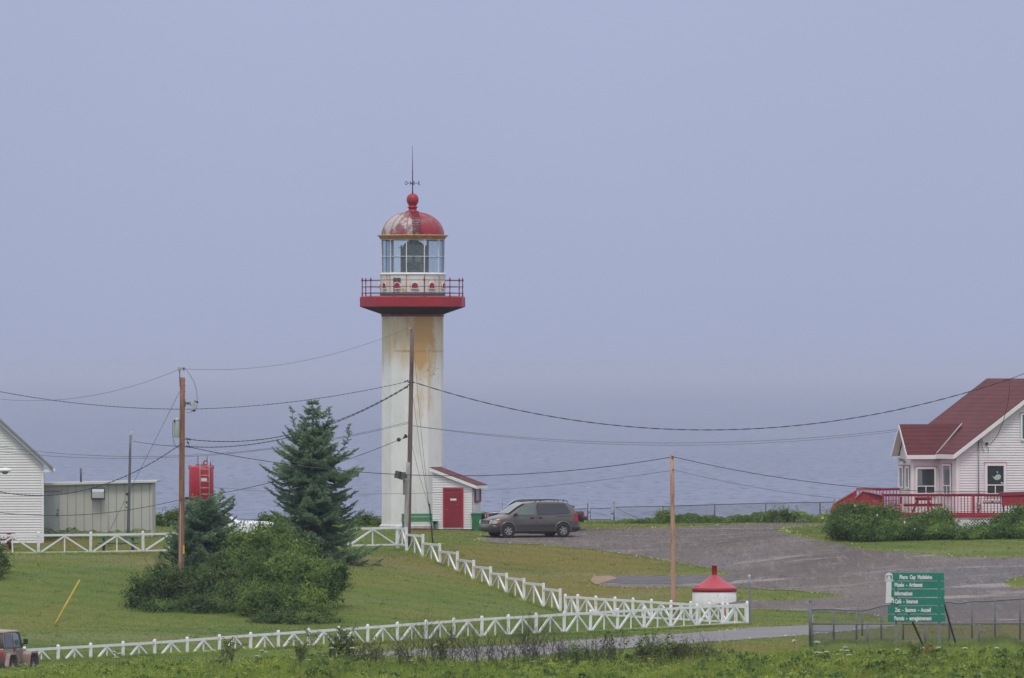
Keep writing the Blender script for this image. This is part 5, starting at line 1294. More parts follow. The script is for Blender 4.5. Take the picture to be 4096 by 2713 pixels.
# front window with whale sticker
f1 = window(hh_, 'window', K, u, n_, ux(3949), ux(4016), zp(1974), zp(1864), M['glass_dark'], M['white_trim'], 0.12, bars=(zp(1941),), vbars=((ux(3982), zp(1974), zp(1941)),))
header(f1, K, u, n_, ux(3936), ux(4029), zp(1853))
m = MB(); wc = lambda a, b_: K + u * ux(3500 + a / 3.973) + n_ * 0.058 + rise * zp(1880 + b_ / 3.973)
m.prism([wc(1870, 100), wc(1885, 104), wc(1892, 118), wc(1905, 112), wc(1920, 92), wc(1945, 76), wc(1980, 72), wc(2002, 92), wc(2006, 120), wc(1992, 148), wc(1960, 163), wc(1920, 160), wc(1890, 140), wc(1880, 118)], n_ * 0.004)
m.prism([wc(1935, 20), wc(1950, 28), wc(1965, 30), wc(1958, 50), wc(1945, 55), wc(1938, 42)], n_ * 0.004)
m.prism([wc(2000, 205), wc(2015, 192), wc(2030, 196), wc(2047, 210), wc(2047, 224), wc(2010, 222)], n_ * 0.004)
m.build('whale_sticker', paint('pale_sticker', (0.42, 0.52, 0.50), 0.05, 3, 0.7), f1)
window(hh_, 'window', K, u, n_, ux(4092), ux(4150), zp(1756), zp(1660), M['glass_teal'], M['white_trim'], 0.09, label=None)
header(hh_, K, u, n_, ux(4083), ux(4160), zp(1655))
OB = HP(bx0, by0, 0); bxp = lambda px: (px - 3650) / (S(YH + 3) * math.cos(th))
f2 = window(bay, 'window', OB, u, n_, bxp(3671), bxp(3740), zp2(1971), zp2(1876), M['glass_dark'], M['white_trim'], 0.10, bars=(zp2(1944),), vbars=((bxp(3706), zp2(1971), zp2(1944)),))
m = MB(); P = lambda x, z: OB + u * x + n_ * 0.06 + rise * z
m.prism([P(bxp(3672), zp2(1939)), P(bxp(3692), zp2(1939)), P(bxp(3690), zp2(1878)), P(bxp(3672), zp2(1878))], n_ * 0.003); m.build('curtain', M['glass_pale'], f2)
header(f2, OB, u, n_, bxp(3662), bxp(3750), zp2(1868))
OLW = HP(0, 0, 0)
f3 = window(hh_, 'window', OLW, v, -u, 0.75, 1.75, zp2(1973), zp2(1862), M['glass_pale'], M['white_trim'], 0.10, bars=(zp2(1941),), vbars=((1.25, zp2(1973), zp2(1941)),))
header(f3, OLW, v, -u, 0.6, 1.9, zp2(1856))
for a, b_ in ((0.25, 0.65), (1.15, 1.60)):
    f4 = window(bay, 'window', HP(bx0, by0, 0), v, -u, a, b_, zp2(1948), zp2(1872), M['glass_pale'], M['white_trim'], 0.07)
header(bay, HP(bx0, by0, 0), v, -u, 0.08, 1.75, zp2(1864))
m = MB(); q = HP(bx0 - 0.15, by0 + 1.1, zp2(1840)); m.box(q, (0.16, 0.2, 0.14)); m.box(q + Vector((0.16, -.1, -0.1)), (0.14, 0.16, 0.1)); m.bar(q, q + u * 0.2, 0.05, 0.05); m.build('porch_light', M['galv'], bay)
m = MB(); q0 = K + u * ux(3914) + n_ * 0.06; m.tube([q0 + rise * 0.9, q0 + rise * zp(1757)], 0.03, 6)
m.tube([q0 + rise * zp(1757), q0 + u * 0.1 + n_ * 0.1 + rise * (zp(1755)), q0 + u * 0.18 + n_ * 0.15 + rise * zp(1772)], 0.03, 6); m.build('conduit', M['galv'], hh_)
m = MB(); m.box(tuple(q0 + n_ * 0.06 + rise * zp(2022)), (0.2, 0.14, 0.3), th); m.lathe(q0 + n_ * 0.15 + rise * zp(2018), [(0, -.08), (.08, 0), (0, .08)], 10); m.build('electricity_meter', M['galv_light'], hh_)
m = MB(); q = K + u * ux(3947) + n_ * 0.08 + rise * zp(1776); m.box(tuple(q), (0.12, 0.1, 0.12), th)
m.tube([K + u * ux(3920) + n_ * 0.12 + rise * zp(1762), K + u * ux(3928) + n_ * 0.2 + rise * zp(1800), K + u * ux(3935) + n_ * 0.15 + rise * zp(1812), K + u * ux(3950) + n_ * 0.15 + rise * zp(1812), K + u * ux(3953) + n_ * 0.1 + rise * zp(1790)], 0.014, 5)
m.build('cable_bracket', M['cable'], hh_)

# ------------------------------------------------------------------ red deck
YD = 423.6; sD = S(YD); dx0, dx1 = xat(3530, YD), xat(4300, YD)
dk = empty('wooden_deck', ((dx0 + dx1) / 2, YD + 2, 0.3), 0, 'red wooden deck with baluster railing and ramp before the red-roofed house', 'deck')
zd0, zd1 = zat(2071, YD), zat(2058, YD); zt1, zt0 = zat(1979, YD), zat(1986, YD)
m = MB(); m.box(((dx0 + dx1) / 2, YD + 2.0, zd1 - 0.06), (dx1 - dx0 - 0.06, 4.0, 0.08)); m.build('deck_boards', M['red'], dk)
m = MB(); m.box(((dx0 + dx1) / 2, YD - 0.03, (zd0 + zd1) / 2), (dx1 - dx0, 0.06, zd1 - zd0)); m.build('rim_board', M['red'], dk)
rl_ = empty('railing', (0, -2, zd1 - 0.3)); rl_.parent = dk
m = MB(); m.box(((dx0 + dx1) / 2, YD, (zt1 + zt0) / 2), (dx1 - dx0, 0.06, zt1 - zt0)); m.box(((dx0 + dx1) / 2, YD, zt1 + 0.02), (dx1 - dx0 + 0.05, 0.14, 0.035)); m.build('top_rail', M['red'], rl_)
m = MB(); m.box(((dx0 + dx1) / 2, YD - 0.02, zat(2054, YD)), (dx1 - dx0, 0.05, 0.07)); m.build('bottom_rail', M['red'], rl_)
for k, px_ in enumerate(np.arange(3541, 4180, 13.2)):
    m = MB(); m.box((xat(px_, YD), YD - 0.035, (zt0 + zd1) / 2), (0.038, 0.04, zt0 - zd1 + 0.05)); m.build('baluster', M['red'], rl_)
for px_ in (3532, 3713, 3893, 4073):
    m = MB(); m.box((xat(px_, YD), YD - 0.03, (zt1 + zd0) / 2), (0.11, 0.1, zt1 - zd0)); m.build('post', M['red'], rl_)
# rear rail, seen left of the house
yr = YD + 6.5; br_ = empty('rear_railing', (-5, 4.5, zd1 - 0.3)); br_.parent = dk
m = MB(); A, B = at(3425, 1960, yr), at(3600, 1958, yr); m.bar(A, B, 0.05, 0.10); m.bar(A + rise * 0.07, B + rise * 0.07, 0.14, 0.03); m.build('top_rail', M['red'], br_)
m = MB(); m.bar(A - rise * 0.95, B - rise * 0.95, 0.05, 0.09); m.build('bottom_rail', M['red'], br_)
for k in range(14):
    q = A.lerp(B, k / 13); m = MB(); m.box((q.x, q.y, q.z - 0.48), (0.038, 0.04, 0.95)); m.build('baluster', M['red'], br_)
m = MB(); m.box((xat(3565, yr), YD + 4.6, zd1 - 0.06), (3.2, 3.6, 0.07)); m.build('rear_deck', M['red'], dk)
# ramp with solid sides
rp = empty('ramp', (-9, 0, 0)); rp.parent = dk
def panel(pts, Y_, mat='red', t_=0.06, name='ramp_side', par=rp):
    m = MB(); m.prism([at(a, b_, Y_) for a, b_ in pts], (0, t_, 0)); return m.build(name, M[mat], par)
panel([(3530, 2050), (3530, 1983), (3452, 1966), (3415, 2000), (3345, 2030), (3345, 2060)], YD + 0.1)
panel([(3425, 1962), (3331, 2019), (3320, 2050), (3420, 2050)], YD + 3.2)
for a, b_, ya, yb_ in (((3530, 1981), (3453, 1962), YD, YD + .1), ((3453, 1962), (3412, 2000), YD + .1, YD + .1), ((3426, 1960), (3330, 2017), YD + 3.2, YD + 3.2), ((3426, 1960), (3500, 1962), YD + 3.2, YD + 3.4)):
    m = MB(); m.bar(at(*a, ya), at(*b_, yb_), 0.14, 0.05); m.build('hand_rail', redtrim, rp)
for px_ in (3415, 3530): m = MB(); q = at(px_, 2000, YD + .05); m.box((q.x, q.y, q.z - 0.1), (0.1, 0.09, 0.9)); m.build('post', M['red'], rp)
m = MB(); m.prism([at(3530, 2060, YD + .2), at(3415, 2066, YD + .2), at(3330, 2090, YD + .2), at(3330, 2096, YD + .2), at(3530, 2072, YD + .2)], (0, 3.0, 0)); m.build('ramp_floor', M['red'], rp)
# lattice skirt
m = MB(); lz1, lz0 = zd0 - 0.0, zg((dx0 + dx1) / 2, YD) - 0.05
L0, L1 = xat(3780, YD), xat(3990, YD); hgt = lz1 - lz0; pit = 0.15
for i in range(-int(hgt / pit) - 1, int((L1 - L0) / pit) + 1):
    for sg_ in (1, -1):
        xa = L0 + i * pit; xb = xa + hgt
        za, zb = (lz0, lz1) if sg_ > 0 else (lz1, lz0)
        f0 = max(0, (L0 - xa) / hgt); f1_ = min(1, (L1 - xa) / hgt)
        if f1_ - f0 < 0.05: continue
        yy = YD + (0.0 if sg_ > 0 else 0.012)
        m.bar((xa + (xb - xa) * f0, yy, za + (zb - za) * f0), (xa + (xb - xa) * f1_, yy, za + (zb - za) * f1_), 0.01, 0.042, Vector((0, 1, 0)).cross(Vector((1, 0, za and 1))) if False else Vector((0, 0, 1)))
m.box(((L0 + L1) / 2, YD - 0.01, lz1 - 0.02), (L1 - L0, 0.05, 0.05)); m.build('lattice_skirt', M['white_trim'], dk)
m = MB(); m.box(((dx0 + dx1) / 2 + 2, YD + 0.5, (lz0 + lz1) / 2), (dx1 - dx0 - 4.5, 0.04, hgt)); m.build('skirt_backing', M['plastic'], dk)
# things on the deck
q = at(3692, 2058, YD + 1.6); picnic('red picnic table on the deck, seen end-on through the railing', q.x, q.y, zd1 - 0.015, R(90), 1.7, 0.80, 'rail_red', 1.85)
cx_ = xat(3590, YD + 1.3)
o = empty('deck_chair', (cx_, YD + 1.3, zd1 - 0.02), 0, 'red wooden chair on the left end of the deck', 'chair')
m = MB(); m.box((cx_ - 0.12, YD + 1.3, zd1 + 0.42), (0.5, 0.5, 0.06)); m.build('seat', M['red'], o)
m = MB(); m.box((cx_ + 0.14, YD + 1.3, zd1 + 0.66), (0.08, 0.5, 0.34)); m.build('backrest', M['rail_red'], o)
for sx_ in (-0.32, 0.12):
    for sy in (-0.2, 0.2): m = MB(); m.box((cx_ + sx_, YD + 1.3 + sy, zd1 + 0.2), (0.06, 0.06, 0.44)); m.build('leg', M['red'], o)
bx_ = xat(4062, YD - 0.3); o = empty('planter_box', (bx_, YD - 0.3, zt1), 0, 'big red wooden box with a lid mounted on the deck railing at the right edge', 'box')
m = MB(); m.box((bx_, YD - 0.25, (zat(1984, YD) + zat(2022, YD)) / 2), (1.32, 0.42, zat(1984, YD) - zat(2022, YD))); m.build('box_body', M['red'], o, bevel=0.01)
m = MB(); m.box((bx_ - 0.05, YD - 0.25, (zat(1968, YD) + zat(1983, YD)) / 2), (1.5, 0.52, zat(1968, YD) - zat(1983, YD)), rot=Matrix.Rotation(R(-1.5), 3, 'Y')); m.build('lid', M['rail_red'], o, bevel=0.01)
for sx_ in (-0.6, 0.6): m = MB(); m.bar((bx_ + sx_, YD - 0.28, zat(2022, YD)), (bx_ + sx_ * 0.95, YD - 0.08, zat(2058, YD)), 0.06, 0.08); m.build('bracket', M['rail_red'], o)
nb = empty('name_board', tuple(at(3967, 2008, YD - 0.09)), 0, 'small dark red board with pale lettering hung on the deck balusters', 'sign')
m = MB(); m.box(tuple(at(3967, 2008, YD - 0.075)), (0.84, 0.02, 0.13)); m.build('board', M['maroon'], nb)
m = MB(); x_ = 3936
for k in range(17):
    if k == 8: x_ += 6; continue
    h_ = random.choice([4, 5, 6]); q = at(x_, 2007.5, YD - 0.09); m.box(tuple(q), (0.026, 0.008, h_ / sD)); m.box(tuple(q + Vector((0.018, 0, random.choice([-0.02, 0.02])))), (0.025, 0.008, 0.014)); x_ += 4
m.build('lettering', M['white_trim'], nb)

# ================================================================== vehicles
def wheel(parent, c, r_, w_, rimr=0.62, spokes=6, side=-1):
    """c in the parent's local frame; axle along local y, outside face towards side"""
    o = empty('wheel', c); o.parent = parent
    def lat(m, prof, n=28):
        vs = []; fs = []
        for rr, yy in prof:
            for k in range(n):
                a = 2 * math.pi * k / n; vs.append(Vector((rr * math.cos(a), yy * side, rr * math.sin(a))))
        for i in range(len(prof) - 1):
            for k in range(n): fs.append((i * n + k, i * n + (k + 1) % n, (i + 1) * n + (k + 1) % n, (i + 1) * n + k))
        m.add(vs, fs, True)
    m = MB(); lat(m, [(r_ * 0.55, -w_ / 2), (r_ * 0.95, -w_ / 2), (r_, -w_ * 0.4), (r_, w_ * 0.4), (r_ * 0.95, w_ / 2), (r_ * rimr * 1.02, w_ / 2), (r_ * rimr, w_ * 0.42)]); m.build('tyre', M['rubber'], o, local=True)
    m = MB(); lat(m, [(r_ * rimr, w_ * 0.46), (r_ * rimr * 0.9, w_ * 0.42), (r_ * rimr * 0.86, w_ * 0.30), (0, w_ * 0.28)]); m.cur = 0; lat(m, [(r_ * 0.13, w_ * 0.5), (0.0, w_ * 0.52)]); lat(m, [(r_ * 0.15, w_ * 0.3), (r_ * 0.13, w_ * 0.5)])
    m.build('rim', M['galv'], o, local=True)
    for k in range(spokes):
        a = 2 * math.pi * k / spokes + 0.3
        m = MB(); y_ = w_ * 0.44 * side
        m.bar((r_ * 0.08 * math.cos(a), y_, r_ * 0.08 * math.sin(a)), (r_ * rimr * 0.93 * math.cos(a), y_, r_ * rimr * 0.93 * math.sin(a)), 0.03, r_ * 0.17, Vector((0, 1, 0)).cross(Vector((math.cos(a), 0, math.sin(a)))))
        m.build('spoke', M['rim'], o, local=True)
    return o
def loft(stations, close=True):
    """stations: list of (x, [(y,z)...]) for the half section y>=0 from bottom to the top centre line; mirrored"""
    m = MB(); vs = []; n_ = len(stations[0][1])
    for x, sec in stations:
        ring = [(x, y, z) for y, z in sec] + [(x, -y, z) for y, z in sec[::-1]]
        vs += ring
    k = 2 * n_; fs = []
    for i in range(len(stations) - 1):
        for j in range(k): fs.append((i * k + j, i * k + (j + 1) % k, (i + 1) * k + (j + 1) % k, (i + 1) * k + j))
    fs.append(tuple(range(k))); fs.append(tuple(range((len(stations) - 1) * k, len(stations) * k))[::-1])
    m.add(vs, fs, True); return m
def arch(par, name, mat, cx, cz, r0, r1, y, t_, zlow=None):
    m = MB(); a0 = -8
    outer = [(cx + r1 * math.cos(R(a)), cz + r1 * math.sin(R(a))) for a in range(a0, 181 - a0, 12)]
    inner = [(cx + r0 * math.cos(R(a)), cz + r0 * math.sin(R(a))) for a in range(a0, 181 - a0, 12)]
    n_ = len(outer)
    vs = [(a, y, b_) for a, b_ in outer] + [(a, y, b_) for a, b_ in inner] + [(a, y + t_, b_) for a, b_ in outer] + [(a, y + t_, b_) for a, b_ in inner]
    fs = []
    for i in range(n_ - 1):
        fs += [(i, i + 1, n_ + i + 1, n_ + i), (2 * n_ + i, 3 * n_ + i, 3 * n_ + i + 1, 2 * n_ + i + 1), (i, 2 * n_ + i, 2 * n_ + i + 1, i + 1), (n_ + i, n_ + i + 1, 3 * n_ + i + 1, 3 * n_ + i)]
    m.add(vs, fs, True); return m.build(name, mat, par, local=True)
def disc(m, cx, cz, r_, y, n=24, a0=0, a1=360):
    m.add([(cx + r_ * math.cos(R(a0 + (a1 - a0) * k / n)), y, cz + r_ * math.sin(R(a0 + (a1 - a0) * k / n))) for k in range(n + 1)], [tuple(range(n + 1))])

def make_van():
    # local frame: +x forward, +y the van's left; the van's left side faces the camera
    ax_px = (1850 + 675 / 4.305 + 1850 + 1640 / 4.305) / 2
    yv = 435.2; yaw = R(180 + 21)
    cx, cy = xat(ax_px - 4, yv), yv + 0.75
    o = empty('minivan', (cx, cy, zg(cx, cy) + 0.03), yaw, 'brown grey minivan with roof rails parked left-facing beside the red-doored hut', 'van')
    o.rotation_euler = (0, 0, yaw)
    X = lambda s: 2.38 - s         # s = distance from the nose
    top = [(0.0, 0.62), (0.06, 0.80), (0.18, 0.90), (0.5, 1.0), (0.95, 1.10), (1.15, 1.22), (1.55, 1.49), (1.95, 1.68), (2.35, 1.755), (3.0, 1.775), (3.7, 1.765), (4.2, 1.72), (4.45, 1.60), (4.62, 1.25), (4.70, 0.95), (4.76, 0.72), (4.76, 0.5)]
    st = []
    for s, zt_ in top:
        zb = 0.24 if 0.1 < s < 4.7 else 0.30
        nose = max(0, 1 - s / 0.45); tail = max(0, (s - 4.5) / 0.26)
        w_ = 0.92 - 0.20 * nose ** 1.6 - 0.05 * tail
        t_ = max(0, min(1, (zt_ - 1.10) / 0.65)); wr = w_ * (0.97 - 0.05) - t_ * 0.19
        zs = min(zt_ - 0.05, 1.10)
        st.append((X(s), [(w_ - 0.10, zb), (w_ - 0.01, zb + 0.08), (w_, 0.55), (w_ - 0.005, min(0.85, zt_ - 0.08)), (w_ - 0.03 - 0.02 * t_, zs), (wr, zt_ - 0.06), (wr - 0.12, zt_ - 0.01), (0, zt_ + 0.015)]))
    b = loft(st).build('body', M['van'], o, local=True)
    ys = lambda z: 0.885 + (0.72 - 0.885) * max(0, (z - 1.08)) / 0.62
    def side(pts, mat, name, par, off=0.012, t=0.006):
        m = MB(); P_ = [Vector((X(s), ys(z) + off, z)) for s, z in pts]; m.prism(P_, (0, t, 0)); m.build(name, M[mat], par, local=True)
        m = MB(); P_ = [Vector((X(s), -ys(z) - off, z)) for s, z in pts]; m.prism(P_, (0, -t, 0)); m.build(name, M[mat], par, local=True)
    side([(1.20, 1.12), (2.35, 1.10), (2.35, 1.66), (1.95, 1.62), (1.55, 1.40)], 'car_glass_green', 'window', o)
    side([(2.52, 1.10), (3.50, 1.13), (4.18, 1.17), (4.30, 1.22), (4.10, 1.60), (3.95, 1.67), (2.52, 1.68)], 'car_glass', 'window', o)
    m = MB(); m.add([(X(1.06), 0.70, 1.165), (X(1.06), -0.70, 1.165), (X(1.98), -0.60, 1.705), (X(1.98), 0.60, 1.705), (X(1.55), 0.66, 1.50), (X(1.55), -0.66, 1.50)], [(0, 1, 5, 4), (4, 5, 2, 3)]); w_ = m.build('windscreen', M['car_glass_green'], o, local=True)
    for v_ in w_.data.vertices: v_.co.x += 0.035; v_.co.z += 0.03
    # lower cladding, rub strip, arches, seams
    for sd in (1, -1):
        m = MB(); m.prism([(X(1.32), sd * 0.918, 0.28), (X(3.42), sd * 0.918, 0.28), (X(3.42), sd * 0.918, 0.62), (X(1.32), sd * 0.918, 0.60)], (0, sd * 0.018, 0)); m.build('side_cladding', M['van_low'], o, local=True)
        m = MB(); m.prism([(X(1.3), sd * 0.925, 0.60), (X(3.44), sd * 0.925, 0.62), (X(3.44), sd * 0.925, 0.67), (X(1.3), sd * 0.925, 0.65)], (0, sd * 0.022, 0)); m.build('rub_strip', M['van'], o, local=True)
        for s in (0.93, 3.87): m = MB(); disc(m, X(s), 0.34, 0.385, sd * 0.926); m.build('wheel_well_shade', M['plastic'], o, local=True)  # black disc just proud of the body paints the shaded arch hollow
        for s in (0.93, 3.87): arch(o, 'wheel_arch', M['van'], X(s), 0.34, 0.38, 0.45, sd * 0.905, sd * 0.04)
        m = MB()
        for a, c_, d_2 in (((2.43), 0.3, 1.68),): m.prism([(X(a), sd * 0.93, 0.68), (X(a + .012), sd * 0.93, 0.68), (X(a + .012), sd * 0.90, 1.08), (X(a), sd * 0.90, 1.08)], (0, sd * 0.004, 0))
        m.prism([(X(3.55), sd * 0.90, 1.02), (X(4.35), sd * 0.90, 1.05), (X(4.35), sd * 0.90, 1.065), (X(3.55), sd * 0.90, 1.035)], (0, sd * 0.01, 0)); m.build('door_seam', M['plastic'], o, local=True)
        for s in (2.22, 2.66): m = MB(); m.box((X(s), sd * 0.915, 0.96), (0.20, 0.04, 0.09)); m.build('door_handle', M['plastic'], o, local=True, bevel=0.015)
        m = MB(); m.box((X(1.32), sd * 1.0, 1.13), (0.13, 0.20, 0.13)); m.box((X(1.36), sd * 0.91, 1.12), (0.12, 0.06, 0.09)); m.build('side_mirror', M['plastic'], o, local=True, bevel=0.02)
        m = MB(); zr = 1.84; m.tube([(X(2.45), sd * 0.62, 1.745), (X(2.55), sd * 0.62, zr - 0.01), (X(2.9), sd * 0.62, zr), (X(3.6), sd * 0.62, zr + 0.01), (X(4.1), sd * 0.62, zr - 0.01), (X(4.25), sd * 0.62, 1.73)], 0.022, 6)
        m.box((X(2.75), sd * 0.62, 1.80), (0.06, 0.03, 0.07)); m.box((X(4.0), sd * 0.62, 1.79), (0.06, 0.03, 0.08)); m.build('roof_rail', M['plastic'], o, local=True)
        m = MB(); m.prism([(X(0.06), sd * 0.66, 0.68), (X(0.40), sd * 0.89, 0.68), (X(0.42), sd * 0.89, 0.83), (X(0.12), sd * 0.68, 0.85)], (0.07, sd * 0.05, 0)); m.build('headlight', M['ceramic'], o, local=True)
        m = MB(); m.prism([(X(0.36), sd * 0.90, 0.725), (X(0.50), sd * 0.925, 0.725), (X(0.51), sd * 0.925, 0.83), (X(0.36), sd * 0.90, 0.83)], (0.02, sd * 0.015, 0)); m.build('turn_signal', M['orange_lamp'], o, local=True)
        m = MB(); m.prism([(X(4.50), sd * 0.875, 0.78), (X(4.70), sd * 0.855, 0.78), (X(4.64), sd * 0.84, 1.18), (X(4.50), sd * 0.85, 1.18)], (0, sd * 0.05, 0)); m.build('tail_light', M['red_lamp'], o, local=True)
        for s in (0.93, 3.87): wheel(o, (X(s), sd * 0.86, 0.33), 0.33, 0.20, side=sd)
    m = loft([(X(-0.03), [(0.60, 0.30), (0.66, 0.36), (0.68, 0.48), (0.64, 0.60), (0, 0.61)]), (X(0.18), [(0.78, 0.27), (0.85, 0.33), (0.86, 0.50), (0.82, 0.635), (0, 0.64)]), (X(0.50), [(0.85, 0.25), (0.93, 0.32), (0.935, 0.5), (0.925, 0.62), (0, 0.63)])]); m.build('front_bumper', M['van_low'], o, local=True)
    m = loft([(X(4.30), [(0.85, 0.27), (0.93, 0.33), (0.935, 0.5), (0.92, 0.62), (0, 0.63)]), (X(4.72), [(0.84, 0.28), (0.89, 0.34), (0.90, 0.5), (0.88, 0.60), (0, 0.62)]), (X(4.86), [(0.70, 0.34), (0.76, 0.38), (0.76, 0.5), (0.74, 0.57), (0, 0.58)])]); m.build('rear_bumper', M['van_low'], o, local=True)
    m = MB()
    for k in range(3): m.box((X(0.02 + 0.02 * k), 0, 0.70 + 0.05 * k), (0.06, 1.1 - 0.05 * k, 0.02))
    m.build('grille_bar', M['rim'], o, local=True)
    m = MB(); m.box((X(0.045), 0, 0.75), (0.05, 1.12, 0.17)); m.build('grille', M['plastic'], o, local=True)
    m = MB(); m.box((X(4.53), 0, 1.38), (0.02, 1.25, 0.36), rot=Matrix.Rotation(R(-25), 3, 'Y')); m.build('rear_window', M['car_glass'], o, local=True)
    m = MB(); m.box((X(2.4), 0, 0.24), (3.4, 1.5, 0.12)); m.tube([(X(2.2), 0.5, 0.2), (X(3.4), 0.5, 0.2)], 0.05, 8); m.build('underbody', M['plastic'], o, local=True)
    return o
make_van()

def make_truck():
    # behind the van: dark pickup facing left
    yv = 443.6; s = S(yv); x0, x1 = xat(1921, yv), xat(2334, yv); L_ = x1 - x0; cx = (x0 + x1) / 2
    o = empty('pickup_truck', (cx, yv, zg(cx, yv) + 0.02), R(180 + 3), 'dark pickup truck parked behind the minivan, only nose, roof and tail showing', 'pickup')
    X = lambda px: -((px - (1921 + 2334) / 2) / s)
    Z = lambda py: zat(py, yv) - o.location.z
    sec = lambda w_, zt_, wr: [(w_ - 0.08, 0.42), (w_, 0.5), (w_, 0.8), (w_ - 0.02, min(1.0, zt_ - 0.06)), (wr, zt_ - 0.03), (0, zt_)]
    loft([(X(1921), sec(0.82, Z(2062), 0.74)), (X(1927), sec(0.90, Z(2050), 0.84)), (X(1945), sec(0.94, Z(2046), 0.88)), (X(2010), sec(0.95, Z(2041), 0.88)), (X(2020), sec(0.95, Z(2040), 0.9))]).build('bonnet', M['truck'], o, local=True)
    loft([(X(2005), sec(0.95, Z(2041), 0.88)), (X(2030), sec(0.95, Z(2022), 0.84)), (X(2064), sec(0.95, Z(1999), 0.72)), (X(2085), sec(0.95, Z(1996), 0.70)), (X(2165), sec(0.95, Z(1996), 0.70)), (X(2180), sec(0.95, Z(2002), 0.7)), (X(2188), sec(0.95, Z(2042), 0.88))]).build('cab', M['truck'], o, local=True)
    loft([(X(2186), sec(0.96, Z(2043), 0.92)), (X(2325), sec(0.96, Z(2042), 0.92)), (X(2332), sec(0.94, Z(2045), 0.90))]).build('bed', M['truck'], o, local=True)
    m = MB(); m.add([(X(2008) + .03, 0.75, Z(2040) + .03), (X(2008) + .03, -0.75, Z(2040) + .03), (X(2060) + .03, -0.66, Z(2001) + .03), (X(2060) + .03, 0.66, Z(2001) + .03)], [(0, 1, 2, 3)]); m.build('windscreen', M['glass_pale'], o, local=True)  # pale base colour imitates the whitish reflection on the windscreen
    m = MB(); m.prism([(X(2040), 0.90, Z(2038)), (X(2170), 0.90, Z(2038)), (X(2165), 0.78, Z(2003)), (X(2070), 0.78, Z(2003))], (0, 0.02, 0)); m.build('window', M['car_glass'], o, local=True)
    for sd in (1, -1):
        m = MB(); m.prism([(X(1923), sd * 0.62, Z(2068)), (X(1942), sd * 0.92, Z(2068)), (X(1942), sd * 0.92, Z(2056)), (X(1923), sd * 0.62, Z(2056))], (0.05, sd * 0.04, 0)); m.build('headlight', M['ceramic'], o, local=True)
        m = MB(); m.box((X(1947), sd * 0.95, Z(2061)), (0.09, 0.04, 0.13)); m.build('turn_signal', M['orange_lamp'], o, local=True)
        m = MB(); m.box((X(2330), sd * 0.93, Z(2062)), (0.09, 0.1, 0.24)); m.build('tail_light', M['red_lamp'], o, local=True)
        for px_ in (1975, 2262):
            m = MB(); disc(m, X(px_), 0.38, 0.44, sd * 0.965); m.build('wheel_well_shade', M['plastic'], o, local=True); wheel(o, (X(px_), sd * 0.90, 0.37), 0.37, 0.24, side=sd)  # black disc on the flank stands for the shade inside the arch
    m = MB(); m.box((X(2337), 0, 0.60), (0.18, 1.8, 0.2)); m.build('rear_bumper', M['plastic'], o, local=True, bevel=0.03)
    m = MB(); m.box((X(1918), 0, 0.56), (0.16, 1.8, 0.24)); m.build('front_bumper', M['plastic'], o, local=True, bevel=0.03)
    m = MB()
    for k in range(4): m.box((X(1920), 0, Z(2077) + k * 0.075), (0.05, 1.15, 0.03))
    m.build('grille_bar', M['rim'], o, local=True)
    m = MB(); m.tube([(X(2012), -0.7, Z(2042)), (X(2012), -0.7, Z(2002))], 0.008, 5); m.build('antenna', M['plastic'], o, local=True)
make_truck()

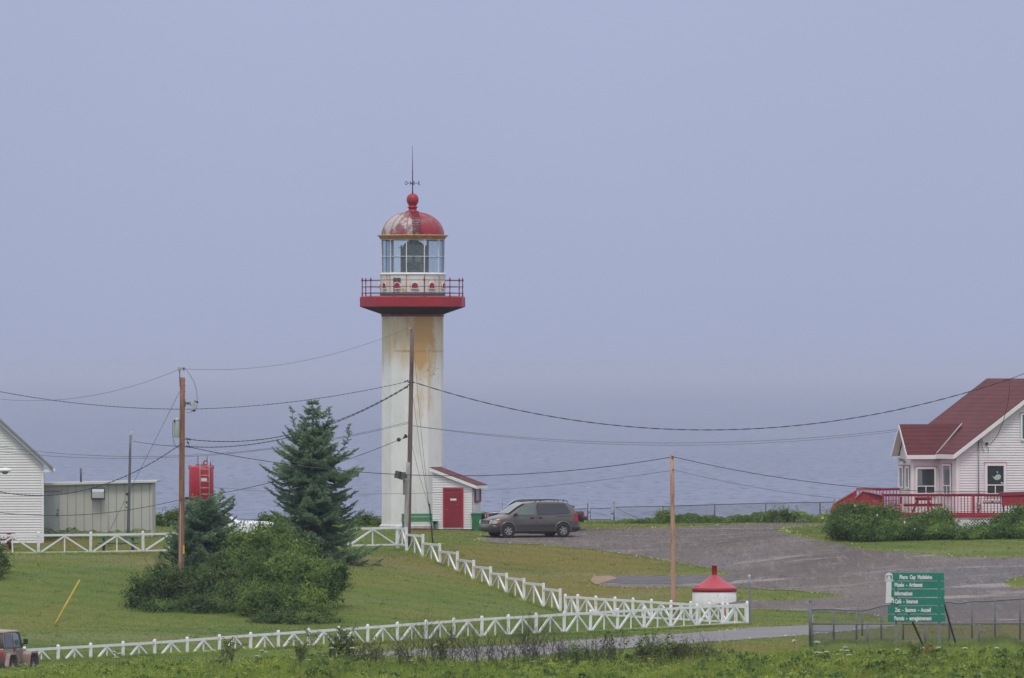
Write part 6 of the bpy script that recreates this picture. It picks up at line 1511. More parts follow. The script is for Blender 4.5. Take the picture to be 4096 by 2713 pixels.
def make_jeep():
    yj = 346.3; hd = R(90 - 18)     # heading, measured from +x
    f = Vector((math.cos(hd), math.sin(hd), 0)); rt_ = Vector((math.sin(hd), -math.cos(hd), 0))
    corner = Vector((xat(19, yj), yj, 0)); base = corner - rt_ * 0.80
    o = empty('off_road_car', (base.x, base.y, zg(base.x, base.y) + 0.05), hd, 'tan hard-top off-road car driving away at the lower left edge', 'car')
    # local: +x forward, y<0 is the right side, which faces the camera side
    sec = lambda w_, z0, z1: [(w_ - 0.05, z0), (w_, z0 + 0.05), (w_, z1 - 0.05), (w_ - 0.04, z1), (0, z1)]
    loft([(0, sec(0.76, 0.55, 1.12)), (0.03, sec(0.78, 0.50, 1.14)), (1.55, sec(0.78, 0.5, 1.14)), (2.05, sec(0.76, 0.52, 1.14))]).build('body', M['jeep'], o, local=True)
    loft([(2.0, sec(0.70, 0.55, 1.12)), (2.3, sec(0.62, 0.6, 1.10)), (3.15, sec(0.50, 0.62, 1.03)), (3.25, sec(0.48, 0.62, 0.98))]).build('bonnet', M['jeep'], o, local=True)
    hs = lambda w0, w1, z1: [(w0, 1.12), (w0 - 0.005, 1.2), (w1, z1 - 0.06), (w1 - 0.06, z1), (0, z1 + 0.01)]
    loft([(0.02, hs(0.77, 0.68, 1.76)), (0.06, hs(0.77, 0.69, 1.80)), (1.0, hs(0.77, 0.69, 1.83)), (1.72, hs(0.77, 0.69, 1.80)), (1.78, hs(0.77, 0.69, 1.76)), (2.0, [(0.74, 1.12), (0.735, 1.14), (0.73, 1.15), (0.70, 1.16), (0, 1.16)])]).build('hard_top', M['jeep'], o, local=True)
    loft([(-0.02, [(0.70, 1.74), (0.715, 1.77), (0.70, 1.81), (0.6, 1.84), (0, 1.86)]), (0.9, [(0.71, 1.75), (0.725, 1.79), (0.71, 1.83), (0.6, 1.865), (0, 1.885)]), (1.80, [(0.70, 1.74), (0.715, 1.77), (0.70, 1.80), (0.6, 1.83), (0, 1.85)])]).build('roof', paint('jeep_roof', (0.36, 0.30, 0.28), 0.06, 2, 0.5), o, local=True)
    ys = lambda z: 0.775 - (z - 1.12) / 0.62 * 0.08
    for sd in (-1, 1):
        for pts, mt in (([(0.16, 1.20), (0.92, 1.20), (0.92, 1.66), (0.85, 1.70), (0.22, 1.70), (0.16, 1.64)], 'car_glass'), ([(1.05, 1.22), (1.78, 1.22), (1.66, 1.68), (1.05, 1.68)], 'car_glass_green')):
            m = MB(); m.prism([(x, sd * (ys(z) + 0.008), z) for x, z in pts], (0, sd * 0.006, 0)); m.build('window', M[mt], o, local=True)
        m = MB(); m.bar((1.98, sd * 0.76, 1.14), (1.74, sd * 0.71, 1.74), 0.06, 0.07); m.build('windscreen_pillar', M['darkgrey'], o, local=True)
        m = MB(); m.box((1.0, sd * 0.79, 1.05), (0.02, 0.01, 0.9)) ; m.box((1.42, sd * 0.785, 0.80), (0.82, 0.012, 0.5)); m.build('door', M['jeep'], o, local=True)
        m = MB(); m.box((1.92, sd * 0.95, 1.38), (0.07, 0.2, 0.22)); m.bar((1.92, sd * 0.78, 1.22), (1.92, sd * 0.9, 1.32), 0.04, 0.04); m.build('side_mirror', M['plastic'], o, local=True, bevel=0.03)
        m = MB(); m.box((1.12, sd * 0.80, 1.08), (0.14, 0.03, 0.05)); m.build('door_handle', M['plastic'], o, local=True)
        for cx in (0.55, 2.85):
            m = MB(); n0 = 0.79 if cx < 1 else 0.60; w1_ = 0.96
            P_ = [(cx - 0.56, 0.45), (cx - 0.42, 0.86), (cx - 0.30, 0.97), (cx + 0.34, 0.97), (cx + 0.50, 0.80), (cx + 0.60, 0.5)]
            vs = [(a, sd * n0, b_) for a, b_ in P_] + [(a, sd * w1_, b_ - 0.02) for a, b_ in P_] + [(a * 0.93 + cx * 0.07, sd * w1_, b_ - 0.09) for a, b_ in P_] + [(a * 0.93 + cx * 0.07, sd * n0, b_ - 0.08) for a, b_ in P_]
            fs = []
            for i in range(5): fs += [(i, i + 1, 7 + i, 6 + i), (6 + i, 7 + i, 13 + i, 12 + i), (12 + i, 13 + i, 19 + i, 18 + i)]
            m.add(vs, fs, False); m.build('wheel_flare', M['jeep_flare'], o, local=True)
            m = MB(); disc(m, cx, 0.50, 0.43, sd * 0.795); m.box((cx, sd * 0.60, 0.6), (0.8, 0.34, 0.5)); m.build('wheel_well_shade', M['plastic'], o, local=True)  # black disc and block stand for the shaded space under the flare
            wheel(o, (cx, sd * 0.80, 0.37), 0.37, 0.24, 0.52, 5, side=sd)
        m = MB(); m.box((-0.02, sd * 0.64, 0.90), (0.06, 0.16, 0.2)); m.build('tail_light', M['red_lamp'], o, local=True, bevel=0.01)
        m = MB(); m.bar((0.98, sd * 0.79, 0.46), (2.2, sd * 0.79, 0.46), 0.08, 0.1); m.build('sill_step', M['jeep'], o, local=True)
    m = MB(); m.prism([(-0.01, -0.60, 1.22), (-0.01, 0.60, 1.22), (0.0, 0.56, 1.68), (0.0, -0.56, 1.68)], (-0.012, 0, 0)); m.build('rear_window', M['car_glass'], o, local=True)
    m = MB(); m.box((-0.09, 0, 0.47), (0.18, 1.5, 0.2)); m.build('rear_bumper', M['plastic'], o, local=True, bevel=0.03)
    m = MB(); m.box((3.36, 0, 0.55), (0.2, 1.5, 0.16)); m.build('front_bumper', M['plastic'], o, local=True, bevel=0.03)
    m = MB(); m.box((-0.05, -0.42, 0.30), (0.12, 0.3, 0.14)); m.box((1.5, 0, 0.42), (2.8, 1.2, 0.14)); m.build('underbody', M['plastic'], o, local=True)
    q = empty('spare_wheel', (-0.14, 0.15, 1.0), R(90)); q.parent = o
    m = MB(); m.lathe((0, 0, 0), [(0.12, 0.1), (0.34, 0.1), (0.37, 0.05), (0.37, -0.09), (0.3, -0.12)], 24); sp_ = m.build('tyre', M['rubber'], q, local=True); sp_.rotation_euler = (R(90), 0, 0)
make_jeep()

def make_sedan():
    yv = 430.2; s = S(yv); cx = xat(940, yv)
    o = empty('white_car', (cx, yv, zg(cx, yv)), R(4), 'white car mostly hidden behind the small spruce and the bushes', 'car')
    sec = lambda w_, zt_, wr: [(w_ - 0.08, 0.25), (w_, 0.33), (w_, 0.6), (w_ - 0.02, min(0.85, zt_ - 0.05)), (wr, zt_ - 0.03), (0, zt_)]
    loft([(-2.38, sec(0.80, 0.80, 0.72)), (-2.33, sec(0.86, 1.05, 0.76)), (-2.1, sec(0.88, 1.36, 0.64)), (-1.6, sec(0.88, 1.44, 0.60)), (-0.9, sec(0.88, 1.43, 0.60)), (-0.5, sec(0.88, 1.34, 0.62)), (0.15, sec(0.88, 0.99, 0.8)), (1.7, sec(0.87, 0.93, 0.76)), (2.2, sec(0.84, 0.84, 0.74)), (2.34, sec(0.78, 0.6, 0.7))]).build('body', M['carwhite'], o, local=True)
    for sd in (-1, 1):
        m = MB(); m.prism([(-2.15, sd * 0.865, 0.92), (0.0, sd * 0.865, 0.92), (-0.6, sd * 0.69, 1.30), (-1.95, sd * 0.69, 1.30)], (0, sd * 0.02, 0)); m.build('window', M['car_glass'], o, local=True)
        for x in (-1.5, 1.45):
            m = MB(); disc(m, x, 0.32, 0.36, sd * 0.885); m.build('wheel_well_shade', M['plastic'], o, local=True); wheel(o, (x, sd * 0.82, 0.31), 0.31, 0.2, side=sd)  # arch shade painted as a black disc on the body side
        m = MB(); m.box((2.12, sd * 0.62, 0.62), (0.12, 0.3, 0.12)); m.build('headlight', M['ceramic'], o, local=True)
make_sedan()

# ================================================================== vegetation
def rnd_unit(n):
    v_ = rng.normal(size=(n, 3)); return v_ / np.linalg.norm(v_, axis=1, keepdims=True)
def leaf_quads(P_, size, up=0.4, asp=0.5, jitter=0.35, nrm=None):
    """diamond leaves at points P_ (n,3)"""
    n_ = len(P_)
    a = rnd_unit(n_)
    b = rnd_unit(n_)
    if nrm is not None: b = b * 0.75 + nrm * 1.5
    b[:, 2] += up
    b -= a * np.sum(a * b, 1, keepdims=True); b /= np.linalg.norm(b, axis=1, keepdims=True)   # b: leaf normal-ish
    c = np.cross(a, b)
    s = (size * (1 + rng.uniform(-jitter, jitter, n_)))[:, None]
    return np.stack([P_ - a * s, P_ + c * s * asp, P_ + a * s, P_ - c * s * asp], 1).reshape(-1, 3)

def blades(P_, h, w, lean=0.35, hj=0.5):
    n_ = len(P_); hh = h * (1 + rng.uniform(-hj, hj, n_)); ang = rng.uniform(0, 2 * np.pi, n_); la = rng.uniform(0, 2 * np.pi, n_)
    sd_ = np.stack([np.cos(ang), np.sin(ang) * 0.5, np.zeros(n_)], 1) * w / 2
    tip = np.stack([np.cos(la) * lean * hh, np.sin(la) * lean * hh, hh], 1)
    return np.stack([P_ - sd_, P_ + sd_, P_ + tip], 1).reshape(-1, 3)

# ------------------------------------------------------------------ spruces
def spruce(label, px, Yk_, py_top, env, seed, levels, low=0.0, leaders=()):
    """env: list of (py, left px, right px) half widths of the outline"""
    rs = random.Random(seed); x0 = xat(px, Yk_); zb = zg(x0, Yk_); ztop = zat(py_top, Yk_); s = S(Yk_)
    o = empty('spruce_tree', (x0, Yk_, zb), 0, label, 'tree')
    H_ = ztop - zb
    m = MB(); m.tube([(x0, Yk_, zb - 0.2), (x0 + 0.03, Yk_, zb + H_ * 0.5), (x0, Yk_, ztop - 0.25)], [0.024 * H_, 0.013 * H_, 0.012], 8)
    m.build('trunk', M['bark'], o)
    ep = np.array([e_[0] for e_ in env], float); el_ = np.array([e_[1] for e_ in env], float); er = np.array([e_[2] for e_ in env], float)
    wood = MB(); need = []
    for i in range(levels):
        t_ = (i + rs.random() * 0.6) / levels
        z = zb + low + (H_ - low - 0.15) * (t_ ** 0.92)
        nb = rs.randint(6, 9) if t_ < 0.85 else rs.randint(4, 6)
        a0 = rs.random() * 6.28
        for k in range(nb):
            a = a0 + 6.283 * k / nb + rs.uniform(-0.3, 0.3)
            ca, sa = math.cos(a), math.sin(a)
            pyz = HOR + (ZC - z) * s
            Lr = float(np.interp(pyz, ep, er)) / s; Ll = float(np.interp(pyz, ep, el_)) / s
            w_ = (1 + ca) / 2; L = (Lr * w_ + Ll * (1 - w_)) * rs.choice([0.62, 0.78, 0.92, 1.04, 1.16])
            droop = -0.16 - 0.16 * (1 - t_) + rs.uniform(-0.08, 0.08); up_ = 0.10 + 0.34 * t_ ** 2 + rs.uniform(-0.05, 0.12)
            pts = []
            for j in range(7):
                q = j / 6
                zz_ = z + L * (droop * math.sin(q * math.pi * 0.75) * 1.1 + up_ * q * q * 0.7) 
                pts.append(Vector((x0 + ca * L * q, Yk_ + sa * L * q, zz_)))
            if L > 0.5: wood.tube(pts, [0.028 * (1 - j / 7.5) * min(1.3, L) for j in range(7)], 4, False)
            # side twigs
            nt_ = max(4, int(L * 10))
            for j in range(nt_ + 1):
                q = 0.12 + 0.88 * j / nt_; k_ = q * 6; i0 = min(5, int(k_)); p_ = pts[i0].lerp(pts[i0 + 1], k_ - i0)
                d_ = (pts[i0 + 1] - pts[i0]).normalized(); sd_ = Vector((-sa, ca, 0))
                tl = (0.16 + 0.34 * L * (1 - q)) * rs.uniform(0.7, 1.2); tl = min(tl, 0.8)
                for sgn in ((-1, 1) if j < nt_ else (0,)):
                    dd = (d_ * 0.75 + sd_ * sgn * 0.85 + Vector((0, 0, rs.uniform(-0.28, 0.16)))).normalized()
                    nn = max(2, int(tl / 0.085))
                    for c_ in range(nn):
                        need.append((*(p_ + dd * tl * (c_ + 0.5) / nn), *dd))
    for (ax, ay, az), (bx, by, bz) in leaders:      # upturned side leaders
        a_, b_ = at(ax, ay, Yk_ + az), at(bx, by, Yk_ + bz); c_ = Vector((b_.x, b_.y, a_.z + (b_.z - a_.z) * 0.25)); L_ = (b_ - a_).length
        pts = [a_ * (1 - q) ** 2 + c_ * 2 * q * (1 - q) + b_ * q * q for q in (0, .2, .4, .6, .8, 1)]; wood.tube(pts, [0.03, .026, .022, .016, .011, .006], 4, False)
        for j in range(int(L_ * 14)):
            q = rs.uniform(0.15, 1.0); k_ = q * 5; i0 = min(4, int(k_)); p_ = pts[i0].lerp(pts[i0 + 1], k_ - i0); an = rs.uniform(0, 6.28); tl = (0.10 + 0.32 * (1 - q)) * rs.uniform(.7, 1.2)
            dd = Vector((math.cos(an), math.sin(an), 0.45)).normalized()
            for c2 in range(max(2, int(tl / 0.08))): need.append((*(p_ + dd * tl * (c2 + .5) / max(2, int(tl / 0.08))), *dd))
    wood.build('branch', M['bark'], o)
    A_ = np.array(need); P_ = A_[:, :3]; D_v = A_[:, 3:]
    out = []
    for rep in range(4):
        n_ = len(P_); r_ = rnd_unit(n_); r_[:, 2] = r_[:, 2] * 0.7 + 0.15
        r_ -= D_v * np.sum(r_ * D_v, 1, keepdims=True) * 0.9; r_ /= np.linalg.norm(r_, axis=1, keepdims=True)
        c_ = np.cross(D_v, r_); ln = rng.uniform(0.08, 0.14, n_)[:, None]
        st_ = P_ + rng.normal(size=(n_, 3)) * 0.018
        tip = st_ + (D_v * 0.75 + r_ * 0.75) * ln
        out.append(np.stack([st_ - D_v * 0.035, st_ + c_ * 0.012 + D_v * 0.01, tip, st_ - c_ * 0.012 + D_v * 0.03], 1).reshape(-1, 3))
        out.append(np.stack([st_ - c_ * 0.020, st_ + c_ * 0.020, st_ + D_v * ln * 0.9 + c_ * 0.006, st_ + D_v * ln * 0.9 - c_ * 0.006], 1).reshape(-1, 3))
    fast_mesh('crown', np.concatenate(out), 4, M['spruce'], o)
    return o
spruce('tall ragged blue-green spruce left of the lighthouse', 1252, 412.0, 1592,
       [(1592, 5, 5), (1625, 22, 26), (1660, 45, 50), (1701, 75, 90), (1730, 105, 95), (1760, 95, 100), (1803, 135, 160), (1830, 150, 130), (1864, 232, 165), (1890, 160, 195), (1935, 205, 150), (1966, 150, 225), (1997, 140, 180), (2033, 150, 212),
        (2070, 160, 205), (2114, 180, 225), (2180, 215, 225), (2240, 235, 255), (2300, 200, 215)], 11, 32, leaders=[((1240, 1790, 0), (1168, 1632, -0.4)), ((1255, 1760, 0), (1318, 1625, -0.3)), ((1260, 1860, 0), (1400, 1702, -0.5))])
spruce('smaller dense spruce between the transformer pole and the big bush', 808, 404.0, 1985,
       [(1985, 40, 30), (1995, 55, 80), (2010, 75, 115), (2033, 75, 120), (2055, 85, 95), (2090, 95, 140), (2135, 150, 150), (2203, 135, 160), (2260, 110, 150), (2330, 90, 130), (2400, 90, 120)], 5, 23, leaders=[((810, 2060, 0), (893, 1955, -0.3)), ((815, 2080, 0), (938, 1998, -0.4)), ((800, 2060, 0), (845, 1985, 0.1))])
# second leader on the tall spruce's left shoulder is part of the outline above

# ------------------------------------------------------------------ leafy bushes
def bush(name, label, blobs, mat, n_leaf, size, seed, cat='bush', group=None, stems=7, base=None, shoots=40, flowers=None, inner=0.35):
    """blobs: (centre xyz, (rx,ry,rz)) whose union is the crown"""
    rs = np.random.default_rng(seed)
    c0 = base if base is not None else Vector((np.mean([b_[0][0] for b_ in blobs]), np.mean([b_[0][1] for b_ in blobs]), 0))
    gz_ = zg(c0[0], c0[1]); o = empty(name, (c0[0], c0[1], gz_), 0, label, cat, group)
    vol = np.array([b_[1][0] * b_[1][2] + b_[1][0] * b_[1][1] for b_ in blobs]); vol = vol / vol.sum()
    parts = []; norm = []
    core = []
    for (c, r_), f_ in zip(blobs, vol):          # inner mass of oversized leaves, added to block light inside the crown
        k = max(30, int(n_leaf * 0.10 * f_)); d_ = rs.normal(size=(k, 3)); d_ /= np.linalg.norm(d_, axis=1, keepdims=True)
        core.append(np.array(c) + d_ * np.array(r_) * rs.uniform(0.45, 0.84, (k, 1)))
    # clumps: leaf clusters scattered near the surface of each blob, each clump a little ball of leaves
    ncl = max(20, int(n_leaf / 40))
    for (c, r_), f_ in zip(blobs, vol):
        k = max(3, int(ncl * f_)); d_ = rs.normal(size=(k, 3)); d_ /= np.linalg.norm(d_, axis=1, keepdims=True)
        d_[:, 1] = np.where(rs.random(k) < 0.65, -np.abs(d_[:, 1]), d_[:, 1]); 
        rad = np.where(rs.random(k) < inner, rs.uniform(0.35, 0.85, k), rs.uniform(0.85, 1.10, k))
        cc = np.array(c) + d_ * np.array(r_) * rad[:, None]
        per = 40; cr = rs.uniform(0.09, 0.21, k) * (size / 0.05) ** 0.5
        off = rs.normal(size=(k, per, 3)) * cr[:, None, None] * np.array([1, 1, 0.7])
        parts.append((cc[:, None, :] + off).reshape(-1, 3)); norm.append(np.repeat(d_, per, 0))
        # shoots sticking out at the top
        ks = int(shoots * f_)
        if ks:
            th_ = rs.uniform(0, 2 * np.pi, ks); q_ = np.sqrt(rs.random(ks)) * 0.95
            bx_ = np.array(c) + np.stack([np.cos(th_) * q_ * r_[0], np.sin(th_) * q_ * r_[1], np.sqrt(1 - q_ ** 2) * r_[2]], 1)
            for b_ in bx_:
                L_ = rs.uniform(0.15, 0.45) * (size / 0.05) ** 0.5; dd = np.array([rs.normal() * 0.25, rs.normal() * 0.25, 1.0])
                tt = rs.random(14)[:, None]; parts.append(b_ + dd * L_ * tt + rs.normal(size=(14, 3)) * 0.035); norm.append(np.tile([0, 0, 1.0], (14, 1)))
    P_ = np.concatenate(parts); N_ = np.concatenate(norm)
    g_ = zgv(P_[:, 0], P_[:, 1]); ok = P_[:, 2] > g_ + 0.02; P_ = P_[ok]; N_ = N_[ok]
    core = np.concatenate(core); core = core[core[:, 2] > zgv(core[:, 0], core[:, 1]) + 0.02]
    fast_mesh('leaves', np.concatenate([leaf_quads(P_, size * 0.8, 0.45, 0.55, nrm=N_), leaf_quads(core, size * 2.6, 0.1, 0.8)]), 4, M[mat], o)
    m = MB()
    for k in range(stems):
        c, r_ = blobs[k % len(blobs)]; a = rs.uniform(0, 6.28); q = Vector((c[0] + math.cos(a) * r_[0] * 0.25, c[1] + math.sin(a) * r_[1] * 0.25, 0)); q.z = zg(q.x, q.y) - 0.1
        e_ = Vector((c[0] + math.cos(a) * r_[0] * 0.6, c[1] + math.sin(a) * r_[1] * 0.6, c[2] + r_[2] * 0.5)); mid = q.lerp(e_, 0.5) + Vector((rs.normal() * 0.1, rs.normal() * 0.1, 0.05))
        m.tube([q, mid, e_], [0.045, 0.03, 0.012], 5, False)
        for s_ in range(3):
            m.tube([mid, mid.lerp(e_, 0.5) + Vector((rs.normal() * 0.3, rs.normal() * 0.3, rs.uniform(0, .3)))], [0.018, 0.006], 4, False)
    m.build('stem', M['bark'], o)
    if flowers:
        mt, nf = flowers; k = rs.choice(len(P_), nf); fast_mesh('blossom', leaf_quads(P_[k] + N_[k] * 0.06 + np.array([0, -0.08, 0]), 0.045, 0, 0.9, nrm=np.tile([0, -1.0, 0.3], (nf, 1))), 4, M[mt], o)
    return o
def B(px, py, w, h, Y_, d=None):
    """crown blob seen at (px,py) with picture half-width w and half-height h"""
    s = S(Y_); return ((xat(px, Y_), Y_, zat(py, Y_)), (w / s, (d if d else w / s * 0.8), h / s))
bush('leafy_bush', 'dark green bush left of the transformer pole', [B(590, 2400, 85, 110, 391.5), B(660, 2370, 95, 140, 392.5), B(640, 2460, 125, 60, 390.5)], 'bush_dark', 15000, 0.06, 21)
bush('leafy_bush', 'dark green bush between the pole and the big bright bush', [B(800, 2400, 105, 125, 391.5), B(890, 2350, 95, 150, 393.5), B(830, 2450, 140, 70, 390.0), B(930, 2420, 90, 110, 390.5)], 'bush_dark', 19000, 0.06, 22)
bush('leafy_bush', 'bright green bush between the two spruces', [B(1000, 2220, 105, 120, 400), B(1090, 2180, 100, 105, 402), B(1170, 2270, 110, 120, 399), B(960, 2300, 110, 110, 398)], 'bush_light', 19000, 0.065, 23)
bush('leafy_bush', 'big rounded bush at the foot of the tall spruce', [B(1200, 2340, 150, 120, 391.5), B(1310, 2330, 85, 95, 392), B(1110, 2330, 140, 130, 393), B(1170, 2440, 160, 95, 388), B(1050, 2430, 120, 90, 388.5), B(1370, 2290, 28, 42, 392)], 'bush_light', 30000, 0.06, 24, shoots=70, stems=5)
bush('leafy_bush', 'low dark growth spreading beneath the big rounded bush', [B(1180, 2490, 150, 48, 385.5, 0.9), B(1060, 2500, 80, 40, 386, 0.8), B(1330, 2500, 60, 30, 386, 0.7)], 'bush_dark', 8000, 0.05, 25, stems=5)
bush('leafy_bush', 'dark bush cut off by the left edge above the tan car', [B(-18, 2240, 50, 85, 404), B(-50, 2330, 75, 110, 402)], 'bush_dark', 7000, 0.06, 26, stems=4)
# rose hedge before the deck
bush('rose_bush', 'leftmost rose bush in front of the red ramp', [B(3370, 2070, 60, 48, 421.5, 1.0), B(3430, 2060, 75, 55, 421.0, 1.2), B(3390, 2105, 85, 40, 419.8, 1.0), B(3345, 2105, 42, 40, 422), B(3400, 2122, 80, 28, 420.5, .9), B(3340, 2122, 38, 20, 421.5, .7)], 'rose', 12000, 0.055, 31, flowers=('pink', 8))
bush('rose_bush', 'second rose bush from the left, before the left end of the deck', [B(3530, 2070, 85, 50, 420.8, 1.0), B(3480, 2110, 90, 45, 419.5, 1.0), B(3575, 2115, 80, 42, 419.5, 1.0), B(3500, 2140, 100, 25, 418.8, .8)], 'rose', 13000, 0.055, 32, flowers=('flower', 10))
bush('rose_bush', 'tallest rose bush, before the picnic table on the deck', [B(3690, 2095, 75, 42, 420.5, 1.0), B(3755, 2072, 45, 38, 420.8, .9), B(3780, 2100, 48, 46, 420, .8), B(3700, 2125, 110, 38, 419.0, 1.0), B(3600, 2135, 70, 26, 418.8, 0.8)], 'rose', 18000, 0.055, 33, flowers=('pink', 7))
bush('rose_bush', 'low rose bush right of the white lattice', [B(3915, 2132, 65, 26, 419.4, .9), B(3850, 2143, 60, 16, 418.8, .8)], 'rose', 5500, 0.055, 34, flowers=('pink', 3))
bush('rose_bush', 'rightmost rose bush below the red box', [B(4030, 2092, 65, 42, 420.5, 1.0), B(4090, 2075, 60, 50, 420.8, 1.0), B(4000, 2130, 90, 35, 419.2, .9), B(4110, 2125, 80, 40, 419.4, .9)], 'rose', 13000, 0.055, 35, flowers=('pink', 4))
# weedy strip along the cliff fence and behind the buildings
def weed_strip(name, label, pts, n_, h, mat, leaf=0.05, seed=1):
    """pts: (px, py_top, Y) : mass of weeds from the ground to py_top"""
    rs = np.random.default_rng(seed)
    px_ = rs.uniform(pts[0][0], pts[-1][0], n_); tp_ = np.interp(px_, [a[0] for a in pts], [a[1] for a in pts]); Y_ = np.interp(px_, [a[0] for a in pts], [a[2] for a in pts]) + rs.uniform(-0.8, 1.4, n_)
    X_ = (px_ - 2048) * Y_ / FPX; g_ = zgv(X_, Y_); zt_ = ZC - (tp_ - HOR) * Y_ / FPX
    ncl = np.sin(px_ * 0.071) * 0.12 + np.sin(px_ * 0.023 + 1) * 0.15 + np.sin(px_ * 0.19) * 0.06
    hh = np.maximum(0.15, (zt_ - g_) * (1 + ncl)); zz_ = g_ + hh * rs.random(n_) ** 0.6
    P_ = np.stack([X_, Y_, zz_], 1)
    v1 = leaf_quads(P_, leaf, 0.3, 0.45)
    o = fast_mesh(name, v1, 4, M[mat], origin=(float(X_.mean()), float(Y_.mean()), float(g_.mean())))
    return tag(o, label, 'weeds', kind='stuff')
weed_strip('undergrowth', 'mixed weeds growing along the cliff fence right of the gate', [(2455, 2090, 459), (2500, 2080, 459), (2600, 2072, 459), (2650, 2055, 459), (2700, 2060, 460), (2800, 2062, 461), (2900, 2064, 462), (3000, 2060, 463), (3120, 2048, 463), (3200, 2046, 463), (3260, 2064, 463), (3420, 2060, 463)], 26000, 0, 'weeds', 0.045, 3)
weed_strip('undergrowth', 'thin weeds below the wire gate and behind the pickup', [(2080, 2095, 460), (2300, 2090, 460), (2360, 2088, 460), (2455, 2086, 460)], 6000, 0, 'weeds', 0.04, 4)
weed_strip('undergrowth', 'bright green weeds behind the bushes at the cliff edge', [(600, 2095, 452), (700, 2080, 452), (760, 2090, 455), (1080, 2085, 456), (1180, 2080, 456), (1400, 2085, 456), (1530, 2075, 456)], 22000, 0, 'weeds_bright', 0.05, 5)
for lb, bl, sd_, mt in (('small bright bush on the cliff edge right of the grey shed', [B(640, 2078, 25, 22, 450), B(680, 2065, 30, 22, 451), B(715, 2068, 30, 30, 451)], 41, 'bush_light'),
                    ('small pale bush behind the white car, left of the tall spruce', [B(1070, 2082, 38, 22, 452), B(1120, 2085, 30, 18, 452)], 42, 'bush_light'),
                    ('small bush at the cliff just left of the lighthouse', [B(1465, 2080, 22, 26, 452), B(1500, 2090, 28, 18, 452), B(1440, 2095, 25, 14, 452)], 43, 'bush_light'),
                    ('leafy shoots rising above the weeds left of the new pole', [B(2640, 2068, 12, 18, 459.5), B(2672, 2064, 16, 16, 459.5)], 44, 'weeds'),
                    ('low dark bush on the cliff fence left of the rose hedge', [B(3090, 2058, 26, 16, 462), B(3140, 2054, 26, 18, 462), B(3180, 2060, 26, 14, 462), B(3310, 2080, 40, 26, 461)], 45, 'weeds')):
    bush('cliff_bush', lb, bl, mt, 2600, 0.045, sd_, stems=3, shoots=12)
weed_strip('undergrowth', 'weeds along the foot of the grey shed', [(176, 2105, 433), (215, 2122, 433), (300, 2118, 433), (320, 2125, 433), (460, 2122, 433), (605, 2122, 433)], 2600, 0, 'weeds', 0.05, 6)

# ------------------------------------------------------------------ lawn blades
def scatter(n_, x0, x1, y0, y1, excl):
    X_ = rng.uniform(x0, x1, n_); Y_ = rng.uniform(y0, y1, n_); ok = np.ones(n_, bool)
    for e_ in excl: ok &= ~inside(X_, Y_, e_)
    X_, Y_ = X_[ok], Y_[ok]
    vis = np.abs(X_) < (2048 + 120) * Y_ / FPX
    X_, Y_ = X_[vis], Y_[vis]
    return np.stack([X_, Y_, zgv(X_, Y_)], 1)
P_ = scatter(330000, -30, 30, 345, 468, [PARK, ROAD])
tl = fast_mesh('grass', blades(P_, 0.032, 0.035, 0.6), 3, M['lawn_blade'], origin=(0, 0, 0)); tag(tl, 'short mown grass blades on the lawn', 'grass', kind='stuff')
gx = scatter(170000, -12, 30, 384, 460, []); gx = gx[inside(gx[:, 0], gx[:, 1], PARK)]; gx[:, 2] += 0.028
pm, n, l, p = new_mat('loose_stone'); gg = n.new('ShaderNodeNewGeometry'); l.new(ramp_of(pm.node_tree, gg.outputs['Random Per Island'], [(0.1, (0.085, 0.07, 0.066)), (0.6, (0.135, 0.115, 0.108)), (0.97, (0.30, 0.27, 0.25))]), p.inputs['Base Color']); p.inputs['Roughness'].default_value = 0.9
tag(fast_mesh('loose_stones', blades(gx, 0.014, 0.05, 0.5), 3, pm, origin=(0, 0, 0)), 'loose stones lying on the gravel of the car park', 'gravel', kind='stuff')
Wd = scatter(1500, -30, 30, 352, 466, [PARK, ROAD]); Wd = (Wd[:, None, :] + rng.normal(size=(len(Wd), 22, 3)) * np.array([0.09, 0.12, 0])).reshape(-1, 3); Wd[:, 2] = zgv(Wd[:, 0], Wd[:, 1])
tag(fast_mesh('lawn_weeds', blades(Wd, 0.075, 0.03, 0.7), 3, M['weeds'], origin=(0, 0, 0)), 'small scattered weeds and uncut tufts in the lawn', 'grass', kind='stuff')
# taller unmown fringe along the road and gravel edges, fences and walls
def fringe(poly, step_, spread):
    out = []
    for (x1, y1), (x2, y2) in zip(poly, poly[1:] + poly[:1]):
        L_ = math.hypot(x2 - x1, y2 - y1); k = max(1, int(L_ / step_))
        for j in range(k): t_ = j / k; out.append((x1 + (x2 - x1) * t_ + random.gauss(0, spread), y1 + (y2 - y1) * t_ + random.gauss(0, spread)))
    out = np.array(out); return np.stack([out[:, 0], out[:, 1], zgv(out[:, 0], out[:, 1])], 1)
Fr = np.concatenate([fringe(PARK, 0.010, 0.10), fringe(ROAD, 0.014, 0.07)])
ok = np.abs(Fr[:, 0]) < 2200 * Fr[:, 1] / FPX
o = fast_mesh('grass_fringe', blades(Fr[ok], 0.06, 0.025, 0.5), 3, M['weeds_bright'], origin=(0, 400, 0)); tag(o, 'ragged grass edging the gravel and the paved lane', 'grass', kind='stuff')
k = rng.choice(len(Fr), 1800); Q_ = Fr[k] + np.array([0, 0, 0.06]) + rng.normal(size=(1800, 3)) * np.array([0.3, 0.3, 0.01])
ok = (np.abs(Q_[:, 0]) < 2200 * Q_[:, 1] / FPX) & ~inside(Q_[:, 0], Q_[:, 1], PARK)
o = fast_mesh('clover_flowers', leaf_quads(Q_[ok], 0.03, 1, 0.8), 4, M['flower'], origin=(0, 400, 0)); tag(o, 'tiny white clover flowers along the gravel edge', 'flowers', kind='stuff')
fl = []
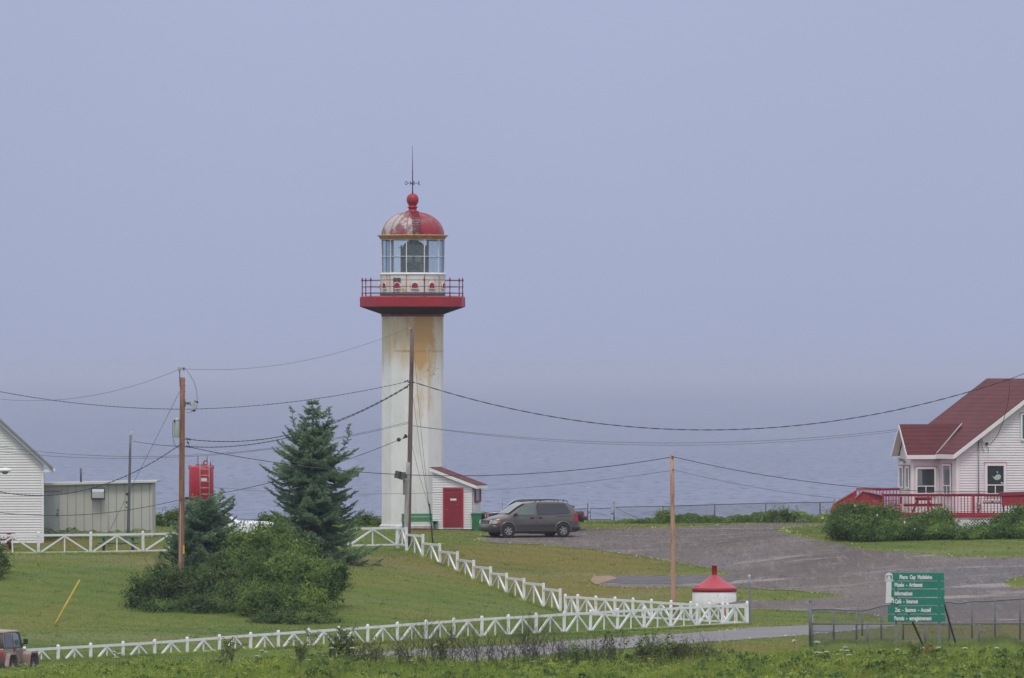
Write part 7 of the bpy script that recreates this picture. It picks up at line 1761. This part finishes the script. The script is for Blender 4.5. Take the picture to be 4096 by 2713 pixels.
for seq in (fp, stair, lf):
    for (a, t_, b_, y_), (a2, t2, b2, y2) in zip(seq[:-1], seq[1:]):
        n__ = 1500 if seq is not stair else 700; tt = rng.random(n__); X_ = xat(a, y_) + (xat(a2, y2) - xat(a, y_)) * tt + rng.normal(size=n__) * 0.1; Y_ = y_ + (y2 - y_) * tt + rng.normal(size=n__) * 0.1 - 0.1
        fl.append(np.stack([X_, Y_, zgv(X_, Y_)], 1))
o = fast_mesh('grass_tufts', blades(np.concatenate(fl), 0.10, 0.022, 0.4), 3, M['weeds_bright'], origin=(0, 400, 0)); tag(o, 'uncut grass left standing under the white fences', 'grass', kind='stuff')

# tall growth around the sign and the chain link fences
def tall_weeds(name, label, n_, x0, x1, y0, y1, h, mat, seed, w=0.03, hf=None, leaf=0.05, nleaf=0):
    rs = np.random.default_rng(seed)
    px_ = rs.uniform(x0, x1, n_); Y_ = rs.uniform(y0, y1, n_); X_ = (px_ - 2048) * Y_ / FPX
    P_ = np.stack([X_, Y_, zgv(X_, Y_)], 1); hh = h * (0.65 + 0.35 * np.sin(px_ * 0.021 + seed) * np.sin(px_ * 0.0073 + 2 * seed) + 0.25 * rs.random(n_))
    if hf is not None: hh = hh * np.interp(px_, [a for a, _ in hf], [b_ for _, b_ in hf])
    ang = rs.uniform(0, 6.28, n_); sd_ = np.stack([np.cos(ang), np.sin(ang), 0 * ang], 1) * w / 2; la = rs.uniform(0, 6.28, n_)
    tip = np.stack([np.cos(la) * hh * 0.3, np.sin(la) * hh * 0.3, hh], 1)
    o = fast_mesh(name, np.stack([P_ - sd_, P_ + sd_, P_ + tip], 1).reshape(-1, 3), 3, M[mat], origin=(float(X_.mean()), float(Y_.mean()), float(P_[:, 2].mean())))
    tag(o, label, 'grass', kind='stuff')
    return P_, hh
tall_weeds('tall_grass', 'tall meadow grass around the green sign and wire fences', 26000, 3200, 4180, 357, 369, 0.42, 'weeds', 3, 0.022, [(3200, .3), (3260, .8), (3350, 0.8), (3500, 1.1), (3660, 1.0), (3720, 1.7), (3800, 0.9), (4050, 1.5), (4180, 1.2)])
tall_weeds('tall_grass', 'sparse grass between the paved lane and the foreground bank', 12000, -50, 3200, 356, 362, 0.18, 'weeds', 4, 0.02)

# ------------------------------------------------------------------ foreground bank
# a leafy, uneven meadow on the bank between camera and lane: mass as stuff, single plants as things
def top_py(px): return np.interp(px, [-100, 150, 300, 500, 700, 900, 1100, 1300, 1500, 1700, 1900, 2100, 2300, 2500, 2700, 2900, 3100, 3250, 3400, 3600, 3800, 4000, 4200],
                                 [2700, 2672, 2655, 2650, 2645, 2640, 2625, 2620, 2625, 2630, 2645, 2640, 2640, 2625, 2620, 2605, 2600, 2600, 2605, 2595, 2590, 2588, 2585])
def bank_top(px, Y_):
    """height of the plants on the bank above the bank's ground, lumpy"""
    g_ = zgv((px - 2048) * Y_ / FPX, Y_)
    zt_ = ZC - (top_py(px) - HOR) * 285 / FPX
    lump = 0.10 * np.sin(px * 0.019 + 1.3 * Y_) * np.sin(px * 0.0073 + 0.9 * Y_ + 2) + 0.07 * np.sin(px * 0.043 + 2.3 * Y_) + 0.04 * np.sin(px * 0.11 + 3 * Y_)
    fall = np.interp(Y_, [270, 276, 281, 285, 289, 293], [0.45, 0.62, 0.9, 1.0, 0.85, 0.4])
    return g_, np.maximum(0.10, (zt_ - g_ + lump) * fall)
def bank_clumps(name, label, ncl, per, mat, leaf, seed, region, hfrac=(0.5, 1.0), cr=(0.10, 0.22), asp=0.5, flat=0.6, focus=None):
    """leafy clumps: each a little ball of leaves sitting somewhere in the height of the growth"""
    rs = np.random.default_rng(seed)
    if focus is None: px_ = rs.uniform(region[0], region[1], ncl)
    else:
        cs = np.array(focus); k = rs.integers(0, len(cs), ncl); px_ = cs[k, 0] + rs.normal(size=ncl) * cs[k, 1]
    Y_ = rs.uniform(271, 291, ncl); g_, hh = bank_top(px_, Y_); f_ = rs.uniform(hfrac[0], hfrac[1], ncl)
    c_ = np.stack([(px_ - 2048) * Y_ / FPX, Y_, g_ + hh * f_ - 0.05], 1); r_ = rs.uniform(cr[0], cr[1], ncl)
    d_ = rs.normal(size=(ncl, per, 3)); d_ /= np.linalg.norm(d_, axis=2, keepdims=True); d_[:, :, 2] = np.abs(d_[:, :, 2]) * 1.0 - 0.25
    P_ = (c_[:, None, :] + d_ * (r_[:, None, None] * rs.uniform(0.55, 1.1, (ncl, per, 1))) * np.array([1, 1, flat + 0.3])).reshape(-1, 3)
    o = fast_mesh(name, leaf_quads(P_, leaf, 0.3, asp, nrm=d_.reshape(-1, 3)), 4, M[mat], origin=(0, 283, -1.3)); return tag(o, label, 'meadow plants', kind='stuff')
ALL = (-60, 4160)
bank_clumps('meadow_plants', 'low leafy meadow plants covering the foreground bank', 3000, 26, 'weeds', 0.042, 1, ALL, (0.1, 0.95))
bank_clumps('dark_meadow_plants', 'dark leafy plants low in the foreground bank', 2100, 26, 'bush_dark', 0.045, 3, ALL, (0.0, 0.85), focus=[(1700, 90), (3600, 60), (4000, 60), (250, 120), (1050, 90), (1250, 150), (1600, 140), (2500, 160), (2720, 120), (3050, 110), (3420, 160), (3650, 140), (3900, 130), (4080, 80)])
bank_clumps('bright_meadow_plants', 'bright yellow green leaves among the foreground plants', 1900, 24, 'weeds_bright', 0.036, 2, ALL, (0.5, 1.02), focus=[(200, 120), (420, 110), (650, 120), (860, 90), (1100, 70), (1500, 100), (1900, 120), (2150, 110), (2350, 90), (2560, 60), (3000, 120), (3230, 60), (3560, 80), (3780, 120), (3980, 100), (2900, 100)])
bank_clumps('broad_leaf_plants', 'broad fresh green leaves in patches on the bank', 800, 18, 'rose', 0.07, 5, ALL, (0.4, 0.95), (0.12, 0.25), 0.7, focus=[(600, 100), (1350, 120), (2080, 110), (2460, 80), (3250, 70), (3520, 60), (3830, 90), (4050, 60), (2950, 90)])
bank_clumps('rusty_meadow_plants', 'rusty brown dock and bramble leaves at the lower right', 900, 24, 'rusty_leaf', 0.04, 4, ALL, (0.15, 0.72), focus=[(3180, 40), (3390, 45), (3480, 60), (3720, 70), (3860, 60), (2760, 50), (3140, 40), (1250, 50), (1080, 40), (4060, 40)])
rs = np.random.default_rng(9); n_ = 95000; px_ = rs.uniform(-60, 4160, n_); Y_ = rs.uniform(274, 292, n_); X_ = (px_ - 2048) * Y_ / FPX; g_ = zgv(X_, Y_)
hh = bank_top(px_, Y_)[1] * rs.uniform(0.6, 1.1, n_) * (1.08 + 0.22 * np.sin(px_ * 0.0123 + 1) * np.sin(px_ * 0.031 + Y_))
P_ = np.stack([X_, Y_, g_], 1); ang = rs.uniform(0, 6.28, n_); sd_ = np.stack([np.cos(ang), np.sin(ang), 0 * ang], 1) * 0.010; la = rs.uniform(0, 6.28, n_)
tip = np.stack([np.cos(la) * hh * 0.28, np.sin(la) * hh * 0.28, hh], 1); o = fast_mesh('long_grass', np.stack([P_ - sd_, P_ + sd_, P_ + tip], 1).reshape(-1, 3), 3, M['weeds_bright'], origin=(0, 283, -1.3)); tag(o, 'long thin grass standing among the foreground plants', 'grass', kind='stuff')

# leafy shrubs and shoots in the foreground
SHOOTS = []
bush('foreground_shrub', 'dense dark shrub at the bottom centre-right before the lane', [B(2600, 2640, 85, 70, 284.5, 0.7), B(2700, 2625, 75, 65, 285, .7), B(2790, 2640, 80, 60, 285, 0.7), B(2660, 2690, 190, 50, 283.5, .9), B(2860, 2660, 50, 40, 285, .6)],
     'fg_shrub', 17000, 0.04, 61, cat='shrub', shoots=60)
for i, (px_, tp_, w_, mt, lb) in enumerate(((1385, 2515, 24, 'fg_shrub', 'tall leafy shoot reaching over the white fence rail'), (1310, 2545, 16, 'bush_dark', 'slim leafy shoot left of the tallest shoot'), (1450, 2560, 22, 'fg_shrub', 'leafy shoot just right of the tallest shoot'),
        (1205, 2552, 12, 'fg_shrub', 'thin leafy shoot before the fence left of the shoot cluster'), (885, 2560, 14, 'fg_shrub', 'leafy shoot covering one post of the front fence'), (2440, 2535, 12, 'fg_shrub', 'isolated dark leafy shoot before the paved lane'),
        (2590, 2530, 12, 'bush_light', 'leafy shoot on top of the dark shrub'), (2320, 2560, 20, 'weeds', 'pale leafy shoot among the bare twigs'), (1780, 2555, 14, 'fg_shrub', 'small leafy shoot on the left of the bare twig thicket'),
        (3640, 2600, 40, 'fg_shrub', 'dark leafy clump below the green sign'), (3720, 2610, 40, 'rusty_leaf', 'rusty leafy clump right below the green sign'), (1055, 2650, 40, 'bush_dark', 'low dark clump in the meadow under the front fence'))):
    SHOOTS.append((px_, tp_, w_, mt, lb))
# bare twig thicket
def twigs(px_, tp_, seed, lb, spread=26, n_=9, name='bare_shrub', cat='shrub', group='bare twiggy shrubs in the foreground', leaf_mat='fg_shrub', leaves=160, size=0.03, low=0.1, high=0.62, r0=0.011):
    rs = random.Random(seed); Yt_ = 284.2 + rs.uniform(-0.8, 0.8); x0 = xat(px_, Yt_); g = zg(x0, Yt_); o = empty(name, (x0, Yt_, g), 0, lb, cat, group)
    top = zat(tp_, Yt_); m = MB(); pool = []
    def grow(p_, d_, L, r_, dep):
        pts = [p_]; q = p_.copy()
        for j in range(4):
            d_ = (d_ + Vector((rs.gauss(0, .16), rs.gauss(0, .16), rs.gauss(0.04, .08)))).normalized(); q = q + d_ * L / 4; pts.append(q.copy()); pool.append(tuple(q))
            if dep > 0 and j > 0:
                for s_ in range(2 if dep > 1 else 1): grow(q, (d_ + Vector((rs.gauss(0, .55), rs.gauss(0, .55), rs.gauss(.1, .25)))).normalized(), L * rs.uniform(0.3, 0.55), r_ * 0.55, dep - 1)
        m.tube(pts, [r_ * (1 - 0.18 * k_) for k_ in range(5)], 3, False)
    for k_ in range(n_):
        L = (top - g) * rs.uniform(0.6, 1.0) * 0.92; grow(Vector((x0 + rs.gauss(0, spread / 2 / 122), Yt_ + rs.gauss(0, .2), g)), Vector((rs.gauss(0, .2), rs.gauss(0, .15), 1)).normalized(), L, r0, 2)
    m.build('twig', M['twig'], o)
    A_ = np.array(pool); f_ = (A_[:, 2] - g) / max(0.1, top - g); A_ = A_[(f_ > low) & (f_ < high)]
    if len(A_):
        A_ = A_[rng.integers(0, len(A_), leaves)] + rng.normal(size=(leaves, 3)) * 0.035
        fast_mesh('leaves', leaf_quads(A_, size), 4, M[leaf_mat], o)
for i, (a, b_, w_, mt, lb) in enumerate(SHOOTS):
    twigs(a, b_, 300 + i, lb, w_ * 1.3, 2 + w_ // 9, 'leafy_shoot', 'plant', 'leafy shoots in the foreground', mt, 240 + w_ * 22, 0.04, 0.12, 1.3, 0.012)
tw = [(1500, 2560, 'sparse bare shrub beside the leafy shoots'), (1600, 2540, 'bare shrub with one long thin twig'), (1680, 2490, 'bare shrub with its twigs crossing the fence braces'), (1750, 2520, 'dark bare shrub, third of the thicket'),
      (1830, 2530, 'bare shrub low before the middle fence'), (1900, 2500, 'dense dark bare shrub at the middle of the thicket'), (1965, 2500, 'spreading bare shrub against the front fence'), (2040, 2505, 'tall bare shrub, its crown before a fence post'),
      (2110, 2490, 'bare shrub with long arching twigs'), (2170, 2500, 'thin bare shrub with high twig tips'), (2240, 2540, 'bare shrub at the left end of the visible lane'), (2300, 2550, 'bare shrub beside the pale leafy shoot'),
      (2370, 2555, 'low bare shrub before the lane'), (2430, 2560, 'rightmost bare shrub of the thicket'), (2820, 2540, 'bare twigs standing out of the dark shrub')]
for i, (a, b_, lb) in enumerate(tw): twigs(a, b_, 100 + i, lb, 36, 11)
# white umbel flowers
def umbel_proto():
    o = empty('umbel_flower', (0, 0, 0)); m = MB(); m.tube([(0, 0, 0), (0.02, 0, 0.5), (0.0, 0, 1.0)], [0.012, 0.009, 0.006], 5, False)
    rs = random.Random(3)
    for k in range(14): a = rs.uniform(0, 6.28); r_ = rs.uniform(0.02, 0.085); m.tube([(0, 0, 1.0), (math.cos(a) * r_, math.sin(a) * r_, 1.07)], [0.004, 0.003], 3, False)
    m.build('stem', M['dkgreen'], o, local=True)
    n2 = 260; a = rng.uniform(0, 6.28, n2); r_ = np.sqrt(rng.random(n2)) * 0.095; Pq = np.stack([np.cos(a) * r_, np.sin(a) * r_, 1.09 - r_ ** 2 * 4 + rng.normal(size=n2) * 0.006], 1)
    fast_mesh('blossom', leaf_quads(Pq, 0.014, 2, 0.9), 4, M['flower'], o)
    return o
um = [(450, 2605, 'under the third bay of the front fence'), (465, 2628, 'just below another near the left fence'), (480, 2612, 'right of a pair near the left fence'), (830, 2602, 'left of the shoot covering a fence post'), (850, 2598, 'beside the shoot covering a fence post'),
      (1025, 2622, 'on the meadow under the dark fence stretch'), (1048, 2600, 'highest of three under the middle-left fence'), (1062, 2606, 'right of the highest of three under the fence'), (1232, 2638, 'alone in the bright meadow'), (1325, 2590, 'between two leafy shoots'),
      (1408, 2590, 'close behind the tallest leafy shoot'), (1680, 2598, 'at the left edge of the bare thicket'), (1632, 2621, 'large and flat left of the bare thicket'), (1645, 2640, 'below the large flat one'), (1745, 2578, 'inside the bare thicket'),
      (2132, 2645, 'left one of a trio in the meadow'), (2166, 2635, 'top one of a trio in the meadow'), (2160, 2648, 'bottom one of a trio in the meadow'), (2440, 2585, 'before the lane near the isolated shoot'), (2620, 2660, 'low on the dark shrub'), (2655, 2672, 'lower on the dark shrub'),
      (3176, 2560, 'tall, standing left of the thick grey fence post'), (3262, 2565, 'tall, before the thick grey fence post'), (3268, 2607, 'left one of a row of three by the grey post'), (3288, 2610, 'middle one of a row of three by the grey post'), (3306, 2606, 'right one of a row of three by the grey post'),
      (3370, 2598, 'left in the largest flower cluster'), (3384, 2586, 'topmost in the largest flower cluster'), (3390, 2600, 'right in the largest flower cluster'), (3352, 2616, 'lowest left of the largest flower cluster'), (3398, 2618, 'lowest right of the largest flower cluster'),
      (3300, 2638, 'alone among rusty leaves'), (3280, 2680, 'left one of a low pair'), (3306, 2684, 'right one of a low pair'), (3530, 2600, 'left of the sign posts'), (3590, 2596, 'at the foot of the left sign post'), (3690, 2590, 'between the sign posts'), (3760, 2588, 'at the foot of the right sign post'), (3860, 2590, 'right of the sign brace'), (3990, 2590, 'near the right edge under the fence')]
proto = umbel_proto()
for i, (a, b_, lb) in enumerate(um):
    Yq = 283.4 + (i * 7 % 5) * 0.25; x_ = xat(a, Yq); g = zg(x_, Yq); h_ = (zat(b_, Yq) - g) / 1.09
    if i == 0: r_ = proto
    else:
        r_ = proto.copy(); C.objects.link(r_)
        for ch in list(proto.children):
            c_ = ch.copy(); C.objects.link(c_); c_.parent = r_
    sc = 0.8 + (i * 13 % 7) * 0.06
    r_.location = (x_, Yq, g); r_.scale = (sc, sc, h_); r_.rotation_euler = (0.0, random.uniform(-.05, .05), i * 1.3)
    tag(r_, 'white umbel flower ' + lb, 'flower', 'white umbel flowers in the foreground')
# bleached snag
m = MB(); Yq = 282.0
for pts in (((3322, 2730), (3318, 2705), (3312, 2692)), ((3372, 2740), (3362, 2705), (3352, 2672)), ((3362, 2720), (3366, 2695), (3364, 2678)), ((3345, 2735), (3350, 2708), (3345, 2694))):
    m.tube([at(a, b_, Yq) for a, b_ in pts], [0.035, 0.026, 0.012], 6)
q = at(3345, 2720, Yq); m.tube([at(3315, 2728, Yq), at(3375, 2732, Yq)], 0.04, 6)
o = m.build('dead_branch', M['bleached'], origin=(q.x, q.y, q.z)); tag(o, 'bleached white dead branch at the bottom edge among rusty leaves', 'branch')
